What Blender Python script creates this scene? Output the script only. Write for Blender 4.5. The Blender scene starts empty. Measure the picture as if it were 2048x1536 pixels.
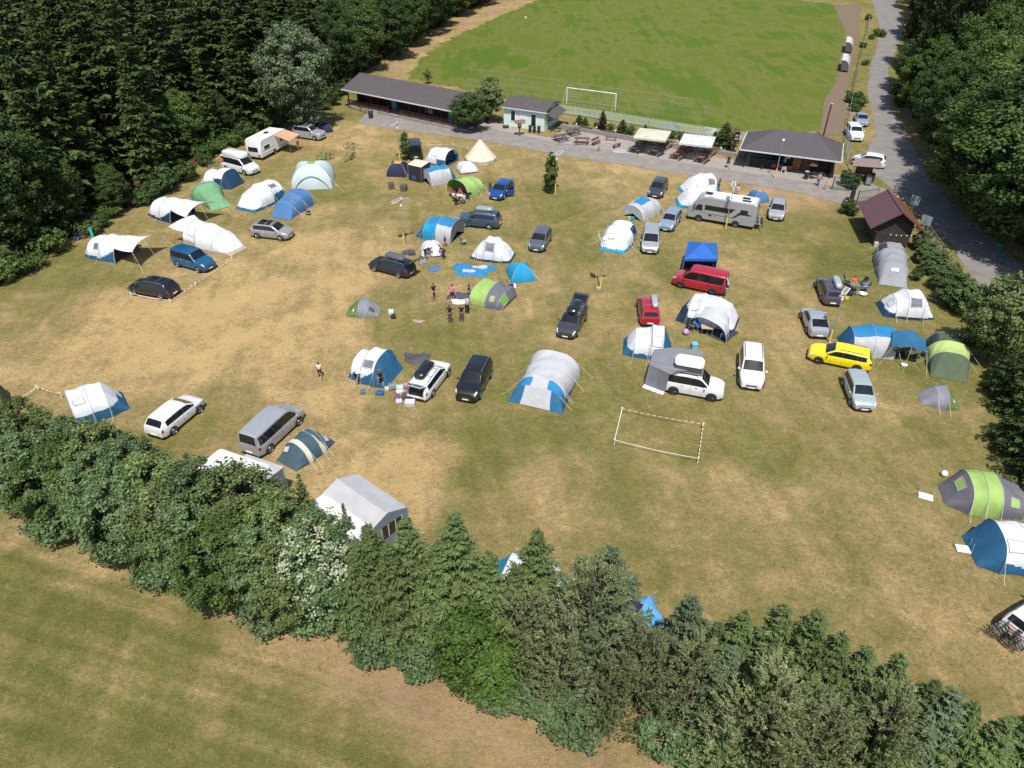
import bpy, math, random
import numpy as np
from mathutils import Vector, Matrix, Euler
R = math.radians
sc = bpy.context.scene
col = sc.collection
random.seed(7)
rng = np.random.default_rng(11)

# ------------------------------------------------------------------ camera
F_PX, PITCH, ROLL, CAM_H = 1490.0, R(35.85), R(0.5), 33.5
_f = np.array([0, math.cos(PITCH), -math.sin(PITCH)])
_r0 = np.array([1.0, 0, 0]); _u0 = np.array([0, math.sin(PITCH), math.cos(PITCH)])
_r = math.cos(ROLL) * _r0 + math.sin(ROLL) * _u0
_u = -math.sin(ROLL) * _r0 + math.cos(ROLL) * _u0
cam_d = bpy.data.cameras.new('camera'); cam = bpy.data.objects.new('camera', cam_d); col.objects.link(cam)
cam.matrix_world = Matrix(((_r[0], _u[0], -_f[0], 0), (_r[1], _u[1], -_f[1], 0), (_r[2], _u[2], -_f[2], CAM_H), (0, 0, 0, 1)))
cam_d.sensor_width = 36.0; cam_d.lens = F_PX / 2048 * 36.0
cam_d.clip_start = 0.5; cam_d.clip_end = 3000
sc.camera = cam

def G(px, py, z=0.0):
    """ground point seen at a pixel of the 2048 px wide photograph"""
    d = _f * F_PX + _r * (px - 1024) - _u * (py - 768)
    t = (z - CAM_H) / d[2]
    return Vector((t * d[0], t * d[1], z))
def Qpx(p):
    v = np.array([p[0], p[1], p[2] - CAM_H]); dd = v @ _f
    if dd <= 1: return (-9999, -9999)
    k = F_PX / dd
    return (1024 + k * (v @ _r), 768 - k * (v @ _u))

# ------------------------------------------------------------------ light
SUN_EL = R(63.0)
sdir = Vector((-0.045 * math.cos(SUN_EL), math.cos(SUN_EL), -math.sin(SUN_EL))).normalized()
w = bpy.data.worlds.new('World'); sc.world = w; w.use_nodes = True
wn = w.node_tree.nodes; wl = w.node_tree.links
sky = wn.new('ShaderNodeTexSky'); sky.sky_type = 'NISHITA'; sky.sun_disc = False
sky.sun_elevation = SUN_EL; sky.sun_rotation = R(180 + 2.5); sky.altitude = 500; sky.air_density = 1.0; sky.dust_density = 1.2
wl.new(sky.outputs[0], wn['Background'].inputs[0]); wn['Background'].inputs[1].default_value = 0.098
sl = bpy.data.lights.new('sun', 'SUN'); sl.energy = 3.7; sl.angle = R(0.53); sl.color = (1.0, 0.968, 0.915)
so = bpy.data.objects.new('sun', sl); col.objects.link(so)
so.rotation_euler = sdir.to_track_quat('-Z', 'Y').to_euler()
so.location = (0, -20, 60)
sc.view_settings.view_transform = 'Standard'; sc.view_settings.look = 'None'
sc.view_settings.exposure = 0.60; sc.view_settings.gamma = 1.0
try:
    sc.cycles.use_denoising = False
    sc.cycles.max_bounces = 6; sc.cycles.diffuse_bounces = 3; sc.cycles.transparent_max_bounces = 6
    sc.cycles.sample_clamp_indirect = 4.0
except Exception: pass

# ------------------------------------------------------------------ materials
def lin(c):
    """sRGB 0..255 to linear"""
    out = []
    for v in c:
        v = v / 255.0
        out.append(v / 12.92 if v <= 0.04045 else ((v + 0.055) / 1.055) ** 2.4)
    return tuple(out)
_mats = {}
def mat(name, c, rough=0.6, metal=0.0, var=0.12, scale=6.0, bump=0.0, bscale=40.0, coat=0.0, spec=0.5, trans=0.0, detail=3.0, stretch=None):
    """procedural: base colour broken up by object-space noise, optional bump"""
    if name in _mats: return _mats[name]
    m = bpy.data.materials.new(name); m.use_nodes = True
    nt = m.node_tree; n = nt.nodes; l = nt.links; b = n['Principled BSDF']
    b.inputs['Roughness'].default_value = rough; b.inputs['Metallic'].default_value = metal
    b.inputs['Specular IOR Level'].default_value = spec
    if coat: b.inputs['Coat Weight'].default_value = coat; b.inputs['Coat Roughness'].default_value = 0.06
    tc = n.new('ShaderNodeTexCoord'); no = n.new('ShaderNodeTexNoise')
    no.inputs['Scale'].default_value = scale; no.inputs['Detail'].default_value = detail
    src = tc.outputs['Object']
    if stretch:
        mp = n.new('ShaderNodeMapping'); mp.inputs['Scale'].default_value = stretch
        l.new(src, mp.inputs[0]); src = mp.outputs[0]
    l.new(src, no.inputs['Vector'])
    mr = n.new('ShaderNodeMapRange'); mr.inputs[1].default_value = 0.25; mr.inputs[2].default_value = 0.75
    mr.inputs[3].default_value = 1 - var; mr.inputs[4].default_value = 1 + var * 0.7
    l.new(no.outputs[0], mr.inputs[0])
    mx = n.new('ShaderNodeVectorMath'); mx.operation = 'SCALE'; mx.inputs[0].default_value = c[:3]
    l.new(mr.outputs[0], mx.inputs['Scale']); l.new(mx.outputs[0], b.inputs['Base Color'])
    if bump:
        nb = n.new('ShaderNodeTexNoise'); nb.inputs['Scale'].default_value = bscale; nb.inputs['Detail'].default_value = 4
        l.new(src, nb.inputs['Vector'])
        bp = n.new('ShaderNodeBump'); bp.inputs['Strength'].default_value = bump; bp.inputs['Distance'].default_value = 0.05
        l.new(nb.outputs[0], bp.inputs['Height']); l.new(bp.outputs[0], b.inputs['Normal'])
    if trans:
        out = n['Material Output']; tr = n.new('ShaderNodeBsdfTranslucent'); ms = n.new('ShaderNodeMixShader')
        ms.inputs[0].default_value = trans; l.new(mx.outputs[0], tr.inputs[0])
        l.new(b.outputs[0], ms.inputs[1]); l.new(tr.outputs[0], ms.inputs[2]); l.new(ms.outputs[0], out.inputs[0])
    _mats[name] = m; return m
def cloth(name, c, trans=0.12):
    return mat('cloth_' + name, c, rough=0.75, var=0.10, scale=1.4, bump=0.35, bscale=3.5, spec=0.25, trans=trans)
def paint(name, c, metal=0.0, rough=0.32):
    return mat('paint_' + name, c, rough=rough, metal=metal, var=0.05, scale=2.5, coat=0.8, spec=0.5)
GLASS = mat('car_glass', (0.012, 0.014, 0.016), rough=0.06, var=0.4, scale=2.0, spec=0.6)
RUBBER = mat('rubber', (0.018, 0.018, 0.018), rough=0.85)
BLACKPL = mat('black_plastic', (0.022, 0.022, 0.023), rough=0.55)
GREYPL = mat('grey_plastic', (0.16, 0.16, 0.17), rough=0.5)
ALLOY = mat('alloy', (0.45, 0.46, 0.48), rough=0.35, metal=0.8)
STEEL = mat('galvanised_steel', (0.38, 0.39, 0.40), rough=0.5, metal=0.5)
WHITEPL = mat('white_plastic', (0.78, 0.78, 0.77), rough=0.5, var=0.05)
REDLAMP = mat('red_lamp', (0.30, 0.012, 0.015), rough=0.2, coat=0.6)
CLEARLAMP = mat('clear_lamp', (0.55, 0.57, 0.60), rough=0.12, coat=0.6)
CORD = mat('cord', (0.55, 0.52, 0.42), rough=0.8)

# ------------------------------------------------------------------ object helpers
def setp(o, label=None, cat=None, group=None, kind=None):
    if label: o['label'] = label
    if cat: o['category'] = cat
    if group: o['group'] = group
    if kind: o['kind'] = kind
    return o
def thing(name, label, cat, loc=(0, 0, 0), rz=0.0, group=None):
    o = bpy.data.objects.new(name, None); col.objects.link(o)
    o.empty_display_size = 0.3; o.location = loc; o.rotation_euler = (0, 0, rz)
    return setp(o, label, cat, group)
def copy_tree(o, parent=None):
    c = o.copy(); col.objects.link(c); c.parent = parent
    for ch in o.children: copy_tree(ch, c)
    return c
class MB:
    """collects geometry for ONE mesh object"""
    def __init__(s): s.v = []; s.f = []; s.mi = []; s.m = 0; s.n = 0
    def add(s, vs, fs):
        b = s.n
        s.v.extend([tuple(p) for p in vs]); s.n += len(vs)
        s.f.extend([tuple(i + b for i in f) for f in fs]); s.mi.extend([s.m] * len(fs)); return s
    def box(s, c, size, rz=0.0, bev=0.0, M=None):
        x, y, z = (d / 2 for d in size); cz, sz = math.cos(rz), math.sin(rz)
        if bev:
            b = min(bev, x * .9, y * .9, z * .9)
            pts = [(x - b, y, ), (x, y - b), (x, -y + b), (x - b, -y), (-x + b, -y), (-x, -y + b), (-x, y - b), (-x + b, y)]
            vs = []
            for zz, k in ((-z, 1.0), (z - b, 1.0), (z, 0.0)):
                for px, py in pts:
                    if k == 0.0: px = px - math.copysign(b * .7, px); py = py - math.copysign(b * .7, py)
                    vs.append((px, py, zz))
            fs = [tuple(reversed(range(8))), tuple(range(16, 24))]
            for r_ in range(2):
                for i in range(8):
                    fs.append((r_ * 8 + (i + 1) % 8, r_ * 8 + i, r_ * 8 + 8 + i, r_ * 8 + 8 + (i + 1) % 8))
            fs = [tuple(reversed(f)) for f in fs]
        else:
            vs = [(-x, -y, -z), (x, -y, -z), (x, y, -z), (-x, y, -z), (-x, -y, z), (x, -y, z), (x, y, z), (-x, y, z)]
            fs = [(0, 3, 2, 1), (4, 5, 6, 7), (0, 1, 5, 4), (1, 2, 6, 5), (2, 3, 7, 6), (3, 0, 4, 7)]
        if M is not None: vs = [tuple(M @ Vector(p)) for p in vs]
        else: vs = [(c[0] + p[0] * cz - p[1] * sz, c[1] + p[0] * sz + p[1] * cz, c[2] + p[2]) for p in vs]
        return s.add(vs, fs)
    def tube(s, pts, rad, seg=6, caps=True):
        pts = [Vector(p) for p in pts]; n = len(pts)
        if not hasattr(rad, '__len__'): rad = [rad] * n
        vs = []; up = None
        for i, p in enumerate(pts):
            t = (pts[min(i + 1, n - 1)] - pts[max(i - 1, 0)])
            if t.length < 1e-9: t = Vector((0, 0, 1))
            t.normalize()
            if up is None: up = Vector((0, 0, 1)) if abs(t.z) < .9 else Vector((1, 0, 0))
            a = t.cross(up)
            if a.length < 1e-6: a = t.cross(Vector((0.3, 1, 0.2)))
            a.normalize(); b = a.cross(t).normalized(); up = b
            for k in range(seg):
                th = 2 * math.pi * k / seg
                vs.append(p + (a * math.cos(th) + b * math.sin(th)) * rad[i])
        fs = []
        for i in range(n - 1):
            for k in range(seg):
                k2 = (k + 1) % seg
                fs.append((i * seg + k, i * seg + k2, (i + 1) * seg + k2, (i + 1) * seg + k))
        if caps: fs += [tuple(reversed(range(seg))), tuple(range((n - 1) * seg, n * seg))]
        return s.add(vs, fs)
    def grid(s, P, closed_u=False, closed_v=False):
        """P[i][j] points"""
        nu, nv = len(P), len(P[0]); vs = [p for row in P for p in row]; fs = []
        for i in range(nu if closed_u else nu - 1):
            for j in range(nv if closed_v else nv - 1):
                i2, j2 = (i + 1) % nu, (j + 1) % nv
                fs.append((i * nv + j, i2 * nv + j, i2 * nv + j2, i * nv + j2))
        return s.add(vs, fs)
    def lathe(s, prof, c=(0, 0, 0), seg=16, axis='z'):
        vs = []
        for (r_, h) in prof:
            for k in range(seg):
                a = 2 * math.pi * k / seg; x, y = r_ * math.cos(a), r_ * math.sin(a)
                p = (x, y, h) if axis == 'z' else ((x, h, y) if axis == 'y' else (h, x, y))
                vs.append((c[0] + p[0], c[1] + p[1], c[2] + p[2]))
        fs = []; n = len(prof)
        for i in range(n - 1):
            for k in range(seg):
                k2 = (k + 1) % seg; fs.append((i * seg + k, i * seg + k2, (i + 1) * seg + k2, (i + 1) * seg + k))
        fs += [tuple(reversed(range(seg))), tuple(range((n - 1) * seg, n * seg))]
        if axis == 'y': fs = [tuple(reversed(f)) for f in fs]
        return s.add(vs, fs)
    def poly(s, pts, thick=0.0, down=True):
        """flat polygon, with thickness downwards if asked"""
        n = len(pts)
        if not thick: return s.add(pts, [tuple(range(n))])
        lo = [(p[0], p[1], p[2] - thick) for p in pts]
        fs = [tuple(range(n)), tuple(reversed(range(n, 2 * n)))]
        for i in range(n): j = (i + 1) % n; fs.append((i, n + i, n + j, j))
        return s.add(list(pts) + lo, fs)
    def build(s, name, mats, parent=None, smooth=None, loc=None, label=None, recalc=True):
        me = bpy.data.meshes.new(name)
        me.from_pydata(s.v, [], s.f)
        if not isinstance(mats, (list, tuple)): mats = [mats]
        for m in mats: me.materials.append(m)
        if len(mats) > 1: me.polygons.foreach_set('material_index', s.mi)
        if recalc:
            import bmesh
            bm = bmesh.new(); bm.from_mesh(me); bmesh.ops.recalc_face_normals(bm, faces=bm.faces); bm.to_mesh(me); bm.free()
        if smooth is not None:
            me.polygons.foreach_set('use_smooth', [True] * len(me.polygons))
            me.set_sharp_from_angle(angle=R(smooth))
        me.update()
        o = bpy.data.objects.new(name, me); col.objects.link(o)
        if parent: o.parent = parent
        if loc: o.location = loc
        if label: o['label'] = label
        return o
def np_mesh(name, V, nper, material, parent=None):
    """V: (n, nper, 3) array of loose polygons"""
    n = V.shape[0]
    me = bpy.data.meshes.new(name)
    me.vertices.add(n * nper); me.vertices.foreach_set('co', V.reshape(-1).astype(np.float32))
    me.loops.add(n * nper); me.loops.foreach_set('vertex_index', np.arange(n * nper, dtype=np.int32))
    me.polygons.add(n); me.polygons.foreach_set('loop_start', np.arange(0, n * nper, nper, dtype=np.int32))
    me.materials.append(material); me.update(calc_edges=True); me.validate()
    o = bpy.data.objects.new(name, me); col.objects.link(o)
    if parent: o.parent = parent
    return o

# ------------------------------------------------------------------ ground
DRY = [(60,600,.55),(40,650,.5),(30,560,.4),(200,620,.95),(400,640,1),(600,500,.97),(640,420,.8),(560,580,1),(700,560,.95),(500,700,1),(300,720,1),(100,720,.85),(60,790,.7),
(250,690,1),(650,650,.95),(600,760,.85),(450,800,.7),(300,890,.4),(430,850,.4),(250,850,.5),(620,810,.95),(780,850,.6),(700,930,.95),(820,900,1),(860,970,1),(820,1020,1),(900,840,.35),(930,960,.35),(930,1040,.4),
(1000,900,.3),(1000,1000,.5),(1100,1000,.72),(1200,950,.55),(1300,1000,.6),(1500,1000,.62),(1500,900,.4),(1650,900,.5),(1800,900,.55),(1750,1000,.62),(1600,1100,.6),(1800,1150,.62),
(1400,1100,.5),(1200,1100,.5),(1500,1250,.5),(1850,1300,.68),(1950,1350,.6),(1700,1250,.5),(850,660,.25),(900,700,.4),(1000,680,.5),(1050,600,.68),(1100,560,.62),(1050,450,.5),(1000,440,.5),
(1100,480,.42),(1150,420,.45),(1130,400,.3),(1200,400,.6),(1250,380,.8),(1300,340,.82),(1150,330,.72),(1050,330,.6),(720,300,.75),(680,280,.85),(640,300,.6),(700,420,.55),(650,400,.25),(700,350,.4),
(760,340,.6),(850,440,.5),(720,480,.85),(830,560,.6),(780,600,.55),(1150,600,.6),(1200,660,.58),(1200,720,.45),(1250,560,.5),(1320,600,.62),(1350,560,.5),(1500,560,.68),(1550,520,.6),(1600,460,.35),
(1650,440,.12),(1680,520,.15),(1600,600,.62),(1560,680,.8),(1560,760,.6),(1640,760,.5),(1700,560,.25),(1700,640,.4),(1760,640,.25),(1850,740,.3),(1800,800,.5),(1850,860,.4),(1950,880,.5),(1600,380,.85),(1560,400,.9),
(1450,700,.5),(1100,750,.3),(1150,850,.35),(1050,850,.3),(280,620,.95),(110,660,.75),(350,440,.55),(450,400,.55),(560,350,.5),(150,560,.3),(250,470,.6),(540,510,.75),(1480,620,.6),(1700,850,.6),(1760,820,.7),
(50,1030,.6),(100,1150,.42),(200,1200,.4),(100,1300,.28),(300,1300,.36),(400,1300,.42),(100,1450,.22),(300,1480,.22),(500,1500,.3),(600,1300,.75),(700,1320,.8),(850,1380,.8),(1000,1450,.8),(1150,1520,.7),
(0,1125,.12),(60,1165,.12),(150,1205,.12),(250,1255,.2),(340,1300,.25),(100,1105,.6),(0,1070,.65),(200,1150,.7),(330,1230,.65),(500,1200,.85),(350,1130,.75),(250,1090,.8),(700,1450,.25),(600,1400,.25),(800,1500,.3),(900,1530,.4),(1720,300,.5),(1720,150,.3),(1740,370,.3),(1800,250,.6),(1900,420,.55),(1900,300,.6),(1240,250,.45),(1120,225,.5),(840,110,.75),(1000,40,.7),(700,200,.35),
(1000,-100,.3),(300,300,.3),(100,400,.25),(1970,560,.5),(1980,640,.35),(2000,480,.5)]
BARE = [(720,1330,90,1.0),(620,1290,55,.8),(800,1370,90,1.0),(880,1420,90,1.0),(990,1465,85,1.0),(1090,1510,70,.9),(1200,1530,70,.9),(1300,1550,70,.8),(460,1200,45,.6),(300,1100,35,.45),(200,1070,30,.3),(830,95,25,1.0),(870,65,22,.9),(930,40,20,.9),(990,20,22,.9),(860,122,10,.9),(800,135,25,.7),
(1560,385,45,.75),(1640,408,30,.8),(1500,378,25,.5),(1740,290,12,.6),(1960,1350,14,.8),(1875,1270,10,.6),(1050,-30,40,.8),(1800,215,16,.6),(1735,180,8,.6),(1870,480,30,.5),(1930,560,30,.6)]
def build_ground():
    xs = np.concatenate([np.arange(-900, -150, 50), np.arange(-150, -40, 4.0), np.arange(-40, 40, 0.8), np.arange(40, 150, 4.0), np.arange(150, 901, 50)])
    ys = np.concatenate([np.arange(-300, 0, 50), np.arange(0, 12, 2.0), np.arange(12, 75, 0.8), np.arange(75, 240, 2.5), np.arange(240, 1200, 60)])
    X, Y = np.meshgrid(xs, ys, indexing='ij')
    gp = np.array([G(a, b)[:2] for a, b, _ in DRY]); gd = np.array([c for _, _, c in DRY])
    # image-space style spacing: distances are measured relative to how far away the point is
    P = np.stack([X.ravel(), Y.ravel()], 1)
    dry = np.zeros(len(P))
    for i0 in range(0, len(P), 4000):
        q = P[i0:i0 + 4000]
        d2 = ((q[:, None, :] - gp[None]) ** 2).sum(2) / (0.05 * np.maximum(gp[:, 1], 10)[None]) ** 2
        wt = 1.0 / (d2 + 0.25) ** 2
        dry[i0:i0 + 4000] = (wt * gd).sum(1) / wt.sum(1)
    bare = np.zeros(len(P))
    for (a, b, rad, v) in BARE:
        c = G(a, b); e = G(a + rad, b); e2 = G(a, b - rad)
        rx = abs(e.x - c.x); ry = abs(e2.y - c.y) * .8
        dd = ((P[:, 0] - c.x) / rx) ** 2 + ((P[:, 1] - c.y) / ry) ** 2
        bare = np.maximum(bare, v * np.exp(-dd))
    h0, h1 = G(-200, 940), G(1500, 1580); field = np.clip(((P[:, 0] - h0.x) * (h1.y - h0.y) - (P[:, 1] - h0.y) * (h1.x - h0.x)) / (h1 - h0).length / 2, 0, 1)
    nz = 0.02 * np.sin(X * .7 + 1) * np.cos(Y * .53) 
    V = np.stack([X.ravel(), Y.ravel(), np.where((Y.ravel() < 75), nz.ravel() * .5 - 0.012, -0.012)], 1)
    nx, ny = len(xs), len(ys)
    I = np.arange(nx * ny).reshape(nx, ny)
    Fq = np.stack([I[:-1, :-1], I[1:, :-1], I[1:, 1:], I[:-1, 1:]], -1).reshape(-1, 4)
    me = bpy.data.meshes.new('ground'); me.from_pydata(V.tolist(), [], Fq.tolist())
    ca = me.attributes.new('dry', 'FLOAT', 'POINT'); ca.data.foreach_set('value', dry.astype(np.float32))
    cb = me.attributes.new('bare', 'FLOAT', 'POINT'); cb.data.foreach_set('value', bare.astype(np.float32))
    cf = me.attributes.new('field', 'FLOAT', 'POINT'); cf.data.foreach_set('value', field.astype(np.float32))
    me.polygons.foreach_set('use_smooth', [True] * len(me.polygons))
    m = bpy.data.materials.new('meadow'); m.use_nodes = True
    nt = m.node_tree; n = nt.nodes; l = nt.links; b = n['Principled BSDF']; b.inputs['Roughness'].default_value = 0.95; b.inputs['Specular IOR Level'].default_value = 0.1
    tc = n.new('ShaderNodeTexCoord'); src = tc.outputs['Object']
    def noise(scale, detail=4, rough=.6, dist=0.0, st=None):
        no = n.new('ShaderNodeTexNoise'); no.inputs['Scale'].default_value = scale; no.inputs['Detail'].default_value = detail
        no.inputs['Roughness'].default_value = rough; no.inputs['Distortion'].default_value = dist
        if st:
            mp = n.new('ShaderNodeMapping'); mp.vector_type = 'TEXTURE'; mp.inputs['Scale'].default_value = st[0]; mp.inputs['Rotation'].default_value = (0, 0, st[1]); l.new(src, mp.inputs[0]); l.new(mp.outputs[0], no.inputs['Vector'])
        else: l.new(src, no.inputs['Vector'])
        return no.outputs[0]
    def math_(op, a, c, clamp=False):
        x = n.new('ShaderNodeMath'); x.operation = op; x.use_clamp = clamp
        for i, q in enumerate((a, c)):
            if isinstance(q, (int, float)): x.inputs[i].default_value = q
            else: l.new(q, x.inputs[i])
        return x.outputs[0]
    def mrange(v, a, c, d, e):
        x = n.new('ShaderNodeMapRange'); l.new(v, x.inputs[0])
        for i, q in enumerate((a, c, d, e)): x.inputs[i + 1].default_value = q
        return x.outputs[0]
    at = n.new('ShaderNodeAttribute'); at.attribute_name = 'dry'; ab = n.new('ShaderNodeAttribute'); ab.attribute_name = 'bare'
    big = mrange(noise(0.22, 6, .62, .6), .3, .7, -.25, .25)
    mid = mrange(noise(1.1, 6, .7, .8), .3, .7, -.20, .20)
    fin = mrange(noise(4.0, 6, .85), .3, .7, -.28, .28)
    trk = mrange(noise(1.0, 3, .5, .2, ((1.1, 14, 1), R(8))), .3, .7, -.09, .09)
    af = n.new('ShaderNodeAttribute'); af.attribute_name = 'field'
    row = math_('MULTIPLY', af.outputs['Fac'], mrange(noise(1.0, 2, .5, .15, ((16, .75, 1), R(-17))), .35, .65, -.16, .16))
    trk = math_('ADD', trk, row)
    dsum = math_('ADD', at.outputs['Fac'], math_('ADD', big, math_('ADD', mid, math_('ADD', fin, trk))))
    rp = n.new('ShaderNodeValToRGB'); l.new(dsum, rp.inputs[0]); e = rp.color_ramp.elements
    e[0].position = 0.0; e[0].color = (*lin((113, 113, 60)), 1)
    e[1].position = 1.0; e[1].color = (*lin((207, 177, 122)), 1)
    for p_, c_ in ((.32, (134, 128, 71)), (.56, (156, 141, 90)), (.80, (182, 156, 108))):
        x = e.new(p_); x.color = (*lin(c_), 1)
    bn = math_('MULTIPLY', ab.outputs['Fac'], mrange(noise(2.2, 6, .75, .5), .32, .62, .15, 1.25), True)
    mixb = n.new('ShaderNodeMix'); mixb.data_type = 'RGBA'; l.new(bn, mixb.inputs['Factor']); l.new(rp.outputs[0], mixb.inputs['A'])
    mixb.inputs['B'].default_value = (*lin((182, 151, 116)), 1)
    f1 = mrange(noise(26.0, 3, .8), .25, .75, .62, 1.30)
    f2 = mrange(noise(7.0, 5, .85, 0, ((1, 1, 1), .4)), .25, .75, .74, 1.22)
    f3 = mrange(noise(0.35, 3, .5), .25, .75, .88, 1.08)
    sclv = math_('MULTIPLY', f1, math_('MULTIPLY', f2, f3))
    vm = n.new('ShaderNodeVectorMath'); vm.operation = 'SCALE'; l.new(mixb.outputs['Result'], vm.inputs[0]); l.new(math_('MULTIPLY', sclv, .75), vm.inputs['Scale'])
    l.new(vm.outputs[0], b.inputs['Base Color'])
    bp = n.new('ShaderNodeBump'); bp.inputs['Strength'].default_value = 0.8; bp.inputs['Distance'].default_value = 0.12
    l.new(math_('ADD', noise(14.0, 5, .75), noise(3.0, 3, .6)), bp.inputs['Height']); l.new(bp.outputs[0], b.inputs['Normal'])
    me.materials.append(m)
    o = bpy.data.objects.new('ground', me); col.objects.link(o); setp(o, 'dry mown meadow of the campsite with yellow and green patches', 'ground', kind='structure')
build_ground()

def wobble(pts, amp, step, z, closed=True, seed=1):
    rr = random.Random(seed); out = []
    n = len(pts)
    for i in range(n):
        a, b = Vector(pts[i]), Vector(pts[(i + 1) % n]); L = (b - a).length; k = max(1, int(L / step))
        nrm = Vector((-(b - a).y, (b - a).x, 0)).normalized() if L > 0 else Vector((0, 0, 0))
        for j in range(k):
            p = a.lerp(b, j / k) + nrm * rr.uniform(-amp, amp); out.append((p.x, p.y, z))
    return out
def sheet(name, px, z, m, amp=0.12, step=0.6, label=None, seed=1):
    mb = MB(); mb.poly(wobble([G(a, b) for a, b in px], amp, step, z, seed=seed))
    import bmesh
    o = mb.build(name, m, recalc=False)
    bm = bmesh.new(); bm.from_mesh(o.data); bmesh.ops.triangulate(bm, faces=bm.faces)
    for f in bm.faces:
        if f.normal.z < 0: f.normal_flip()
    bm.to_mesh(o.data); bm.free()
    setp(o, label, name.replace('_', ' '), kind='structure'); return o
ASPH = mat('asphalt', lin((134, 127, 121)), rough=0.9, var=0.22, scale=.8, bump=.4, bscale=30, detail=8, spec=.2)
ROADM = mat('road_asphalt', lin((126, 121, 116)), rough=0.9, var=0.22, scale=.5, bump=.4, bscale=30, detail=8, spec=.2)
PAVE = mat('paving', lin((148, 140, 132)), rough=0.9, var=0.16, scale=1.6, bump=.4, bscale=14, detail=8, spec=.2)
GRAV = mat('cinder_track', lin((118, 102, 86)), rough=0.95, var=0.18, scale=2.5, bump=.5, bscale=20, detail=8, spec=.1)
def pitch_mat():
    m = bpy.data.materials.new('pitch_turf'); m.use_nodes = True
    nt = m.node_tree; n = nt.nodes; l = nt.links; b = n['Principled BSDF']; b.inputs['Roughness'].default_value = .95; b.inputs['Specular IOR Level'].default_value = .1
    tc = n.new('ShaderNodeTexCoord')
    def noise(sc_, det, st=None):
        no = n.new('ShaderNodeTexNoise'); no.inputs['Scale'].default_value = sc_; no.inputs['Detail'].default_value = det; no.inputs['Roughness'].default_value = .65
        if st:
            mp = n.new('ShaderNodeMapping'); mp.inputs['Scale'].default_value = st[0]; mp.inputs['Rotation'].default_value = (0, 0, st[1])
            l.new(tc.outputs['Object'], mp.inputs[0]); l.new(mp.outputs[0], no.inputs['Vector'])
        else: l.new(tc.outputs['Object'], no.inputs['Vector'])
        return no.outputs[0]
    a = noise(.055, 9); c = noise(.5, 8, ((.8, .10, 1), R(-78))); d = noise(3.0, 6)
    ad = n.new('ShaderNodeMath'); ad.operation = 'MULTIPLY_ADD'; l.new(c, ad.inputs[0]); ad.inputs[1].default_value = .6
    ad2 = n.new('ShaderNodeMath'); ad2.operation = 'MULTIPLY_ADD'; l.new(d, ad2.inputs[0]); ad2.inputs[1].default_value = .35; l.new(a, ad2.inputs[2])
    l.new(ad2.outputs[0], ad.inputs[2])
    rp = n.new('ShaderNodeValToRGB'); l.new(ad.outputs[0], rp.inputs[0]); e = rp.color_ramp.elements
    K = .51
    def cc(t): return (*[v * K for v in lin(t)], 1)
    e[0].position = .62; e[0].color = cc((100, 127, 42)); e[1].position = 1.36; e[1].color = cc((148, 142, 80))
    x = e.new(.90); x.color = cc((109, 134, 44)); x = e.new(1.10); x.color = cc((122, 137, 54))
    for k in e: k.position = (k.position - .5) / .9
    mp2 = n.new('ShaderNodeMapRange'); l.new(ad.outputs[0], mp2.inputs[0]); mp2.inputs[1].default_value = .5; mp2.inputs[2].default_value = 1.4
    l.new(mp2.outputs[0], rp.inputs[0])
    l.new(rp.outputs[0], b.inputs['Base Color'])
    return m
sheet('football_pitch', [(1128,222),(985,190),(812,154),(838,126),(866,100),(900,78),(940,59),(985,39),(1030,19),(1075,-1),(1100,-14),(1500,-12),(1692,12),(1690,60),(1684,130),(1668,180),(1652,262),(1480,262),(1300,238)], .004, pitch_mat(), .8, .9, 'bright green mown football pitch behind the camp buildings', 3)
sheet('cinder_track', [(1668,12),(1722,6),(1716,80),(1704,128),(1697,170),(1690,230),(1684,270),(1640,270),(1650,200),(1676,156),(1680,120),(1694,70)], .012, GRAV, .15, .8, 'brown cinder strip along the edge of the football pitch', 5)
sheet('access_road', [(1735,-30),(1752,25),(1760,60),(1752,100),(1738,140),(1736,180),(1746,230),(1752,270),(1735,300),(1745,350),(1775,372),(1800,392),(1858,440),(1908,498),(1942,548),(1985,620),(2080,740),(2200,880),(2260,760),(2180,640),(2060,545),(1990,480),(1925,430),(1872,372),(1840,320),(1816,272),(1790,230),(1778,190),(1776,140),(1792,100),(1808,60),(1800,20),(1775,-30)], .004, ROADM, .2, 1.0, 'grey asphalt access road between the camp and the right hand wood', 7)
sheet('paved_terrace', [(1002,246),(1060,268),(1105,276),(1124,262),(1160,263),(1225,275),(1300,290),(1470,322),(1690,352),(1690,376),(1560,356),(1450,340),(1330,320),(1230,303),(1110,285),(1000,262),(905,248),(940,236)], .004, PAVE, .06, .8, 'pale paved terrace with picnic tables beside the path', 9)
sheet('camp_path', [(716,246),(735,222),(790,228),(880,243),(1000,261),(1110,284),(1230,302),(1330,319),(1450,339),(1560,355),(1690,375),(1745,368),(1800,390),(1790,402),(1700,402),(1680,407),(1600,386),(1450,361),(1330,343),(1230,327),(1110,308),(1000,287),(880,270),(800,260)], .010, ASPH, .14, .7, 'grey asphalt path running across the camp past the buildings', 11)

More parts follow.
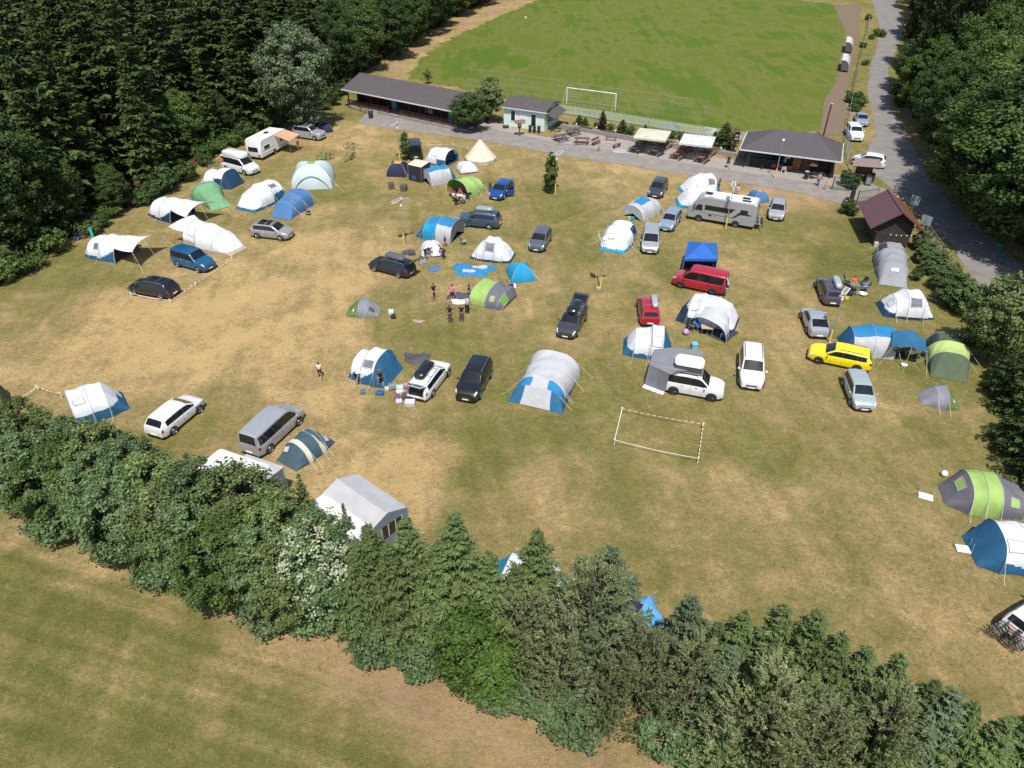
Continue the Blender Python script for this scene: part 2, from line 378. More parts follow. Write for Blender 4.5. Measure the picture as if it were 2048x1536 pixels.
LITTER = mat('needle_litter', lin((96, 74, 50)), rough=.95, var=.35, scale=1.2, bump=.6, bscale=12, detail=8, spec=.1)
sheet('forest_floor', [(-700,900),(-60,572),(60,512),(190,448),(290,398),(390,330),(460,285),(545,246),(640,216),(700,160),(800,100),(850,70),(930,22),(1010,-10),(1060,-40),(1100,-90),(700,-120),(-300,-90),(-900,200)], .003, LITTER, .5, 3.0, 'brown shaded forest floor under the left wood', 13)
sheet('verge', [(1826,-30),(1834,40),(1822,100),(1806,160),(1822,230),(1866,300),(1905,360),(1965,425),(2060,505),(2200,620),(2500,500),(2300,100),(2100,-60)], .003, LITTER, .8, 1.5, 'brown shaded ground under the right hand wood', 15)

# ------------------------------------------------------------------ trees
def leaf_mat(name, c1, c2, trans=0.25, rough=0.6, spec=0.25):
    m = bpy.data.materials.new('leaf_' + name); m.use_nodes = True
    nt = m.node_tree; n = nt.nodes; l = nt.links; b = n['Principled BSDF']
    b.inputs['Roughness'].default_value = rough; b.inputs['Specular IOR Level'].default_value = spec
    ge = n.new('ShaderNodeNewGeometry'); oi = n.new('ShaderNodeObjectInfo')
    mx = n.new('ShaderNodeMix'); mx.data_type = 'RGBA'; mx.inputs['A'].default_value = (*c1, 1); mx.inputs['B'].default_value = (*c2, 1)
    l.new(ge.outputs['Random Per Island'], mx.inputs['Factor'])
    mr = n.new('ShaderNodeMapRange'); mr.inputs[3].default_value = .78; mr.inputs[4].default_value = 1.22; l.new(oi.outputs['Random'], mr.inputs[0])
    vm = n.new('ShaderNodeVectorMath'); vm.operation = 'SCALE'; l.new(mx.outputs['Result'], vm.inputs[0]); l.new(mr.outputs[0], vm.inputs['Scale'])
    l.new(vm.outputs[0], b.inputs['Base Color'])
    tr = n.new('ShaderNodeBsdfTranslucent'); l.new(vm.outputs[0], tr.inputs[0]); ms = n.new('ShaderNodeMixShader'); ms.inputs[0].default_value = trans
    l.new(b.outputs[0], ms.inputs[1]); l.new(tr.outputs[0], ms.inputs[2]); l.new(ms.outputs[0], n['Material Output'].inputs[0])
    return m
BARK = mat('bark', lin((92, 74, 58)), rough=.95, var=.3, scale=5, bump=.6, bscale=18)
BARKP = mat('pine_bark', lin((96, 80, 64)), rough=.95, var=.3, scale=5, bump=.6, bscale=18)
BARKG = mat('grey_bark', lin((120, 112, 100)), rough=.95, var=.3, scale=5, bump=.6, bscale=18)
L_SPR = leaf_mat('spruce', (.020, .040, .010), (.090, .125, .028), .15)
L_SPRH = leaf_mat('hedge_spruce', (.056, .094, .030), (.168, .210, .066), .22)
L_BLUE = leaf_mat('blue_spruce', (.068, .104, .052), (.165, .208, .108), .2)
L_PINE = leaf_mat('pine', (.150, .180, .075), (.33, .36, .175), .3)
L_DARK = leaf_mat('dark_leaf', (.026, .054, .014), (.090, .135, .034), .28)
L_MID = leaf_mat('mid_leaf', (.042, .082, .018), (.130, .180, .042), .3)
L_HEDGE = leaf_mat('hedge_leaf', (.052, .102, .034), (.190, .250, .105), .3)
L_PALE = leaf_mat('pale_leaf', (.075, .118, .030), (.225, .275, .095), .28)
L_BRIGHT = leaf_mat('bright_leaf', (.040, .085, .012), (.115, .175, .036), .3)
L_SILV = leaf_mat('silver_leaf', (.070, .110, .048), (.23, .28, .145), .22)
L_BLOOM = leaf_mat('blossom', (.26, .31, .16), (.47, .50, .34), .2)
L_RED = leaf_mat('brown_needles', (.055, .030, .020), (.130, .075, .045), .1)
L_THUJA = leaf_mat('thuja', (.040, .075, .020), (.125, .165, .050), .15)
L_WEED = leaf_mat('weed', (.030, .075, .015), (.090, .150, .035), .25)

def unit(a): return a / np.maximum(np.linalg.norm(a, axis=-1, keepdims=True), 1e-9)
def rhomb(p, d, nrm, wd, k=.45):
    """leaf shaped quads: base p, direction*length d, side vector from nrm"""
    side = unit(np.cross(d, nrm)) * wd[:, None]
    return np.stack([p, p + d * k + side, p + d, p + d * k - side], 1)
def conifer_quads(h, r, seed, whorls=30, per=8, twigs=12, tl=.75, tw=.11, z0=.06, droop=.30, up=.12, power=.85, dens=1.0, hang=.45):
    g = np.random.default_rng(seed); Q = []
    for i in range(whorls):
        f = (i + g.uniform(-.35, .35)) / whorls; f = min(max(f, 0), .985)
        z = h * (z0 + (1 - z0) * f)
        L0 = r * (1 - f) ** power + .10 * r * (1 - f) + .06
        nb = max(4, int(per * (0.65 + .35 * (1 - f)) * dens))
        for k in range(nb):
            a = 2 * math.pi * (k + g.uniform(-.3, .3)) / nb + i * 2.4
            L = L0 * g.choice([g.uniform(.5, .85), g.uniform(.85, 1.3)]); zz = z + g.uniform(-.5, .5) * h / whorls
            n = max(5, int(twigs * (0.45 + .55 * L / max(r, .1))))
            t = np.sort(g.uniform(.10, 1.0, n)); t = np.concatenate([t, t, g.uniform(.6, 1., max(2, n // 4))]); sgn = np.concatenate([np.ones(n), -np.ones(n), np.zeros(max(2, n // 4))])
            out = np.array([math.cos(a), math.sin(a), 0.]); lat = np.array([-math.sin(a), math.cos(a), 0.])
            sl = up * (1.6 * f - .3); dr = droop * (1 - .7 * f)
            zc = zz + L * (sl * t - dr * t ** 1.6 + .12 * t ** 4)
            P = out[None] * (L * t)[:, None] + np.array([0, 0, 1.])[None] * zc[:, None]
            ln = tl * (.55 + .6 * np.sin(math.pi * np.clip(t, .12, .9))) * g.uniform(.7, 1.25, len(t)) * min(1.0, .35 + L / r * .9)
            D = lat[None] * (sgn * .85)[:, None] + out[None] * (.55 + .5 * (sgn == 0))[:, None] + np.array([0, 0, -1.])[None] * (hang * g.uniform(.2, 1.2, len(t)))[:, None] + g.normal(0, .16, (len(t), 3))
            D = unit(D) * ln[:, None]
            N = np.array([0, 0, 1.])[None] + g.normal(0, .45, (len(t), 3))
            Q.append(rhomb(P, D, N, tw * g.uniform(.7, 1.4, len(t)) * (.5 + .5 * ln / tl)))
    # leader
    n = 14; t = g.uniform(.95, 1.0, n); P = np.stack([np.zeros(n), np.zeros(n), h * t], 1)
    D = unit(g.normal(0, .5, (n, 3)) + np.array([0, 0, .9])) * (.35 * tl)
    Q.append(rhomb(P, D, g.normal(0, 1, (n, 3)), np.full(n, tw * .6)))
    return np.concatenate(Q)
def pine_quads(h, r, seed, branches=70, tl=.34, tw=.045, z0=.12, power=.6):
    g = np.random.default_rng(seed); Q = []; limbs = []
    for i in range(branches):
        f = z0 + (1 - z0) * (i + g.uniform(0, .8)) / branches; f = min(f, .98)
        a = g.uniform(0, 2 * math.pi); L = r * (1 - f) ** power * g.uniform(.7, 1.1) + .25
        out = np.array([math.cos(a), math.sin(a), 0]); lat = np.array([-math.sin(a), math.cos(a), 0])
        limbs.append((f * h, a, L))
        ns = max(4, int(8 * L / r) + 2)
        for s in range(ns):
            t = g.uniform(.3, 1.0); off = g.uniform(-.42, .42) * L * t
            base = out * L * t + lat * off + np.array([0, 0, f * h + L * (.25 * t - .22 * t * t) + g.uniform(-.15, .15)])
            nn = 30; axis = unit((out * .55 + lat * off * .4 / max(L, .1) + np.array([0, 0, 1.0]) + g.normal(0, .12, 3))[None])[0]
            sh = tl * g.uniform(.9, 1.7)
            tt = g.uniform(0, 1, nn)
            P = base[None] + axis[None] * (tt * sh * 1.5)[:, None]
            D = unit(axis[None] * 1.1 + g.normal(0, .42, (nn, 3))) * (tl * g.uniform(.4, .7, nn))[:, None]
            Q.append(rhomb(P, D, g.normal(0, 1, (nn, 3)), tw * g.uniform(.7, 1.3, nn)))
    return np.concatenate(Q), limbs
def leafy_quads(rx, ry, z0, z1, seed, clumps=160, per=60, cr=.55, leaf=.16, shape=1.0, fill=.35, lobes=7, up=.35):
    """clumps of leaves over an uneven crown; returns quads and clump centres"""
    g = np.random.default_rng(seed)
    lob = unit(g.normal(0, 1, (lobes, 3)) * np.array([1, 1, .8])); lobk = g.uniform(-.22, .34, lobes)
    d = unit(g.normal(0, 1, (clumps, 3))); 
    bump = 1 + (np.maximum(d @ lob.T, 0) ** 4 * lobk[None]).sum(1) + g.normal(0, .085, clumps)
    rad = np.where(g.uniform(0, 1, clumps) < fill, g.uniform(.35, .85, clumps), g.uniform(.84, 1.0, clumps)) * bump
    zc = (z0 + z1) / 2; zr = (z1 - z0) / 2 - cr * .3
    zz = d[:, 2]; taper = np.where(zz > 0, (1 - np.abs(zz) ** 2 * (1 - shape) * .6), 1 - .12 * np.abs(zz))
    C = np.stack([d[:, 0] * (rx - cr * .5) * rad * taper, d[:, 1] * (ry - cr * .5) * rad * taper, zc + zz * zr * np.minimum(rad, 1.12)], 1)
    C[:, 2] = np.maximum(C[:, 2], z0 * .6 + .1)
    sz = cr * g.uniform(.6, 1.25, clumps)
    n = clumps * per
    o = unit(g.normal(0, 1, (n, 3))) * (g.uniform(0, 1, n) ** .5)[:, None]
    rep = np.repeat(np.arange(clumps), per)
    P = C[rep] + o * sz[rep][:, None] * np.array([1, 1, .7])
    nrm = unit(o * .7 + unit(C - np.array([0, 0, zc]))[rep] * .5 + np.array([0, 0, up]) + g.normal(0, .45, (n, 3)))
    t = unit(np.cross(nrm, g.normal(0, 1, (n, 3))))
    ln = leaf * g.uniform(.6, 1.35, n)
    D = t * ln[:, None]
    return rhomb(P - D * .5, D, nrm, ln * .36), C
def trunk_mb(h, r0, r1, seed, limbs=(), bend=.03):
    g = random.Random(seed); mb = MB(); n = 7
    pts = [(g.uniform(-bend, bend) * h * .2 * (i > 0), g.uniform(-bend, bend) * h * .2 * (i > 0), h * i / (n - 1) - (.05 if i == 0 else 0)) for i in range(n)]
    mb.tube(pts, [r0 * 1.25] + [r0 + (r1 - r0) * i / (n - 1) for i in range(1, n)], 8)
    for a, b, ra in limbs: 
        m = Vector(a).lerp(Vector(b), .5) + Vector((g.uniform(-.1, .1), g.uniform(-.1, .1), .12 * (Vector(b) - Vector(a)).length * .5))
        mb.tube([a, m, b], [ra, ra * .7, ra * .3], 5)
    return mb
HIDE = []
def proto(kind, quads, lm, trunk, bark):
    """prototype tree at the origin; the first placement moves it, later ones copy it"""
    t = thing(kind, None, None)
    trunk.build('trunk', bark, t, smooth=60)
    if isinstance(quads, list):
        for nm, q, m in quads: np_mesh(nm, q, 4, m, t)
    else: np_mesh('crown', quads, 4, lm, t)
    t['_used'] = 0
    return t
def spruce_proto(kind, h, r, seed, lm, bark=BARK, **k):
    q = conifer_quads(h, r, seed, **k)
    g = np.random.default_rng(seed + 5); limbs = []
    for i in range(26):
        f = g.uniform(.08, .85); a = g.uniform(0, 6.28); L = r * (1 - f) * .7
        limbs.append(((0, 0, f * h), (math.cos(a) * L, math.sin(a) * L, f * h - .14 * L), .02 + .012 * r * (1 - f)))
    p = proto(kind, q, lm, trunk_mb(h * .97, .012 * h + .03, .02, seed, limbs, .0), bark); p['_h'] = h; return p
def pine_proto(kind, h, r, seed, lm, **k):
    q, lb = pine_quads(h, r, seed, **k)
    limbs = [((0, 0, z), (math.cos(a) * L * .7, math.sin(a) * L * .7, z + .03 * L), .028) for z, a, L in lb[::7]]
    p = proto(kind, q, lm, trunk_mb(h * .97, .009 * h + .02, .02, seed, limbs, .02), BARKP); p['_h'] = h; return p
def leafy_proto(kind, h, rx, z0, seed, lm, bark=BARK, extra=None, tr=None, **k):
    q, C = leafy_quads(rx, rx, z0, h, seed, **k)
    g = random.Random(seed); limbs = []
    tip = h * .72
    for c in C[:: max(1, len(C) // 22)]:
        zb = min(max(z0 * .7, c[2] * .55), tip * .9)
        limbs.append(((0, 0, zb), tuple(c * np.array([.85, .85, 1])), .018 * h ** .8))
    quads = q
    if extra:
        e, _ = leafy_quads(rx * 1.02, rx * 1.02, z0, h * 1.01, seed + 1, clumps=extra[1], per=extra[2], cr=extra[3], leaf=extra[4], fill=.05, up=.9)
        quads = [('crown', q, lm), ('blossom', e, extra[0])]
    p = proto(kind, quads, lm, trunk_mb(tip, tr or (.018 * h + .03), .03, seed, limbs), bark); p['_h'] = h; return p
def plant(p, loc, h=None, s=None, rz=None, label=None, cat=None, group=None, wid=1.0):
    t = p if not p['_used'] else copy_tree(p)
    p['_used'] = 1
    if '_used' in t and t is not p: del t['_used']
    k = s if s is not None else (h / p['_h'])
    t.location = (loc[0], loc[1], 0.0); t.rotation_euler = (0, 0, random.uniform(0, 6.28) if rz is None else rz)
    t.scale = (k * wid, k * wid, k)
    for key, v in (('label', label), ('category', cat), ('group', group)):
        if v: t[key] = v
        elif key in t: del t[key]
    return t
def hz(base, topy):
    b = base if isinstance(base, Vector) else G(*base)
    lo, hi = .2, 32.0
    for _ in range(40):
        m = (lo + hi) / 2
        if Qpx((b.x, b.y, m))[1] > topy: lo = m
        else: hi = m
    return (lo + hi) / 2

def in_poly(x, y, poly):
    c = False; n = len(poly)
    for i in range(n):
        (x1, y1), (x2, y2) = poly[i], poly[(i + 1) % n]
        if (y1 > y) != (y2 > y) and x < (x2 - x1) * (y - y1) / (y2 - y1) + x1: c = not c
    return c
# --- left wood
def left_wood():
    S = [spruce_proto('forest_spruce', h, r, 100 + i, L_SPR, whorls=wh, per=9, twigs=13, tl=1.0, tw=.17, z0=.05) for i, (h, r, wh) in enumerate(((24, 3.3, 34), (22, 3.0, 32), (26, 3.6, 36)))]
    Bd = [leafy_proto('forest_tree', h, r, 1.2, 200 + i, m_, clumps=330, per=80, cr=.85, leaf=.27, fill=.3, lobes=10, shape=.6) for i, (h, r, m_) in enumerate(((14, 4.3, L_DARK), (12, 4.0, L_MID), (16, 4.6, L_DARK)))]
    edge = [(-330, 720), (-60, 585), (60, 520), (190, 455), (290, 405), (390, 335), (460, 290), (545, 250), (640, 222), (700, 168), (800, 108), (850, 78), (930, 30), (1010, -2), (1060, -30), (1110, -70)]
    E = [G(a, b) for a, b in edge]
    poly = [(p.x, p.y) for p in E] + [(-10, 330), (-170, 330), (-190, 60)]
    random.seed(21); pts = []
    # distance from the edge decides the kind
    def dist(x, y):
        best = 1e9
        for a, b in zip(E[:-1], E[1:]):
            ab = (b - a).xy; t = max(0, min(1, ((Vector((x, y)) - a.xy).dot(ab)) / ab.length_squared)); best = min(best, ((Vector((x, y)) - a.xy) - ab * t).length)
        return best
    tries = 0
    while tries < 9000 and len(pts) < 250:
        tries += 1
        x, y = random.uniform(-150, 10), random.uniform(40, 290)
        if not in_poly(x, y, poly): continue
        d = dist(x, y)
        if d < 1.2 or d > 38: continue
        px, py = Qpx((x, y, 12))
        if px < -260 or px > 1250 or Qpx((x, y, 0))[1] < -190: continue
        md = 3.4 if d < 16 else 4.2
        if y > 150: md = 5.0
        if any((x - a) ** 2 + (y - b) ** 2 < md * md for a, b, _ in pts): continue
        pts.append((x, y, d))
    for x, y, d in pts:
        px, py = Qpx((x, y, 0)); far = px > 650
        leafy = (d < 5 and random.random() < (.32 if px < 640 else .85)) or (far and random.random() < .6)
        if d < 4 and px < 640: h = random.uniform(6, 9.5) if leafy else random.uniform(11, 18)
        elif leafy: h = random.uniform(11, 17)
        else: h = random.uniform(19, 26)
        if far and d < 8: h = random.uniform(9, 14)
        if leafy: plant(random.choice(Bd), (x, y), h=h, label='dark leafy tree of the dense wood on the left', cat='tree', group='leafy trees of the left wood', wid=random.uniform(.9, 1.15))
        else: plant(random.choice(S), (x, y), h=h, label='tall dark spruce of the dense wood on the left', cat='tree', group='spruces of the left wood', wid=random.uniform(.9, 1.2))
    for i, (a, b) in enumerate(((792, 118), (822, 92), (850, 72), (882, 52), (918, 32), (956, 12), (996, -6), (1036, -22), (1072, -38), (830, 60), (900, 12))):
        plant(Bd[i % 3], G(a, b), h=11 + i % 3 * 1.5, label='dark leafy tree of the dense wood on the left', cat='tree', group='leafy trees of the left wood', wid=1.1)
    # big leafy trees standing forward of the spruces
    for b, ty, lab in (((40, 500), 215, 'big dark olive leafy tree in front of the spruces at the left edge'), ((130, 455), 300, 'broad leafy tree at the edge of the left wood beside the big olive one'), ((230, 425), 330, 'mid green leafy tree on the wood edge above the left awning tent')):
        plant(Bd[1 if ty > 250 else 0], G(*b), h=hz(b, ty), label=lab, cat='tree', wid=1.1)
    # low scrub along the wood edge
    sh = [leafy_proto('edge_bush', 2.2, 1.5, .1, 230 + i, m_, clumps=46, per=42, cr=.5, leaf=.24) for i, m_ in enumerate((L_MID, L_DARK, L_WEED))]
    random.seed(5)
    for a, b in zip(edge[1:9], edge[2:10]):
        A, B = G(*a), G(*b); L = (B - A).length; k = int(L / 2.3)
        for j in range(k):
            p = A.lerp(B, (j + random.random()) / k) + Vector((random.uniform(-.8, .8), random.uniform(-1.5, .6), 0))
            plant(random.choice(sh), p, h=random.uniform(1.2, 2.8), label='low green scrub bush along the edge of the left wood', cat='bush', group='scrub along the left wood')
    for b, ty in (((30, 550), 505), ((75, 535), 505), ((10, 565), 530)):
        plant(sh[0], G(*b), h=hz(b, ty), label='low green scrub bush along the edge of the left wood', cat='bush', group='scrub along the left wood')
    # silver poplar
    sp = leafy_proto('silver_poplar', 15, 5.6, 1.6, 251, L_SILV, bark=BARKG, clumps=420, per=62, cr=.85, leaf=.34, fill=.3, lobes=9, shape=.55)
    b = (605, 262); plant(sp, G(*b), h=hz(b, 45), label='big silvery green poplar beside the long dark pavilion', cat='tree', wid=1.0)
    # pavilion trees
    t1 = leafy_proto('dark_tree', 5.5, 2.9, 1.0, 261, L_DARK, clumps=150, per=60, cr=.6, leaf=.24, fill=.3)
    b = (938, 262); plant(t1, G(*b), h=hz(b, 185), label='dense dark tree at the end of the long pavilion', cat='tree')
    t2 = leafy_proto('linden', 7.2, 2.2, .8, 262, L_PALE, clumps=130, per=60, cr=.55, leaf=.24, shape=.3)
    b = (982, 246); plant(t2, G(*b), h=hz(b, 148), label='pale green conical linden between the pavilion and the white hut', cat='tree')
    b = (856, 168); t3 = leafy_proto('young_tree', 2.2, .6, .5, 263, L_PALE, clumps=24, per=30, cr=.3, leaf=.16)
    plant(t3, G(*b), h=2.6, label='tiny young tree peeping over the pavilion roof', cat='tree')
left_wood()
# --- right wood
L_ROAD = leaf_mat('roadside', (.040, .080, .015), (.150, .205, .045), .3)
def right_wood():
    T = [leafy_proto('roadside_tree', h, r, 1.5, 300 + i, m_, clumps=270, per=95, cr=.78, leaf=.23, fill=.25, lobes=12, shape=.6) for i, (h, r, m_) in enumerate(((15, 4.4, L_ROAD), (17, 4.2, L_DARK), (12, 3.6, L_MID), (13, 4.2, L_DARK)))]
    PN = pine_proto('roadside_pine', 17, 3.4, 310, leaf_mat('dark_pine', (.020, .036, .014), (.062, .085, .030), .12), branches=90, tl=.8, tw=.13, z0=.3)
    edge = [(1806, -20), (1818, 40), (1812, 100), (1792, 160), (1800, 220), (1842, 290), (1878, 340), (1930, 398), (2020, 470), (2150, 575)]
    E = [G(a, b) for a, b in edge]
    poly = [(p.x, p.y) for p in E] + [(140, 60), (160, 320), (E[0].x, 320)]
    random.seed(33); pts = []; tries = 0
    while tries < 9000 and len(pts) < 130:
        tries += 1
        x, y = random.uniform(40, 150), random.uniform(50, 280)
        if not in_poly(x, y, poly): continue
        best = 1e9
        for a, b in zip(E[:-1], E[1:]):
            ab = (b - a).xy; t = max(0, min(1, ((Vector((x, y)) - a.xy).dot(ab)) / ab.length_squared)); best = min(best, ((Vector((x, y)) - a.xy) - ab * t).length)
        if best > 26 or best < 1.4: continue
        if any((x - a) ** 2 + (y - b) ** 2 < 3.7 ** 2 for a, b, _ in pts): continue
        if Qpx((x, y, 12))[0] > 2350: continue
        pts.append((x, y, best))
    for x, y, d in pts:
        px, py = Qpx((x, y, 0))
        if py < 230 and px < 2000 and random.random() < .7: plant(PN, (x, y), h=random.uniform(13, 18), label='tall dark pine of the wood on the right of the road', cat='tree', group='pines of the right wood')
        else: plant(random.choice(T), (x, y), h=random.uniform(8, 12) if d < 5 else random.uniform(12, 17), label='leafy green tree of the wood on the right of the road', cat='tree', group='leafy trees of the right wood', wid=random.uniform(.9, 1.15))
    for i, (a, b, h) in enumerate(((1822, 20, 14), (1828, 75, 15), (1818, 135, 14), (1808, 185, 9), (1826, 232, 12), (1852, 275, 11), (1885, 320, 13), (1915, 352, 13), (1938, 408, 16), (1972, 444, 17), (2015, 482, 16), (2070, 525, 15), (1935, 318, 16), (1975, 362, 15), (2025, 400, 16), (2085, 440, 16), (1890, 265, 16), (1862, 215, 16), (2110, 560, 13), (1850, 150, 17), (1856, 90, 17))):
        plant(T[i % 4] if i not in (0, 1, 2, 19) else PN, G(a, b), h=h, label='leafy green tree of the wood on the right of the road' if i not in (0, 1, 2, 19) else 'tall dark pine of the wood on the right of the road', cat='tree', group='leafy trees of the right wood' if i not in (0, 1, 2, 19) else 'pines of the right wood', wid=1.6 if 7 < i < 11 else 1.15)
    sh = [leafy_proto('roadside_bush', 1.6, 1.2, .1, 330 + i, m_, clumps=40, per=36, cr=.42, leaf=.22) for i, m_ in enumerate((L_MID, L_WEED))]
    for i, b in enumerate(((1752, 70), (1742, 78), (1762, 74), (1705, 205), (1716, 200), (1708, 222), (1722, 212), (1730, 130), (1790, 188), (1805, 202), (1796, 212), (1726, 95), (1736, 40))):
        plant(sh[i % 2], G(*b), h=random.uniform(1.0, 2.0), label='low green bush on the verge of the access road', cat='bush', group='bushes on the road verge')
right_wood()
# --- trees along the right side of the camp
def right_side():
    th = leafy_proto('hedge_thuja', 3.2, 1.15, .05, 341, L_THUJA, clumps=120, per=48, cr=.34, leaf=.17, shape=.55, up=.6)
    for i, (a, b, t) in enumerate(((1838, 500, 462), (1855, 520, 482), (1872, 548, 500), (1858, 548, 510), (1890, 575, 525), (1876, 580, 540), (1905, 602, 545), (1893, 610, 560), (1840, 525, 488), (1918, 625, 560))):
        plant(th, G(a, b), h=hz((a, b), t), label='dense yellow green hedge conifer between the grey tunnel tent and the road', cat='tree', group='conifer hedge by the road', wid=1.25)
    big = leafy_proto('pale_leafy_tree', 8.5, 3.4, .6, 342, L_PALE, clumps=260, per=64, cr=.62, leaf=.25, fill=.3, lobes=9, shape=.6)
    plant(big, G(1974, 722), h=hz((1974, 722), 545), label='large pale green tree standing behind the green tunnel tent', cat='tree', wid=1.0)
    dk = [spruce_proto('dark_spruce', 8, 2.3, 345 + i, L_SPR, whorls=26, per=10, twigs=14, tl=.55, tw=.075) for i in range(2)]
    for i, (a, b, t, lab) in enumerate(((2010, 800, 690, 'dark spruce on the right edge below the large pale tree'), (2035, 830, 700, 'dark spruce touching the right edge of the picture below the pale tree'), (2030, 900, 770, 'dark spruce on the right edge above the green and grey tunnel tent'), (2075, 960, 790, 'dark spruce half out of the picture above the green and grey tent'), (2000, 770, 690, 'small dark spruce tucked under the large pale tree'), (2090, 870, 720, 'dark spruce mostly outside the right edge'))):
        plant(dk[i % 2], G(a, b), h=hz((a, b), t), label=lab, cat='tree', wid=1.15)
    fr = leafy_proto('corner_shrub', 2.6, 1.3, .1, 350, L_DARK, clumps=60, per=44, cr=.4, leaf=.18)
    for a, b, t, lab in ((1692, 428, 396, 'green shrub beside the barn at the gate'), (1704, 432, 408, 'smaller shrub against the barn wall'), (1692, 372, 338, 'tall dark shrub at the corner of the snack bar'), (1704, 378, 350, 'shrub behind the open green gate'), (1830, 560, 535, 'low shrub by the fence beside the grey tunnel tent')):
        plant(fr, G(a, b), h=hz((a, b), t), label=lab, cat='bush')
    # columns by the lamp posts
    cy = leafy_proto('columnar_tree', 4.2, .75, .15, 352, L_MID, clumps=90, per=46, cr=.3, leaf=.17, shape=.2, up=.2)
    plant(cy, G(812, 321), h=hz((812, 321), 262), label='green columnar tree by the lamp post beside the black van', cat='tree')
    cy2 = leafy_proto('cone_tree', 4.6, 1.05, .15, 353, L_MID, clumps=150, per=50, cr=.3, leaf=.17, shape=.05, up=.2)
    plant(cy2, G(1101, 386), h=hz((1101, 386), 308), wid=.85, label='dark cone shaped tree by the lamp post alone on the grass', cat='tree')
    # little conifers on the terrace bank
    sc_ = spruce_proto('small_conifer', 2.4, 1.1, 355, L_SPR, whorls=16, per=9, twigs=9, tl=.34, tw=.06)
    rd = spruce_proto('brown_conifer', 3.0, .75, 356, L_RED, whorls=18, per=9, twigs=9, tl=.34, tw=.06, droop=-.2, hang=-.2)
    bs = leafy_proto('low_shrub', 1.0, .8, .05, 357, L_WEED, clumps=26, per=30, cr=.3, leaf=.13)
    for i, (a, b, t, p, lab) in enumerate(((1158, 248, 229, sc_, 'small dark conifer on the bank nearest the white hut'), (1170, 250, 234, sc_, 'small conifer next to the one nearest the white hut'), (1204, 258, 221, rd, 'withered brown conifer on the terrace bank'), (1244, 265, 238, sc_, 'dense dark green conifer above the row of picnic tables'), (1290, 262, 248, sc_, 'tiny conifer behind the cream parasol'), (1447, 291, 244, sc_, 'largest dark conifer on the bank beside the white parasol'), (1428, 284, 262, sc_, 'small conifer behind the white parasol'),
        (1222, 260, 247, bs, 'low green shrub right of the brown conifer'), (1260, 268, 252, bs, 'yellow green shrub against the dense conifer'), (1192, 253, 244, bs, 'low green shrub left of the brown conifer'), (1362, 280, 263, bs, 'green shrub between the two parasols'), (1343, 277, 262, bs, 'reddish stemmed shrub left of the one between the parasols'), (1133, 250, 243, bs, 'low shrub beside the corner of the white hut'))):
        plant(p, G(a, b), h=hz((a, b), t), label=lab, cat='shrub' if p is bs else 'tree', wid=1.15 if p is sc_ else 1.0)
right_side()
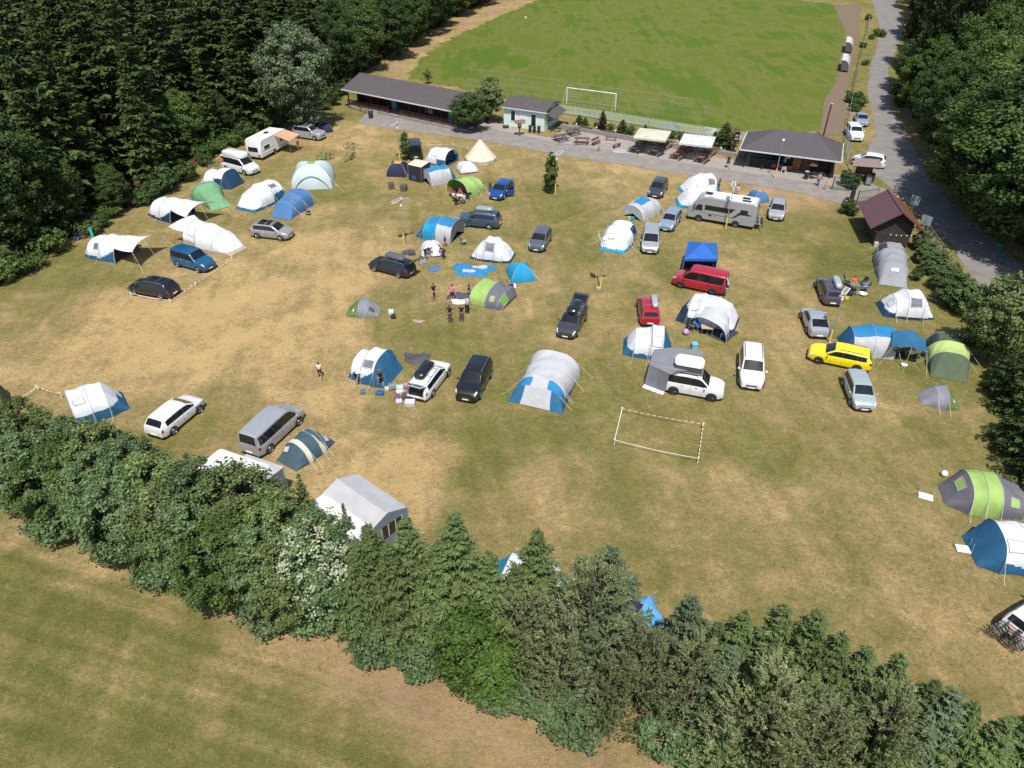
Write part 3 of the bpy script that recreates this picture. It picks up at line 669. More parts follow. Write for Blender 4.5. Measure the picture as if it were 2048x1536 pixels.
# --- hedge in the foreground
def front_hedge():
    random.seed(77)
    HB = [leafy_proto('hedge_bush', 6.5, 2.5, .1, 400 + i, m_, clumps=230, per=95, cr=.46, leaf=.16, fill=.2, lobes=12, shape=.6, up=.35) for i, m_ in enumerate((L_HEDGE, L_PALE, L_MID, L_HEDGE))]
    WB = leafy_proto('blossoming_bush', 6.5, 2.0, .2, 410, L_HEDGE, clumps=220, per=70, cr=.45, leaf=.17, extra=(L_BLOOM, 280, 20, .42, .15), shape=.6)
    SP = [spruce_proto('hedge_spruce', 8.5, 2.2, 420 + i, L_SPRH, whorls=30, per=9, twigs=26, tl=.44, tw=.042, hang=.35, up=.35, power=.95, droop=.34) for i in range(3)]
    BL = [spruce_proto('blue_spruce', 7.5, 1.8, 430 + i, L_BLUE, whorls=28, per=10, twigs=20, tl=.42, tw=.05, droop=.12, up=.45, hang=.15) for i in range(1)]
    PI = [pine_proto('hedge_pine', 9.0, 2.7, 440 + i, L_PINE, branches=84, tl=.36, tw=.026, z0=.06) for i in range(2)]
    BG = leafy_proto('bright_bush', 4.6, 1.7, .05, 450, L_BRIGHT, clumps=200, per=60, cr=.42, leaf=.17, shape=.45, up=.3)
    g1 = 'leafy bushes of the foreground hedge'
    left = [(-60, 905, 780), (-10, 955, 800), (55, 930, 806), (40, 985, 830), (115, 965, 828), (105, 1018, 868), (180, 985, 848), (165, 1035, 890), (240, 1020, 862), (225, 1062, 910), (305, 1050, 885), (290, 1105, 950), (370, 1080, 905), (350, 1130, 975),
            (435, 1105, 940), (420, 1160, 1010), (500, 1130, 955), (485, 1185, 1040), (560, 1150, 985), (550, 1205, 1060), (595, 1215, 1080), (610, 1150, 1035)]
    for i, (a, b, t) in enumerate(left):
        p = HB[(i * 3 + (i // 5)) % 4] if i % 4 else HB[1]
        plant(p, G(a, b), h=hz((a, b), t), label='dense leafy bush of the foreground hedge on the left', cat='bush', group=g1, wid=random.uniform(.95, 1.2))
    plant(WB, G(658, 1222), h=hz((658, 1222), 1050), label='white blossoming bush in the foreground hedge below the grey caravan awning', cat='bush', wid=1.0)
    gs = 'spruces of the foreground hedge'
    for i, (a, b, t, w_) in enumerate(((340, 1020, 868, .8), (415, 1045, 905, .8), (255, 985, 850, .8), (628, 1095, 948, .62), (705, 1120, 1005, .55), (760, 1225, 1046, 1.1), (830, 1240, 1036, 1.15), (800, 1275, 1090, 1.1), (888, 1270, 1080, 1.1), (920, 1255, 1026, 1.05), (980, 1290, 1105, 1.1), (1066, 1290, 1056, .95), (1030, 1300, 1130, 1.0), (735, 1265, 1100, 1.0),
            (1440, 1395, 1200, 1.1), (1500, 1410, 1190, 1.1), (1555, 1440, 1204, 1.1), (1600, 1470, 1245, 1.1), (1645, 1490, 1272, 1.1), (1700, 1510, 1290, 1.1), (1480, 1480, 1285, 1.1), (1560, 1520, 1330, 1.1), (1640, 1560, 1380, 1.1), (1760, 1560, 1342, 1.1), (1830, 1590, 1385, 1.1), (1960, 1600, 1392, 1.0), (2010, 1640, 1425, 1.1), (1890, 1620, 1420, 1.1), (1400, 1390, 1225, 1.0), (1720, 1610, 1440, 1.1), (2070, 1660, 1450, 1.1))):
        t += 20 if a > 1380 else 0; plant(SP[i % 3], G(a, b), h=hz((a, b), t), label='grey green spruce in the foreground hedge', cat='tree', group=gs, wid=w_ * random.uniform(1.0, 1.15))
    for a, b, t, lab, w_ in ((1192, 1345, 1098, 'blue grey spruce behind the tall pine of the foreground hedge', 1.1), (1345, 1370, 1196, 'blue grey spruce hiding the small blue tent', 1.2), (1420, 1455, 1300, 'blue grey spruce in front of the dark hedge spruces', 1.1), (1790, 1580, 1385, 'blue grey spruce near the lower right corner', 1.2)):
        plant(BL[0], G(a, b), h=hz((a, b), t), label=lab, cat='tree', wid=w_)
    for i, (a, b, t, lab, w_) in enumerate(((1165, 1385, 1136, 'tall pine with a bare reddish stem in the middle of the foreground hedge', 1.0), (1045, 1345, 1190, 'smaller grey green pine left of the tall pine', 1.25), (1270, 1425, 1268, 'bushy pine right of the tall pine', 1.15), (1120, 1400, 1280, 'low spreading pine at the foot of the tall pine', 1.15), (1360, 1450, 1290, 'grey green pine leaning out over the bare strip', 1.1), (1220, 1440, 1320, 'low pine nearest the bare strip below the tall pine', 1.15), (1690, 1590, 1400, 'pine among the spruces of the lower right hedge', 1.2), (1490, 1540, 1350, 'pine in front of the lower right spruces', 1.3), (1590, 1590, 1420, 'pine touching the bottom edge of the picture', 1.3))):
        plant(PI[i % 2], G(a, b), h=hz((a, b), t), label=lab, cat='tree', wid=w_)
    plant(BG, G(935, 1365), h=hz((935, 1365), 1225), label='bright green bush bulging out of the foreground hedge', cat='bush', wid=.82)
    plant(BG, G(985, 1385), h=hz((985, 1385), 1290), label='lower bright green bush beside the bare strip', cat='bush', wid=1.1)
    lb = leafy_proto('low_hedge_shrub', 1.8, 1.2, .05, 460, L_HEDGE, clumps=70, per=50, cr=.35, leaf=.15)
    for a, b, t in ((1055, 1405, 1370), (1120, 1435, 1395), (1160, 1455, 1410), (760, 1300, 1255), (845, 1330, 1290), (70, 1005, 950), (130, 1060, 1000), (330, 1155, 1105), (1330, 1490, 1450), (1395, 1505, 1465), (640, 1245, 1200), (1000, 1400, 1360), (250, 1110, 1060), (1550, 1530, 1480), (560, 1235, 1180)):
        plant(lb, G(a, b), h=hz((a, b), t), label='low leafy shrub at the foot of the foreground hedge', cat='bush', group='shrubs at the foot of the hedge', wid=1.2)
front_hedge()

def tufts():
    g = np.random.default_rng(5); pts = []
    for (x0, x1, y0, y1, n) in ((0, 900, 1010, 1536, 1300), (900, 1500, 1400, 1536, 500), (0, 2048, 420, 1150, 2600), (1200, 2048, 1050, 1400, 900)):
        for a, b in zip(g.uniform(x0, x1, n), g.uniform(y0, y1, n)): p = G(a, b); pts.append((p.x, p.y))
    P = np.array(pts); n = len(P); k = 7
    base = np.repeat(np.concatenate([P, np.zeros((n, 1))], 1), k, 0); base[:, :2] += g.normal(0, .09, (n * k, 2))
    D = g.normal(0, .5, (n * k, 3)); D[:, 2] = 1; D = unit(D) * (g.uniform(.04, .12, n * k) * np.repeat(g.uniform(.5, 1.3, n), k))[:, None]
    q = rhomb(base, D, g.normal(0, 1, (n * k, 3)), np.full(n * k, .022), .5)
    o = np_mesh('grass_tufts', q, 4, leaf_mat('tuft', (.20, .22, .07), (.45, .38, .20), .3)); setp(o, 'small tufts of longer grass scattered over the mown meadow', 'grass', kind='stuff')
tufts()

# ------------------------------------------------------------------ vehicles (local +X forward, +Y left)
def interp(pts, x):
    for (a, b), (c, d) in zip(pts[:-1], pts[1:]):
        if x <= c: 
            t = (x - a) / (c - a) if c > a else 0
            return b + (d - b) * max(0, min(1, t))
    return pts[-1][1]
# silhouettes: (x/L, z/H) from tail to nose; belt = shoulder height; xa.. = windscreen base, roof front, roof rear, rear window base
SIL = {
 'hatch': dict(top=[(-.5,.36),(-.492,.56),(-.475,.66),(-.385,.945),(-.30,.985),(-.08,1.0),(.06,.985),(.12,.955),(.285,.665),(.33,.64),(.44,.56),(.485,.47),(.5,.34)], belt=.63, xa=.285, xrf=.12, xrr=-.385, xrb=-.475),
 'estate': dict(top=[(-.5,.36),(-.494,.58),(-.482,.66),(-.425,.93),(-.40,.955),(-.10,1.0),(.04,.99),(.10,.96),(.255,.66),(.30,.635),(.43,.56),(.482,.46),(.5,.33)], belt=.625, xa=.255, xrf=.10, xrr=-.425, xrb=-.482),
 'sedan': dict(top=[(-.5,.36),(-.49,.58),(-.46,.655),(-.36,.68),(-.20,.93),(-.12,.985),(-.02,1.0),(.06,.985),(.11,.955),(.26,.66),(.30,.635),(.44,.55),(.485,.46),(.5,.33)], belt=.635, xa=.26, xrf=.11, xrr=-.19, xrb=-.36),
 'fast': dict(top=[(-.5,.36),(-.492,.58),(-.475,.665),(-.43,.70),(-.21,.945),(-.12,.99),(-.02,1.0),(.06,.985),(.11,.955),(.26,.66),(.30,.635),(.44,.55),(.485,.46),(.5,.33)], belt=.635, xa=.26, xrf=.11, xrr=-.21, xrb=-.43),
 'suv': dict(top=[(-.5,.38),(-.494,.58),(-.48,.66),(-.42,.93),(-.39,.96),(-.10,1.0),(.05,.985),(.10,.955),(.235,.68),(.29,.655),(.44,.60),(.488,.50),(.5,.36)], belt=.62, xa=.235, xrf=.10, xrr=-.42, xrb=-.48),
 'mpv': dict(top=[(-.5,.34),(-.497,.56),(-.488,.62),(-.455,.94),(-.43,.965),(-.10,1.0),(.06,.985),(.13,.945),(.31,.62),(.35,.585),(.455,.51),(.49,.42),(.5,.30)], belt=.575, xa=.31, xrf=.13, xrr=-.455, xrb=-.488),
 'combi': dict(top=[(-.5,.34),(-.498,.54),(-.492,.60),(-.475,.94),(-.455,.97),(-.10,1.0),(.06,.985),(.115,.955),(.255,.62),(.30,.59),(.44,.53),(.488,.44),(.5,.32)], belt=.57, xa=.255, xrf=.115, xrr=-.475, xrb=-.492),
 'van': dict(top=[(-.5,.30),(-.498,.50),(-.494,.56),(-.478,.95),(-.455,.98),(-.10,1.0),(.12,.985),(.185,.95),(.325,.60),(.37,.555),(.455,.48),(.49,.40),(.5,.28)], belt=.53, xa=.325, xrf=.185, xrr=-.478, xrb=-.494),
}
class Body:
    def __init__(s, sil, L, W, H, z0=.20):
        s.d = SIL[sil]; s.L, s.W, s.H, s.z0 = L, W, H, z0; s.belt = s.d['belt'] * H
        s.tumb = .16 if sil in ('hatch', 'estate', 'sedan', 'suv', 'fast') else .11
    def w(s, x):
        f = abs(x / s.L) * 2
        return s.W / 2 * (1 - (.20 if x > 0 else .13) * max(0, (f - .62) / .38) ** 2.2)
    def ring(s, x):
        zt = interp(s.d['top'], x / s.L) * s.H; w = s.w(x); z0 = s.z0 + .10 * max(0, abs(x / s.L) * 2 - .86) / .14
        zb = min(s.belt * (1 + .02 * (-x / s.L)), zt - .035)
        t = max(0, min(1, (zt - zb) / (s.H - s.belt)))
        lip = min(.05, (zt - zb) * .5)
        return [(0, z0), (w * .88, z0), (w * .965, z0 + .07), (w, z0 + (zb - z0) * .45), (w * .99, zb - .06 * min(1, (zb - z0))), (w * .96, zb),
                (w * (.955 - s.tumb * t - .02), zb + (zt - zb - lip) * (.97)), (w * (.87 - s.tumb * t), zt - .008), (w * .45, zt + .022 * (.4 + t)), (0, zt + .03 * (.4 + t))]
    def pt(s, x, k, side=1):
        r = s.ring(x); i = min(int(k), len(r) - 2); f = k - i
        a, b = r[i], r[i + 1]; return Vector((x, side * (a[0] + (b[0] - a[0]) * f), a[1] + (b[1] - a[1]) * f))
    def xs(s):
        L = s.L; out = set()
        for (a, _), (b, _) in zip(s.d['top'][:-1], s.d['top'][1:]):
            n = max(1, int((b - a) / .03))
            for i in range(n): out.add(round(a + (b - a) * i / n, 4))
        out.add(.5); return [x * L for x in sorted(out)]
    def mesh(s):
        mb = MB(); rows = []
        for x in s.xs():
            r = s.ring(x); rows.append([(x, y, z) for y, z in r] + [(x, -y, z) for y, z in r[-2:0:-1]])
        mb.grid(rows, closed_v=True); n = len(rows[0])
        mb.f.append(tuple(range(n))); mb.f.append(tuple(reversed(range(mb.n - n, mb.n)))); mb.mi += [0, 0]
        return mb
    def patch(s, xa, xb, ka, kb, nu=6, nv=4, off=.008, side=1, both=False):
        """quad strip lying just outside the body surface"""
        mb = MB()
        def cell(x, k, sd):
            p = s.pt(x, k, sd); e = 1e-2
            du = s.pt(x + e, k, sd) - s.pt(x - e, k, sd); dv = s.pt(x, min(k + e, 8.999), sd) - s.pt(x, max(k - e, 0), sd)
            n = du.cross(dv)
            if n.length < 1e-9: return p
            n.normalize()
            ctr = Vector((x * .9, 0, s.belt * .8))
            if n.dot(p - ctr) < 0: n = -n
            return p + n * off
        if both:   # across the whole width, kb is the outer ring index on both sides
            P = []
            for i in range(nu + 1):
                x = xa + (xb - xa) * i / nu
                P.append([cell(x, 8.999 - (8.999 - kb) * j / nv, 1) for j in range(nv, -1, -1)] + [cell(x, 8.999 - (8.999 - kb) * j / nv, -1) for j in range(1, nv + 1)])
        else: P = [[cell(xa + (xb - xa) * i / nu, ka + (kb - ka) * j / nv, side) for j in range(nv + 1)] for i in range(nu + 1)]
        mb.grid(P); return mb
def rounded_box(L, W, H, r=.12, taper=.0, n=5):
    """lofted box rounded at its ends and top, centred on x,y with base z=0"""
    mb = MB(); rows = []
    st = [-.5, -.485, -.45, -.38, -.2, 0, .2, .38, .45, .485, .5]
    for u in st:
        f = abs(u) * 2; k = (1 - max(0, (f - .72) / .28) ** 2.5 * .45); hh = H * (1 - (max(0, (f - .7) / .3) ** 2) * .5 - (taper * (u + .5)))
        ww = W / 2 * k; row = []
        for y, z in ((-1, .12), (-1, .5), (-.93, .82), (-.75, .97), (0, 1.03), (.75, .97), (.93, .82), (1, .5), (1, .12), (.85, 0), (-.85, 0)): row.append((u * L, y * ww, z * hh))
        rows.append(row)
    mb.grid(rows, closed_v=True); m = len(rows[0])
    mb.f.append(tuple(reversed(range(m)))); mb.f.append(tuple(range(mb.n - m, mb.n))); mb.mi += [0, 0]
    return mb
def make_wheel(root, x, y, rad, wid=.20, rim=ALLOY):
    s = 1 if y > 0 else -1
    t = MB(); t.lathe([(rad * .62, -wid / 2), (rad * .93, -wid / 2), (rad, -wid * .32), (rad, wid * .32), (rad * .93, wid / 2), (rad * .62, wid / 2)], seg=22, axis='y')
    o = t.build('wheel', RUBBER, root, smooth=40, loc=(x, y, rad))
    m = MB(); yo = s * wid * .46
    m.lathe([(0.01, yo), (rad * .16, yo + s * .012), (rad * .2, yo)] if s > 0 else [(rad * .2, yo), (rad * .16, yo + s * .012), (0.01, yo)], seg=10, axis='y')
    m.lathe([(rad * .58, yo - s * .03), (rad * .66, yo + s * .02), (rad * .70, yo - s * .01)], seg=22, axis='y')
    for k in range(5):
        a = k * 2 * math.pi / 5
        for da in (-.13, .13):
            ca, sa = math.cos(a + da), math.sin(a + da)
            m.tube([(ca * rad * .12, yo, sa * rad * .12), (ca * rad * .62, yo - s * .004, sa * rad * .62)], rad * .065, 4)
    m.build('rim', rim, o, smooth=40)
    b = MB(); b.lathe([(0.01, 0), (rad * .62, 0.001)], c=(0, s * wid * .40, 0), seg=18, axis='y'); b.build('brake_disc', BLACKPL, o)
_vc = 0
def vehicle(name, label, cat, sil, L, W, H, col_mat, mid, head, wb=None, roof=None, rails=False, box=None, bars=False, tailgate=False, doors=(), rim=ALLOY, sides=3, dark_trim=False, plate=True, wr=None, panel=False, z0=.2, group=None, black_pillar=True):
    """mid: ground point of the centre; head: heading angle"""
    root = thing(name, label, cat, mid, head, group)
    B = Body(sil, L, W, H, z0); d = B.d
    B.mesh().build('body', col_mat, root, smooth=32)
    wb = wb or L * .60; wr = wr or (.325 if H < 1.62 else .345); xf = L * .5 - L * .185; xr = xf - wb
    for x in (xf, xr):
        for s in (1, -1):
            make_wheel(root, x, s * (W / 2 - .055), wr, rim=rim)
            # wheel arch, a dark half ring standing proud of the flank
            a = MB(); rows = []
            for k in range(15):
                th = math.pi * (k / 14) * 1.12 - .19
                c_, s_ = math.cos(th), math.sin(th); yy = s * (B.w(x) + .004)
                rows.append([(x + c_ * wr * .9, yy * .97, wr + s_ * wr * .9), (x + c_ * wr * 1.06, yy, wr + s_ * wr * 1.06), (x + c_ * wr * (1.20 if dark_trim else 1.11), yy + s * .006, wr + s_ * wr * (1.20 if dark_trim else 1.11)), (x + c_ * wr * 1.2, yy - s * .03, wr + s_ * wr * 1.2)])
            a.grid(rows)
            disc = [(x + math.cos(t) * wr * 1.06, s * (B.w(x) + .002), max(z0 - .01, wr + math.sin(t) * wr * 1.06)) for t in [i * 2 * math.pi / 22 for i in range(22)]]
            a.poly(disc); a.build('wheel_arch', BLACKPL, root)
    L_ = L
    # glass
    e = .012
    xa, xrf, xrr, xrb = d['xa'] * L, d['xrf'] * L, d['xrr'] * L, d['xrb'] * L
    B.patch(xa - e * L, xrf + .004 * L, 0, 7.12, 8, 5, both=True).build('windscreen', GLASS, root, smooth=40)
    if not tailgate: B.patch(xrb + .12 * (xrr - xrb), xrr - .06 * (xrr - xrb) if abs(xrr - xrb) > .1 else xrr, 0, 7.2, 5, 5, both=True).build('rear_window', GLASS, root, smooth=40)
    x0, x1 = xrr + (xrb - xrr) * .12 + .03 * L, xa - .035 * L
    cuts = {2: [0, .52, 1], 3: [0, .23, .60, 1], 4: [0, .30, .62, 1]}[sides]
    for s in (1, -1):
        if panel:
            B.patch(x1 - .30 * (x1 - x0), x1, 5.1, 5.9, 6, 3, side=s).build('side_window', GLASS, root, smooth=40); continue
        for a, b in zip(cuts[:-1], cuts[1:]):
            pa, pb = x0 + (x1 - x0) * a, x0 + (x1 - x0) * b
            B.patch(pa + .028 * (a > 0), pb - .028 * (b < 1), 5.08, 5.9, 6, 3, side=s).build('side_window', GLASS, root, smooth=40)
        if black_pillar: B.patch(x0 + .02, x1 - .02, 5.1, 5.86, 10, 2, off=.003, side=s).build('window_surround', BLACKPL, root, smooth=40)
    # lamps, grille, bumpers
    for s in (1, -1):
        B.patch(.425 * L, .492 * L, 4.25, 7.0, 5, 5, off=.009, side=s).build('headlight', CLEARLAMP, root, smooth=40)
        B.patch(-.494 * L, -.455 * L, 3.5, 5.0 if sil != 'sedan' else 6.0, 4, 4, off=.009, side=s).build('tail_light', REDLAMP, root, smooth=40)
        m = MB(); m.box((xa - .06 * L, s * (W / 2 + .10), B.belt + .075), (.12, .17, .13), bev=.035); m.tube([(xa - .05 * L, s * (W / 2 - .05), B.belt + .01), (xa - .055 * L, s * (W / 2 + .07), B.belt + .05)], .022, 5)
        m.build('wing_mirror', col_mat, root, smooth=40)
        for hx in (.06, -.17):
            h_ = MB(); h_.box((hx * L, s * (B.w(0) + .008), B.belt - .10), (.17, .025, .028), bev=.008); h_.build('door_handle', col_mat if not dark_trim else BLACKPL, root)
            sx = hx - .09
        for sx in ((.145, -.03, -.235) if sides > 2 else (.145, -.06)):
            q = MB(); P = [[B.pt(sx * L + dx, k, s) + Vector((0, s * .004, 0)) for k in (2.1, 3, 4, 4.95)] for dx in (-.006, .006)]; q.grid(P); q.build('door_seam', BLACKPL, root)
    zt = interp(d['top'], .497) * H
    g_ = MB(); g_.box((L * .497, 0, z0 + (zt - z0) * .74), (.05, W * .46, (zt - z0) * .30), bev=.02); g_.build('grille', BLACKPL, root)
    for bx, bw in ((.495, .66), (-.495, .70)): g_ = MB(); g_.box((L * bx, 0, z0 + .11), (.06, W * bw, .13), bev=.03); g_.build('bumper_trim', BLACKPL, root)
    if plate:
        m = MB(); m.box((L * .497 + .033, 0, z0 + (zt - z0) * .42), (.012, .50, .11)); m.build('number_plate', WHITEPL, root)
        m = MB(); m.box((-L * .5 - .012, 0, z0 + (interp(d['top'], -.5) * H - z0) * .72), (.03, .50, .11)); m.build('number_plate', WHITEPL, root)
    if roof: B.patch(xrr + .06 * L, xrf - .005 * L, 0, 7.1, 6, 4, off=.004, both=True).build('roof_panel', roof, root, smooth=40)
    zr = H * 1.0
    if rails or bars or box:
        for s in (1, -1):
            m = MB(); yy = s * W / 2 * .70
            pts = [(xrr + .05 * L, yy, interp(d['top'], (xrr + .05 * L) / L) * H)] + [(xrr + .07 * L + (xrf - xrr - .14 * L) * i / 4, yy, interp(d['top'], (xrr + .07 * L + (xrf - xrr - .14 * L) * i / 4) / L) * H + .055) for i in range(5)] + [(xrf - .05 * L, yy, interp(d['top'], (xrf - .05 * L) / L) * H)]
            m.tube(pts, .02, 5); m.build('roof_rail', (BLACKPL if rails == 'black' else ALLOY), root, smooth=50)
    if bars or box:
        for bx in (-.20, .02):
            m = MB(); m.tube([(bx * L, -W * .37, zr + .06), (bx * L, W * .37, zr + .06)], .022, 5); m.build('roof_bar', ALLOY, root, smooth=50)
    if box:
        bm_, bl, bw, by, bh = box
        o = rounded_box(bl, bw, bh).build('roof_box', bm_, root, smooth=40, loc=(-.11 * L, by, zr + .085))
        m = MB(); m.box((0, 0, bh * .42), (bl * .90, bw * 1.012, .015)); m.build('lid_seam', BLACKPL, o)
    if tailgate:
        ang = R(30); xr_, zr_ = xrr, interp(d['top'], xrr / L) * H - .02
        ln = 1.0; ww = W * .40
        P = []; 
        for i in range(5):
            t = i / 4; P.append([(xr_ - math.cos(ang) * ln * t - .02, y * ww * (1 - .05 * t), zr_ + math.sin(ang) * ln * t - .10 * t * t + .03 * (1 - abs(y))) for y in (-1, -.6, 0, .6, 1)])
        m = MB(); m.grid(P); m.grid([[(p[0], p[1], p[2] - .06) for p in r_] for r_ in P]); o = m.build('tailgate', col_mat, root, smooth=40)
        P2 = [[(p[0], p[1] * .82, p[2] + .012) for p in r_] for r_ in P[0:4]]; m = MB(); m.grid(P2); m.build('rear_window', GLASS, o, smooth=40)
        # open boot: a black sheet over the tail, painted for its dark hollow
        yb = B.pt(xrb, 7.2, 1).y * .92; zb_ = B.belt; m = MB(); m.grid([[(-L * .5 - .02, y, zb_ - .34), (-L * .5 - .02, y, zb_ - .02), (xrb - .03, y, zb_ + .05), (xrr - .03, y * .9, H * .93)] for y in (-yb, 0, yb)]); m.build('boot_opening', BLACKPL, root)
    for (s, xh, ang) in doors:
        m = MB(); Lh = .95; ca, sa = math.cos(ang), math.sin(ang); y0 = s * (W / 2 + .02)
        def pp(u, z): return (xh * L - Lh * u * ca, y0 + s * Lh * u * sa - s * .12 * max(0, z - B.belt), z)
        m.poly([pp(0, z0 + .08), pp(1, z0 + .08), pp(1, B.belt), pp(0, B.belt)]); m.poly([(p[0], p[1] - s * .05, p[2]) for p in (pp(0, z0 + .08), pp(1, z0 + .08), pp(1, B.belt), pp(0, B.belt))])
        o = m.build('open_door', col_mat, root)
        m = MB(); m.poly([pp(.05, B.belt), pp(.96, B.belt), pp(.9, H * .93), pp(.45, H * .93)]); m.build('door_glass', GLASS, o)
    return root
def side_pose(pf, pr, W, side, L, wb=None):
    """wheel contact points (front, rear) of the visible flank; side 1 = left flank visible"""
    a, b = G(*pf), G(*pr); h = math.atan2(a.y - b.y, a.x - b.x); wbm = (a - b).length
    mid = (a + b) / 2; n = Vector((-math.sin(h), math.cos(h), 0)); mid = mid - n * side * (W / 2 - .08)
    wb = wb or L * .6; off = (L * .5 - L * .185) - wb / 2       # centre of the wheelbase relative to body centre
    return mid - Vector((math.cos(h), math.sin(h), 0)) * off, h
def end_pose(pl, pr, L, front=True):
    """image-left and image-right ends of the bumper on the ground"""
    a, b = G(*pl), G(*pr); t = (b - a).normalized(); n = Vector((-t.y, t.x, 0))   # points away from the camera
    h = math.atan2(-n.y, -n.x) if front else math.atan2(n.y, n.x)
    return (a + b) / 2 + n * L / 2, h
PW = paint('white', (.66, .66, .65)); PBLK = paint('black', (.010, .010, .012)); PNAVY = paint('navy', (.010, .014, .030)); PSIL = paint('silver', (.40, .41, .42), .35)
PBLUE = paint('blue', (.010, .060, .25), .1); PTEAL = paint('teal_blue', (.012, .10, .22), .2); PGREY = paint('grey', (.11, .125, .15), .3); PDG = paint('dark_grey', (.055, .06, .068), .3)
PSB = paint('slate_blue', (.05, .085, .13), .3); PRED = paint('red', (.36, .010, .022)); PYEL = paint('yellow', (.80, .62, .01)); PGS = paint('pale_green_silver', (.40, .46, .45), .3)
PBS = paint('blue_silver', (.27, .34, .42), .3); PBOX = paint('box_grey', (.33, .36, .39)); PBOXD = paint('box_dark', (.09, .10, .11)); PGRAPH = paint('graphite', (.075, .07, .078), .2); PWARM = paint('warm_silver', (.36, .35, .33), .35)
DARKRIM = mat('dark_rim', (.06, .06, .065), rough=.4, metal=.6)

def cars():
    def S(lab, sil, L, W, H, m, pf, pr, side, **k):
        cat = k.pop('cat', 'car'); nm = k.pop('name', 'parked_car'); mid, h = side_pose(pf, pr, W, side, L, k.get('wb')); return vehicle(nm, lab, cat, sil, L, W, H, m, mid, h, **k)
    def E(lab, sil, L, W, H, m, pl, pr, front=True, **k):
        cat = k.pop('cat', 'car'); nm = k.pop('name', 'parked_car'); mid, h = end_pose(pl, pr, L, front); return vehicle(nm, lab, cat, sil, L, W, H, m, mid, h, **k)
    S('silver off road car parked in the shade beside the caravan', 'suv', 4.6, 1.83, 1.78, PSIL, (631.8,282), (595.2,276.8), -1, rails='black', roof=BLACKPL)
    S('black hatchback with silver bars on its roof, alone on the dry grass at the left', 'hatch', 4.6, 1.80, 1.47, PBLK, (272.9,590.3), (321.2,598.5), 1, bars=True)
    S('teal blue family van parked beside the white and beige tent', 'combi', 4.38, 1.81, 1.80, PTEAL, (398.9,545.7), (357.8,534), -1)
    S('warm silver hatchback with a black glass roof on the dry grass', 'hatch', 4.4, 1.80, 1.55, PWARM, (560.6,481.9), (517.5,476.9), -1, roof=GLASS)
    S('slate blue off road car with a silver roof box', 'suv', 4.66, 1.88, 1.68, PSB, (929.8,454.2), (978.2,458.8), 1, rails=True, box=(PSIL, 1.9, .8, -.15, .32))
    S('dark navy estate with grey roof box and its tailgate raised', 'estate', 4.65, 1.80, 1.48, PNAVY, (752.3,543.3), (795,555), 1, rails=True, box=(PBOXD, 2.1, .8, 0, .38), tailgate=True)
    S('red passenger van with a covered bike rack behind', 'van', 5.0, 1.92, 1.97, PRED, (1360.8,575.7), (1423.2,589.5), 1, name='parked_van', cat='van', rim=DARKRIM, wb=3.0)
    S('yellow estate car in front of the blue and grey tunnel tent', 'estate', 4.75, 1.84, 1.49, PYEL, (1642,728.2), (1704,741.3), 1, rails='black', rim=DARKRIM)
    S('white hatchback seen from behind, on the dry grass above the left hedge', 'hatch', 4.35, 1.82, 1.46, PW, (399.2,825.8), (349.3,867.5), -1)
    S('silver passenger van beside the dark green and cream tent', 'van', 5.1, 1.92, 1.90, PSIL, (598,849.7), (540.7,904.4), -1, name='parked_van', cat='van', wb=3.2)
    S('white estate with black roof box and open tailgate beside heaps of luggage', 'estate', 4.7, 1.83, 1.48, PW, (896,752.3), (865.2,793.3), -1, rails=True, box=(PBLK, 2.2, .82, .12, .40), tailgate=True)
    S('white boxy car half hidden by the wooden notice shelter on the verge', 'hatch', 4.1, 1.79, 1.62, PW, (1709,331), (1757.8,338.3), 1)
    E('bright blue hatchback with its front doors open beside the green tunnel tent', 'hatch', 4.3, 1.79, 1.46, PBLUE, (975.2,399.7), (1004,404.3), doors=((1, .16, R(50)), (-1, .16, R(50))))
    E('bluish grey hatchback standing alone right of the white vis a vis tent', 'hatch', 4.2, 1.73, 1.49, PGREY, (1056.5,504.2), (1086,507.9), rails=True)
    E('dark grey estate with black roof box and raised tailgate in the middle of the meadow', 'estate', 4.6, 1.79, 1.48, PDG, (1110.3,676), (1148.3,683.3), rails=True, box=(PBLK, 2.2, .85, 0, .40), tailgate=True)
    E('silver people carrier next to the white and blue dome tent', 'mpv', 4.6, 1.81, 1.68, PSIL, (1281.7,509), (1315.4,511.8))
    E('blue silver small estate parked behind the silver people carrier', 'estate', 4.2, 1.65, 1.48, PBS, (1316,462), (1343,467))
    E('silver hatchback parked right of the motorhome near the path', 'hatch', 4.2, 1.75, 1.51, PSIL, (1533.6,441.5), (1565.9,446))
    E('red estate seen from behind with a grey roof box', 'estate', 4.5, 1.75, 1.46, PRED, (1280.2,654.8), (1318.3,656.4), False, rails=True, box=(PBOX, 1.9, .55, -.38, .34))
    E('white people carrier facing the camera with its grille towards the empty pitch', 'combi', 4.55, 1.85, 1.80, PW, (1476.5,780), (1524.8,786.7), rails='black')
    E('graphite estate with a grey roof box seen from behind beside the camping gear', 'estate', 4.5, 1.75, 1.47, PGRAPH, (1647.2,613.6), (1681,616.3), False, rails=True, box=(PBOX, 2.0, .62, -.35, .40))
    E('silver coupe like hatchback seen from behind by the lamp post', 'fast', 4.3, 1.76, 1.40, PSIL, (1618.6,678.8), (1656.4,681.4), False)
    E('pale green silver hatchback alone at the right of the meadow', 'hatch', 4.15, 1.70, 1.47, PGS, (1707,824.6), (1747,828))
    E('black off road car facing the camera in the middle of the meadow', 'suv', 4.65, 1.86, 1.66, PBLK, (909,803.6), (953,811), rails=True)
    E('dark grey hatchback parked by the path above the white and blue dome tent', 'hatch', 4.4, 1.78, 1.47, PDG, (1294,396), (1323,400))
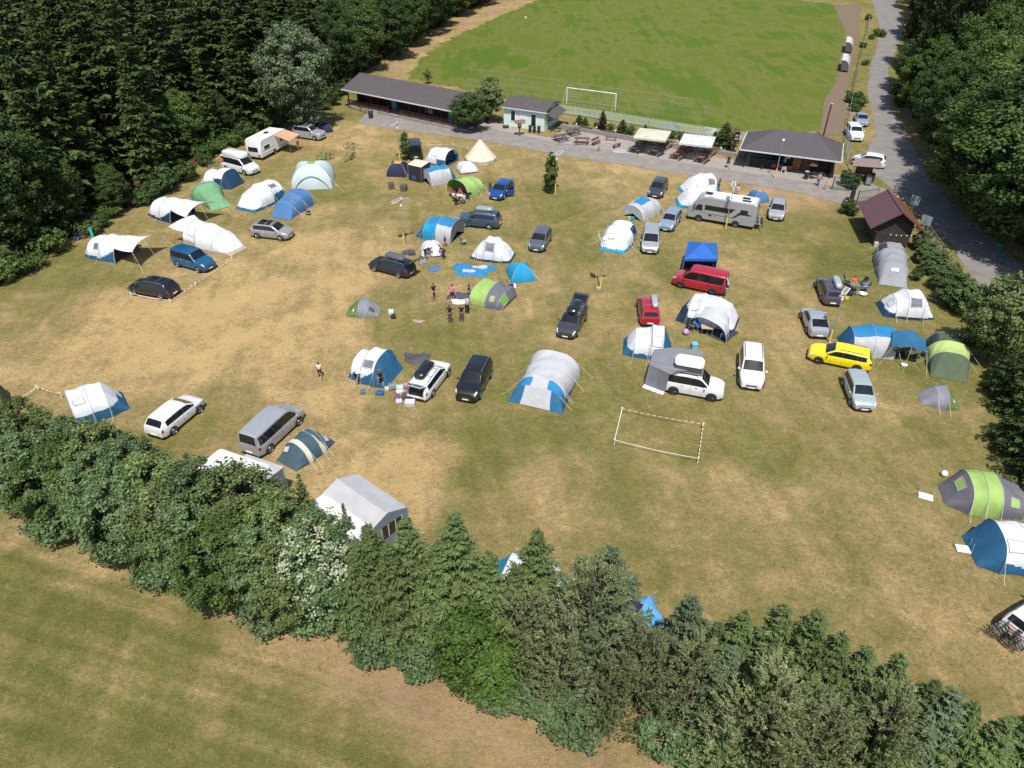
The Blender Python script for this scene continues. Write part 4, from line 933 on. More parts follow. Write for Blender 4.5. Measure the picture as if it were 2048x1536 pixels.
    E('white off road car parked on the verge of the access road', 'suv', 4.75, 1.92, 1.72, PW, (1699,284.4), (1726.5,286))
    E('silver saloon parked behind the white off road car on the verge', 'sedan', 4.5, 1.75, 1.43, PBS, (1712,254), (1734,256))
    # silver car cut by the right edge, with a bike rack
    r = vehicle('parked_car', 'white estate with a loaded bike rack cut by the right edge', 'car', 'estate', 4.6, 1.80, 1.52, PW, G(2072, 1248), R(28), rails=True)
    # dark van behind the columnar tree
    vehicle('parked_van', 'black van half hidden behind the columnar tree by the path', 'van', 'van', 4.9, 1.9, 1.95, PBLK, G(830, 309), R(100), group=None)
    # white high roof van
    mid, h = side_pose((496.5, 352.5), (448.5, 340), 1.92, -1, 5.2, 3.2)
    v = vehicle('camper_van', 'white high roofed camper van with an orange marking next to the caravan', 'van', 'van', 5.2, 1.92, 1.95, PW, mid, h, wb=3.2)
    m = rounded_box(3.5, 1.62, .62).build('high_roof', PW, v, smooth=40, loc=(-.55, 0, 1.90))
    m = MB(); m.box((-2.0, -.985, 1.42), (.55, .012, .36)); m.build('orange_marking', mat('orange_sticker', (.75, .22, .06)), v)
cars()
def bike(loc, rz, label, tilt=0.0, frame=BLACKPL, group=None, z=0.0):
    t = thing('bicycle', label, 'bicycle', (loc[0], loc[1], z), rz, group); t.rotation_euler = (tilt, 0, rz)
    for x in (-.52, .52):
        m = MB(); ring = [(x + math.cos(a) * .33, 0, .34 + math.sin(a) * .33) for a in [i * 2 * math.pi / 20 for i in range(21)]]
        m.tube(ring, .024, 5, caps=False); o = m.build('wheel', RUBBER, t, smooth=60)
        s = MB()
        for k in range(6):
            a = k * math.pi / 6; s.tube([(x + math.cos(a) * .31, 0, .34 + math.sin(a) * .31), (x - math.cos(a) * .31, 0, .34 - math.sin(a) * .31)], .004, 3)
        s.lathe([(.01, -.05), (.035, -.04), (.035, .04), (.01, .05)], c=(x, 0, .34), seg=8, axis='y'); s.build('spokes', ALLOY, o)
    m = MB()
    for a, b in (((-.52, 0, .34), (-.12, 0, .30)), ((-.12, 0, .30), (-.22, 0, .80)), ((-.22, 0, .78), (.36, 0, .82)), ((-.12, 0, .30), (.38, 0, .74)), ((-.52, 0, .34), (-.21, 0, .74)), ((.36, 0, .86), (.52, 0, .34))): m.tube([a, b], .026, 6)
    m.build('frame', frame, t, smooth=60)
    m = MB(); m.tube([(.30, -.30, 1.0), (.38, -.12, .98), (.36, 0, .92), (.38, .12, .98), (.30, .30, 1.0)], .016, 5); m.build('handlebar', BLACKPL, t)
    m = MB(); m.box((-.24, 0, .86), (.26, .13, .06), bev=.02); m.build('saddle', BLACKPL, t)
    m = MB(); m.lathe([(.01, -.01), (.09, -.01), (.09, .01), (.01, .01)], c=(-.12, -.05, .30), seg=12, axis='y'); m.tube([(-.12, -.12, .44), (-.12, .12, .16)], .012, 4); m.build('crank', STEEL, t)
    return t
def bikes():
    gp = paint('bike_green', (.12, .42, .06)); bl = paint('bike_blue', (.03, .10, .3)); rd = paint('bike_red', (.4, .03, .03))
    for i, (a, b, rz, f, lab) in enumerate(((648, 321, .2, gp, 'green bicycle leaning with another one left of the event shelter tent'), (656, 318, .35, BLACKPL, 'black bicycle leaning against the green one'), (700, 297, .1, BLACKPL, 'black bicycle in the upper pair on the open grass'), (712, 299, .25, bl, 'blue bicycle in the upper pair on the open grass'), (699, 321, 1.0, gp, 'dark green bicycle in the lower pair on the open grass'), (705, 317, 1.3, BLACKPL, 'black bicycle in the lower pair on the open grass'))):
        bike(G(a, b), rz, lab, tilt=R(14) * (1 if i % 2 else -1), frame=f)
    for i, (a, b, rz) in enumerate(((160, 480, .6), (172, 475, .9))): bike(G(a, b), rz, 'bicycle leaning in the shade of the wood behind the left awning tent', tilt=R(10), frame=rd if i else bl, group='bicycles in the wood shade')
    bike(G(425, 334), .5, 'bicycle leaning in the wood shade behind the white camper van', tilt=R(10), frame=ALLOY)
    # on racks
    c = G(2072, 1248); h = R(28)
    for i in range(3):
        d = 2.55 + .22 * i; p = c + Vector((-math.cos(h) * d, -math.sin(h) * d, 0)); 
        bike(p, h + math.pi / 2 + .05 * i, ('bicycle on the rack nearest the white estate at the edge', 'middle bicycle on the rack of the white estate at the edge', 'outermost bicycle on the rack of the white estate at the edge')[i], frame=(rd, BLACKPL, BLACKPL)[i], z=.42)
    c = G(1511, 458)
    for i in range(2): bike(G(1512 + 8 * i, 457 + 2 * i), R(82), ('bicycle on the rear rack of the motorhome', 'outer bicycle on the rear rack of the motorhome')[i], frame=(bl, BLACKPL)[i], z=.45)
    c = G(1440, 589)
    for i in range(2): bike(G(1438 + 9 * i, 590 + 2 * i), R(84), ('bicycle on the rack behind the red van', 'outer bicycle on the rack behind the red van')[i], frame=(BLACKPL, ALLOY)[i], z=.35)
    # the grey cover
    mb = MB(); rows = []
    for i in range(7):
        u = i / 6; a = R(-90 + 180 * u); rows.append([(math.cos(a) * .22 + .03 * math.sin(j * 2), -.85 + 1.7 * j / 8, .35 + .85 * (.5 + .5 * math.sin(a)) * (1 - .35 * abs(j / 4 - 1) ** 3)) for j in range(9)])
    mb.grid(rows); p = G(1447, 588)
    o = mb.build('bike_cover', cloth('cover_grey', (.42, .43, .45)), None, smooth=60, loc=(p.x, p.y, .55)); o.rotation_euler = (0, 0, R(-6)); setp(o, 'pale grey cover pulled over the bicycles behind the red van', 'cover')
bikes()

# ------------------------------------------------------------------ motorhome and caravans
def box_loft(prof, W, name, m, root, yr=.10, smooth=30):
    """side profile (x,z) polygon extruded across the width with rounded long edges"""
    mb = MB(); rows = []
    cx = sum(p[0] for p in prof) / len(prof); cz = sum(p[1] for p in prof) / len(prof)
    for y, k in ((-W / 2, .965), (-W / 2 + .03, .985), (-W / 2 + yr, 1.0), (W / 2 - yr, 1.0), (W / 2 - .03, .985), (W / 2, .965)):
        rows.append([(cx + (x - cx) * (1 - (1 - k) * .8), y, max(prof[0][1] if False else 0, cz + (z - cz) * k)) for x, z in prof])
    mb.grid(rows, closed_v=True); n = len(prof)
    mb.f.append(tuple(range(n))); mb.f.append(tuple(reversed(range(mb.n - n, mb.n)))); mb.mi += [0, 0]
    return mb.build(name, m, root, smooth=smooth)
def motorhome():
    W = 2.3; mid, h = side_pose((1396, 442), (1469.8, 454.7), W, 1, 7.4, 4.0)
    t = thing('motorhome', 'large silver grey motorhome with black side graphics parked by the path', 'motorhome', mid, h)
    GR = paint('moho_grey', (.33, .34, .35), .2); WT = mat('moho_roof', (.72, .72, .71), rough=.4, var=.06)
    prof = [(-3.6, .40), (-3.68, .9), (-3.66, 2.45), (-3.58, 2.78), (-3.4, 2.84), (1.6, 2.84), (2.2, 2.80), (2.75, 2.45), (3.30, 1.55), (3.52, 1.30), (3.66, .95), (3.68, .45), (3.5, .36), (-3.4, .36)]
    box_loft(prof, W, 'body', GR, t)
    m = MB(); m.poly([(-3.4, -1.0, 2.87), (1.7, -1.0, 2.87), (2.15, -.9, 2.83), (2.15, .9, 2.83), (1.7, 1.0, 2.87), (-3.4, 1.0, 2.87)]); m.build('roof', WT, t)
    for s in (1, -1):
        def P(pts, nm, mm, o=.012): 
            q = MB(); q.poly([(x, s * (W / 2 + o), z) for x, z in pts]); return q.build(nm, mm, t)
        P([(2.05, 1.30), (2.95, 1.30), (2.62, 1.95), (2.15, 1.98)], 'cab_window', GLASS)
        P([(-.9, 1.45), (1.85, 1.45), (1.85, 2.0), (-1.45, 2.0), (-1.15, 1.75)], 'window_band', GLASS, .010)
        P([(-3.0, 1.5), (-2.0, 1.5), (-1.35, 1.0), (-1.15, 1.0), (-1.9, 1.78), (-3.25, 1.62)], 'black_graphic', BLACKPL, .006)
        P([(-2.75, 1.55), (-1.95, 1.55), (-1.95, 2.08), (-2.75, 2.08)], 'rear_side_window', GLASS, .014)
        P([(-1.2, 1.04), (2.2, 1.10), (2.2, 1.07), (-1.2, 1.0)], 'black_stripe', BLACKPL, .008)
        P([(1.0, .80), (1.35, .80), (1.35, 1.0), (1.0, 1.0)], 'vent_grille', BLACKPL, .008)
        P([(.55, .86), (.7, .86), (.7, .98), (.55, .98)], 'service_flap', BLACKPL, .008)
        P([(1.35, .45), (2.0, .45), (2.0, 2.1), (1.35, 2.1)], 'entry_door', GR, .004)
        P([(-3.0, .55), (-2.2, .55), (-2.2, 1.4), (-3.0, 1.4)], 'garage_door', GR, .004)
        for x in (2.35, -1.65):
            make_wheel(t, x, s * (W / 2 - .12), .35, .23)
            q = MB(); q.poly([(x + math.cos(a) * .43, s * (W / 2 + .006), max(.33, .36 + math.sin(a) * .43)) for a in [i * 2 * math.pi / 20 for i in range(20)]]); q.build('wheel_arch', BLACKPL, t)
        q = MB(); q.box((2.95, s * (W / 2 + .18), 1.75), (.14, .16, .34), bev=.04); q.tube([(2.9, s * W / 2, 2.1), (2.95, s * (W / 2 + .16), 1.9)], .025, 5); q.build('wing_mirror', BLACKPL, t)
        q = MB(); q.box((3.60, s * .85, .95), (.14, .32, .16), bev=.04); q.build('headlight', CLEARLAMP, t)
    q = MB(); q.poly([(2.80, -1.0, 2.40), (3.31, -1.0, 1.56), (3.31, 1.0, 1.56), (2.80, 1.0, 2.40)]); q.v = [(x + .02, y, z + .02) for x, y, z in q.v]; q.build('windscreen', GLASS, t)
    q = MB(); q.box((3.66, 0, .8), (.08, 1.2, .2), bev=.03); q.build('grille', BLACKPL, t)
    for x, y, sx, sy, mm in ((1.75, 0, .75, .6, GLASS), (.7, .1, .55, .55, WHITEPL), (-.55, .2, .8, .7, WHITEPL), (-2.2, -.2, .85, .42, GLASS), (-2.35, .55, .95, .3, GLASS), (-.4, -.65, .4, .4, WHITEPL)):
        q = MB(); q.box((x, y, 2.92), (sx, sy, .11), bev=.03); q.build('roof_hatch', mm, t)
    q = MB(); q.box((-3.95, 0, .62), (.5, 1.5, .06)); q.tube([(-3.7, -.7, .65), (-3.75, -.7, 1.6)], .03, 5); q.tube([(-3.7, .7, .65), (-3.75, .7, 1.6)], .03, 5); q.build('bike_rack', STEEL, t)
motorhome()
def caravan(label, mid, h, L, W, H, white=True, win=True, door_side=-1, hitch=True):
    t = thing('caravan', label, 'caravan', mid, h)
    CW = mat('caravan_white', (.72, .71, .67), rough=.4, var=.07, scale=1.5)
    x = L / 2
    prof = [(-x + .12, .42), (-x, .9), (-x + .06, 1.55), (-x + .28, H - .12), (-x + .55, H), (x - .75, H), (x - .4, H - .14), (x - .06, 1.5), (x, .9), (x - .14, .42)]
    box_loft(prof, W, 'body', CW, t)
    q = MB()
    for s in (1, -1): q.box((0, s * (W / 2 + .004), .75), (L * .9, .012, .05)); q.box((0, s * (W / 2 + .004), 1.18), (L * .92, .01, .03))
    q.build('side_stripe', GREYPL, t)
    for s in (1, -1):
        for wx in (-L * .28, L * .27):
            q = MB(); q.box((wx, s * (W / 2 + .012), 1.52), (L * .2, .03, .55), bev=.01); o = q.build('window', WHITEPL, t); q = MB(); q.box((wx, s * (W / 2 + .03), 1.52), (L * .2 - .1, .014, .45)); q.build('pane', GLASS, o)
        make_wheel(t, -.15, s * (W / 2 - .14), .32, .2)
        q = MB(); q.poly([(-.15 + math.cos(a) * .42, s * (W / 2 + .009), max(.42, .36 + math.sin(a) * .42)) for a in [i * 2 * math.pi / 20 for i in range(20)]]); q.build('wheel_arch', BLACKPL, t)
    q = MB(); q.box((.35 * 1, door_side * (W / 2 + .01), 1.25), (.62, .025, 1.6), bev=.01); q.build('door', CW, t)
    for s, xx in ((-1, -x - .0), (1, x - .02)):
        q = MB(); q.box((xx, 0, 1.45), (.10, W * .62, .50), bev=.02); o = q.build('end_window', GLASS, t)
    q = MB(); q.box((-x + .03, -W * .36, .72), (.08, .28, .14)); q.box((-x + .03, W * .36, .72), (.08, .28, .14)); q.build('tail_light', REDLAMP, t)
    for xx, sx in ((-L * .25, .5), (.1, .7), (L * .28, .4)):
        q = MB(); q.box((xx, 0, H + .05), (sx, .5, .09), bev=.03); q.build('roof_hatch', GLASS if sx > .6 else WHITEPL, t)
    if hitch:
        q = MB(); q.tube([(x - .1, -.5, .42), (x + 1.0, 0, .45)], .04, 5); q.tube([(x - .1, .5, .42), (x + 1.0, 0, .45)], .04, 5); q.tube([(x + .9, 0, .02), (x + .9, 0, .5)], .035, 6); q.box((x + .3, 0, .58), (.5, .9, .34), bev=.06); q.build('drawbar', STEEL, t)
    return t
def caravans():
    near, left, right = G(525, 323), G(491, 315.7), G(586.4, 289.4)
    h = math.atan2(right.y - near.y, right.x - near.x); W = 2.3; L = 6.4
    n = Vector((-math.sin(h), math.cos(h), 0)); mid = near + Vector((math.cos(h), math.sin(h), 0)) * L / 2 + n * W / 2
    caravan('long white caravan with a peach awning beside the wood', mid, h, L, W, 2.6)
    # peach awning sail
    t = thing('awning', 'peach coloured sun sail tied to the white caravan on thin poles', 'awning', mid, h)
    P = []
    for i in range(9):
        u = i / 8; P.append([(.1 + 2.6 * u, -W / 2 - .03 - 2.2 * v, 2.42 - .55 * v + .16 * u * v - .14 * math.sin(math.pi * u) * math.sin(math.pi * v)) for v in [j / 6 for j in range(7)]])
    m = MB(); m.grid(P); m.build('sail', cloth('peach', (.62, .38, .24), .25), t, smooth=60)
    for x in (.1, 2.7):
        q = MB(); q.tube([(x, -W / 2 - 2.2, 0), (x, -W / 2 - 2.2, 1.9)], .018, 5); q.build('pole', STEEL, t)
    # caravan with grey awning below the hedge
    a, b = G(645, 1000, 2.3), G(728, 1060, 2.3)
    h = math.atan2(b.y - a.y, b.x - a.x)
    mid = Vector(((a.x + b.x) / 2, (a.y + b.y) / 2, 0)) + Vector((-math.sin(h), math.cos(h), 0)) * -.75
    cv = caravan('white caravan half hidden by the hedge, in front of the grey gabled awning', mid, h + math.pi, 5.2, 2.2, 2.45)
    t = thing('awning_tent', 'grey gabled caravan awning with a dark window in its end wall', 'awning', mid, h)
    GC = cloth('awning_grey', (.46, .46, .46)); GW = cloth('awning_wall', (.20, .24, .27))
    n0 = 1.1; d_ = 2.6; hx = 2.2
    m = MB(); rows = []
    for i in range(9):
        x = -hx + 2 * hx * i / 8; sg = .05 * math.sin(math.pi * i / 8)
        rows.append([(x, n0 - .1 + (d_ + .1) * v, 2.35 + .38 * (1 - abs(v - .45) / .55 if v > .45 else v / .45) - (.28 * max(0, v - .45) / .55) - sg * math.sin(math.pi * v)) for v in (0, .15, .3, .45, .6, .75, .9, 1)])
    m.grid(rows); m.build('roof', GC, t, smooth=30)
    zl, zr_, zf = 2.35, 2.73, 2.07
    for x, nm in ((hx, 'end_wall'), (-hx, 'end_wall')):
        m = MB(); m.poly([(x, n0, 0), (x, n0 + d_, 0), (x, n0 + d_, zf), (x, n0 + d_ * .45, zr_), (x, n0, zl)]); o = m.build(nm, GW, t)
        s = 1 if x > 0 else -1
        m = MB(); m.poly([(x + s * .02, n0 + .55, .95), (x + s * .02, n0 + 2.1, .95), (x + s * .02, n0 + 2.1, 1.8), (x + s * .02, n0 + .55, 1.95)]); w_ = m.build('window', GLASS, o)
        m = MB()
        for yy in (n0 + .55, n0 + 1.05, n0 + 1.6, n0 + 2.1): m.box((x + s * .03, yy, 1.4), (.02, .06, .95))
        m.build('window_bar', cloth('bar_white', (.6, .6, .6)), o)
    m = MB(); m.poly([(-hx, n0 + d_, 0), (hx, n0 + d_, 0), (hx, n0 + d_, zf), (-hx, n0 + d_, zf)]); m.build('front_wall', GW, t)
    # white caravan with short grey canopy
    a, b = G(425, 905, 2.35), G(540, 945, 2.35); h = math.atan2(b.y - a.y, b.x - a.x); mid = Vector(((a.x + b.x) / 2, (a.y + b.y) / 2, 0)) + Vector((math.sin(h), -math.cos(h), 0)) * .55
    caravan('cream and white caravan behind the left hedge below the silver van', mid, h, 4.9, 2.1, 2.42, hitch=False)
    t = thing('awning', 'pale grey canopy on the roof side of the caravan behind the left hedge', 'awning', mid, h)
    m = MB(); m.grid([[(-.3 + 2.9 * i / 6, -.5 + 1.9 * v, 2.47 + .04 * math.sin(3 * v) - .22 * v) for v in (0, .25, .5, .75, 1)] for i in range(7)]); m.build('canopy', GC, t, smooth=60)
    for y in (.2, 1.4):
        m = MB(); m.tube([(2.55, y, 0), (2.55, y, 2.3)], .02, 5); m.tube([(2.55, y, 2.25), (3.5, y + .1, .02)], .012, 4); m.build('pole', STEEL, t)
    m = MB(); m.poly([(2.57, -.3, .1), (2.57, 1.3, .1), (2.57, 1.3, 2.2), (2.57, -.3, 2.4)]); m.build('side_wall', GW, t)
    # tow bar on the grass beside
    o = MB(); c = G(508, 915); o.tube([(c.x, c.y, .35), (c.x + .9, c.y + .75, .42)], .05, 5); o.tube([(c.x + .3, c.y - .1, .3), (c.x + .9, c.y + .75, .42)], .04, 5); o.tube([(c.x + .8, c.y + .7, 0), (c.x + .8, c.y + .7, .45)], .03, 5)
    setp(o.build('tow_bar', STEEL), 'steel tow bar sticking out behind the silver van', 'tow bar')
caravans()

# ------------------------------------------------------------------ tents
C_WHITE = cloth('white', (.70, .71, .73), .15); C_NAVY = cloth('navy', (.018, .055, .11)); C_BLUE = cloth('blue', (.028, .125, .24)); C_CYAN = cloth('cyan', (.02, .28, .50))
C_SKY = cloth('sky', (.03, .21, .42)); C_GREY = cloth('grey', (.47, .47, .48)); C_MGREY = cloth('mid_grey', (.25, .25, .28)); C_DGREY = cloth('dark_grey', (.09, .09, .10)); C_SLATE = cloth('slate', (.15, .145, .165))
C_GREEN = cloth('green', (.10, .25, .12)); C_LIME = cloth('lime', (.32, .47, .13)); C_DGREEN = cloth('dark_green', (.088, .122, .068)); C_OLIVE = cloth('olive', (.13, .19, .065)); C_YG = cloth('yellow_green', (.42, .52, .17))
C_BEIGE = cloth('beige', (.45, .36, .26)); C_CREAM = cloth('cream', (.66, .60, .46)); C_DEEP = cloth('deep_blue', (.075, .18, .36)); C_INK = cloth('ink', (.025, .03, .065)); C_ORANGE = cloth('orange', (.62, .30, .06)); C_TEALD = cloth('dark_teal', (.055, .10, .125))
C_MINT = cloth('mint_white', (.52, .61, .60)); C_BRIGHTBLUE = cloth('bright_blue', (.03, .13, .44)); C_GRASSG = cloth('grass_green', (.16, .38, .05))
MESH = mat('window_mesh', (.13, .13, .15), rough=.6); SEAM = mat('pole_sleeve', (.30, .31, .32), rough=.7); DARKIN = mat('dark_interior', (.03, .035, .045), rough=.9); PEG = mat('guy_cord', (.62, .60, .50), rough=.8)  # DARKIN: near black colour standing for the shade inside tents
def ringpt(hw, h, v, e1=.80, e2=.72):
    a = math.pi * v; c, s = math.cos(a), math.sin(a)
    return (-hw * math.copysign(abs(c) ** e1, c), h * abs(s) ** e2)
def tunnel(name, label, A, B, rings, zone, parts, windows=(), capA=None, capB=None, hoops=True, guys=True, cat='tent', group=None, nu=14, nv=48, sag=.045, hoop_mat=None, inner=None, seed=0, awning=None, straight=False, shear=0.0):
    A = G(*A) if not isinstance(A, Vector) else A; B = G(*B) if not isinstance(B, Vector) else B
    L = (B - A).length; h = math.atan2(B.y - A.y, B.x - A.x)
    t = thing(name, label, cat, (A.x, A.y, 0), h, group)
    rr = random.Random(seed + int(A.x * 10)); ph = [rr.uniform(0, 6.28) for _ in range(6)]
    e1, e2 = (.80, .72) if not straight else (1.0, 1.0)
    def P(seg, u, v, off=0.0):
        a, b = rings[seg], rings[seg + 1]
        q = lambda i: a[i] + (b[i] - a[i]) * u
        x = q(0) * L; hw, hh = q(1), q(2)
        # ends that run down to the grass keep a straight slope, others sag a little between hoops
        k = 1 - (sag * math.sin(math.pi * u) if min(a[2], b[2]) > .3 else -.06 * math.sin(math.pi * u))
        y, z = ringpt(hw * (1 - .03 * math.sin(math.pi * u)), hh * k, v, e1, e2)
        w_ = .030 * (math.sin(v * 23 + ph[0] + x * 2.1) + math.sin(x * 5.3 + ph[1] + v * 9) + .6 * math.sin(v * 41 + x * 7 + ph[2])) * min(1, z * 2) * (.4 + .6 * math.sin(math.pi * u))
        ln = a[3] + (b[3] - a[3]) * u if len(a) > 3 else 0
        x = x + ln * (z / max(hh, .1)) if hh > .3 else x
        return Vector((x, y * (1 + off / max(hw, .3)) + shear * x, max(.012, z * (1 + off / max(hh, .3)) + w_)))
    bld = {}
    for s in range(len(rings) - 1):
        n = nu
        pts = [[P(s, i / n, j / nv) for j in range(nv + 1)] for i in range(n + 1)]
        for i in range(n):
            for j in range(nv):
                u, v = (i + .5) / n, (j + .5) / nv
                c = (pts[i][j] + pts[i + 1][j + 1]) / 2
                key = zone(s, u, v, c.z)
                if key is None: continue
                if key in ('skirt', 'cyan'): key = (key, v < .5)
                bld.setdefault(key, MB()).add([pts[i][j], pts[i + 1][j], pts[i + 1][j + 1], pts[i][j + 1]], [(0, 1, 2, 3)])
    import bmesh
    for key, mb in bld.items():
        nm, m_ = parts[key[0] if isinstance(key, tuple) else key]; o = mb.build(nm, m_, t, recalc=False)
        bm = bmesh.new(); bm.from_mesh(o.data); bmesh.ops.remove_doubles(bm, verts=bm.verts, dist=1e-4); bmesh.ops.recalc_face_normals(bm, faces=bm.faces); bm.to_mesh(o.data); bm.free()
        o.data.polygons.foreach_set('use_smooth', [True] * len(o.data.polygons))
    for (s, u0, u1, v0, v1, m_, nm) in windows:
        mb = MB(); mb.grid([[P(s, u0 + (u1 - u0) * i / 5, v0 + (v1 - v0) * j / 5, .02) for j in range(6)] for i in range(6)]); o = mb.build(nm, m_, t, smooth=60)
        fr = MB(); ring = [P(s, u0, v0 + (v1 - v0) * j / 5, .025) for j in range(6)] + [P(s, u0 + (u1 - u0) * i / 5, v1, .025) for i in range(1, 6)] + [P(s, u1, v1 - (v1 - v0) * j / 5, .025) for j in range(1, 6)] + [P(s, u1 - (u1 - u0) * i / 5, v0, .025) for i in range(1, 6)]
        fr.tube(ring, .03, 4); fr.build('window_frame' if 'window' in nm else 'zip', C_WHITE if m_ is MESH else SEAM, o)
    for cap, s, u in ((capA, 0, 0.0), (capB, len(rings) - 2, 1.0)):
        if cap:
            nm, m_, inset = cap; mb = MB()
            pts = [P(s, u, j / nv) for j in range(nv + 1)]; dx = inset * (1 if u == 0 else -1)
            c = Vector((pts[0].x + dx, 0, rings[0 if u == 0 else -1][2] * .42))
            mb.add([c] + [Vector((p.x + dx, p.y * (1 - .0 * abs(inset)), p.z)) for p in pts], [(0, i + 1, i + 2) for i in range(nv)]); mb.build(nm, m_, t, smooth=60)
    if hoops:
        for i, r_ in enumerate(rings):
            if r_[2] < .4: continue
            s, u = (i, 0.0) if i < len(rings) - 1 else (i - 1, 1.0)
            mb = MB(); mb.tube([P(s, u, j / 24, .012) for j in range(25)], .019, 5); mb.build('hoop', hoop_mat or SEAM, t, smooth=60)
    if guys:
        for i, r_ in enumerate(rings):
            if r_[2] < .4: continue
            s, u = (i, 0.0) if i < len(rings) - 1 else (i - 1, 1.0)
            for v in (.2, .8):
                p = P(s, u, v); sgn = -1 if v < .5 else 1
                mb = MB(); e = Vector((p.x + (u - .5) * .9 * (1 if u else .3), p.y + sgn * rr.uniform(.9, 1.3), .02)); mb.tube([p, e], .011, 3); mb.tube([e, e + Vector((0, sgn * .03, .10))], .02, 4); mb.build('guy_line', PEG, t)
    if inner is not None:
        s, u, m_ = inner; mb = MB(); pts = [P(s, u, j / nv, -.04) for j in range(nv + 1)]; mb.add([Vector((pts[0].x, 0, .5))] + pts, [(0, i + 1, i + 2) for i in range(nv)]); mb.build('dark_interior', m_, t)  # panel inside the open end, coloured dark for the shade there
    mb = MB(); a, b = rings[0], rings[-1]; mx = max(r_[1] for r_ in rings)
    mb.poly([(a[0] * L + .1, -a[1] * .95, .014), (b[0] * L - .1, -b[1] * .95, .014), (b[0] * L - .1, b[1] * .95, .014), (a[0] * L + .1, a[1] * .95, .014)]); mb.build('groundsheet', DARKIN, t)  # dark floor sheet, added to deepen the shade inside
    if awning:
        # a canopy held up on poles in front of one end: (end, length, half width, rise at tip, tip drop on the sides)
        end, al, aw, zt, drop, m_ = awning; s, u, d_ = (0, 0.0, -1) if end == 'A' else (len(rings) - 2, 1.0, 1)
        P0 = [P(s, u, .22 + .56 * j / 10, .015) for j in range(11)]; x0 = P0[5].x; rows = []
        for i in range(8):
            q = i / 7; row = []
            for j in range(11):
                b = -1 + 2 * j / 10; tip = Vector((x0 + d_ * al * (1 - .10 * (1 - b * b)), b * aw, zt - drop * (b * b) + .0)); p = P0[j].lerp(tip, q); p.z -= .16 * math.sin(math.pi * q) * (1 - .4 * b * b) ; row.append(p)
            rows.append(row)
        mb = MB(); mb.grid(rows); mb.build('awning', m_, t, smooth=60)
        for b in (0, 5, 10):
            p = rows[-1][b]
            if b != 5: mb = MB(); mb.tube([(p.x, p.y, 0), p], .02, 5); mb.build('awning_pole', STEEL, t)
            mb = MB(); mb.tube([p, (p.x + d_ * 1.1, p.y * 1.25, .02)], .011, 3); mb.build('guy_line', PEG, t)
    return t
def skirt(zs=.35): return lambda s, u, v, z: 'skirt' if z < zs else 'fly'
def dome(name, label, c, rz, hx, hy, h, sides, parts, guys=True, cat='tent', sq=1.0, n=40, m=14, floor=True, group=None, sag=.10, poles=True, cut=None):
    """four sided dome: sides = part key for each of the four faces (+x, +y, -x, -y) or a function"""
    c = G(*c) if not isinstance(c, Vector) else c
    t = thing(name, label, cat, (c.x, c.y, 0), rz, group)
    def base(k):
        k = (k % n) / n * 4; i = int(k); f = k - i
        cs = [(1, -1), (1, 1), (-1, 1), (-1, -1), (1, -1)]
        return ((cs[i][0] + (cs[i + 1][0] - cs[i][0]) * f) * hx, (cs[i][1] + (cs[i + 1][1] - cs[i][1]) * f) * hy, i, f)
    def P(k, tt, off=0):
        bx, by, i, f = base(k); a = tt * math.pi / 2
        c_ = math.cos(a) ** (.85 / sq); z = h * math.sin(a) ** (.95 / sq)
        mid = math.sin(math.pi * f); sg = 1 - sag * mid * math.sin(math.pi * tt)
        return Vector((bx * c_ * sg, by * c_ * sg, max(.012, z * (1 - .05 * mid * math.sin(math.pi * tt)) + .015 * math.sin(k * 1.7 + tt * 11)) + off))
    bld = {}
    for k in range(n):
        for j in range(m):
            i = int((k + .5) / n * 4); f = ((k + .5) / n * 4) % 1; key = sides(i, f, (j + .5) / m) if callable(sides) else sides[i]
            if key is None: continue
            bld.setdefault(key, MB()).add([P(k, j / m), P(k + 1, j / m), P(k + 1, (j + 1) / m), P(k, (j + 1) / m)], [(0, 1, 2, 3)])
    import bmesh
    for key, mb in bld.items():
        nm, m_ = parts[key]; o = mb.build(nm, m_, t, recalc=False)
        bm = bmesh.new(); bm.from_mesh(o.data); bmesh.ops.remove_doubles(bm, verts=bm.verts, dist=1e-4); bmesh.ops.recalc_face_normals(bm, faces=bm.faces); bm.to_mesh(o.data); bm.free()
        o.data.polygons.foreach_set('use_smooth', [True] * len(o.data.polygons))
    if poles:
        for a, b in ((0, 2), (1, 3)):
            k1, k2 = a * n // 4, b * n // 4
            mb = MB(); mb.tube([P(k1, j / m, .012) for j in range(m + 1)] + [P(k2, j / m, .012) for j in range(m - 1, -1, -1)], .02, 5); mb.build('pole', SEAM, t, smooth=60)
    if guys:
        for i in range(4):
            p = P(i * n // 4, .35); mb = MB(); mb.tube([p, (p.x * 1.75, p.y * 1.75, .02)], .010, 3); mb.build('guy_line', PEG, t)
    if floor:
        mb = MB(); mb.poly([(hx * .95, -hy * .95, .014), (hx * .95, hy * .95, .014), (-hx * .95, hy * .95, .014), (-hx * .95, -hy * .95, .014)]); mb.build('groundsheet', DARKIN, t)  # near black floor sheet, added to darken the interior
    t['_P'] = 0; del t['_P']
    return t
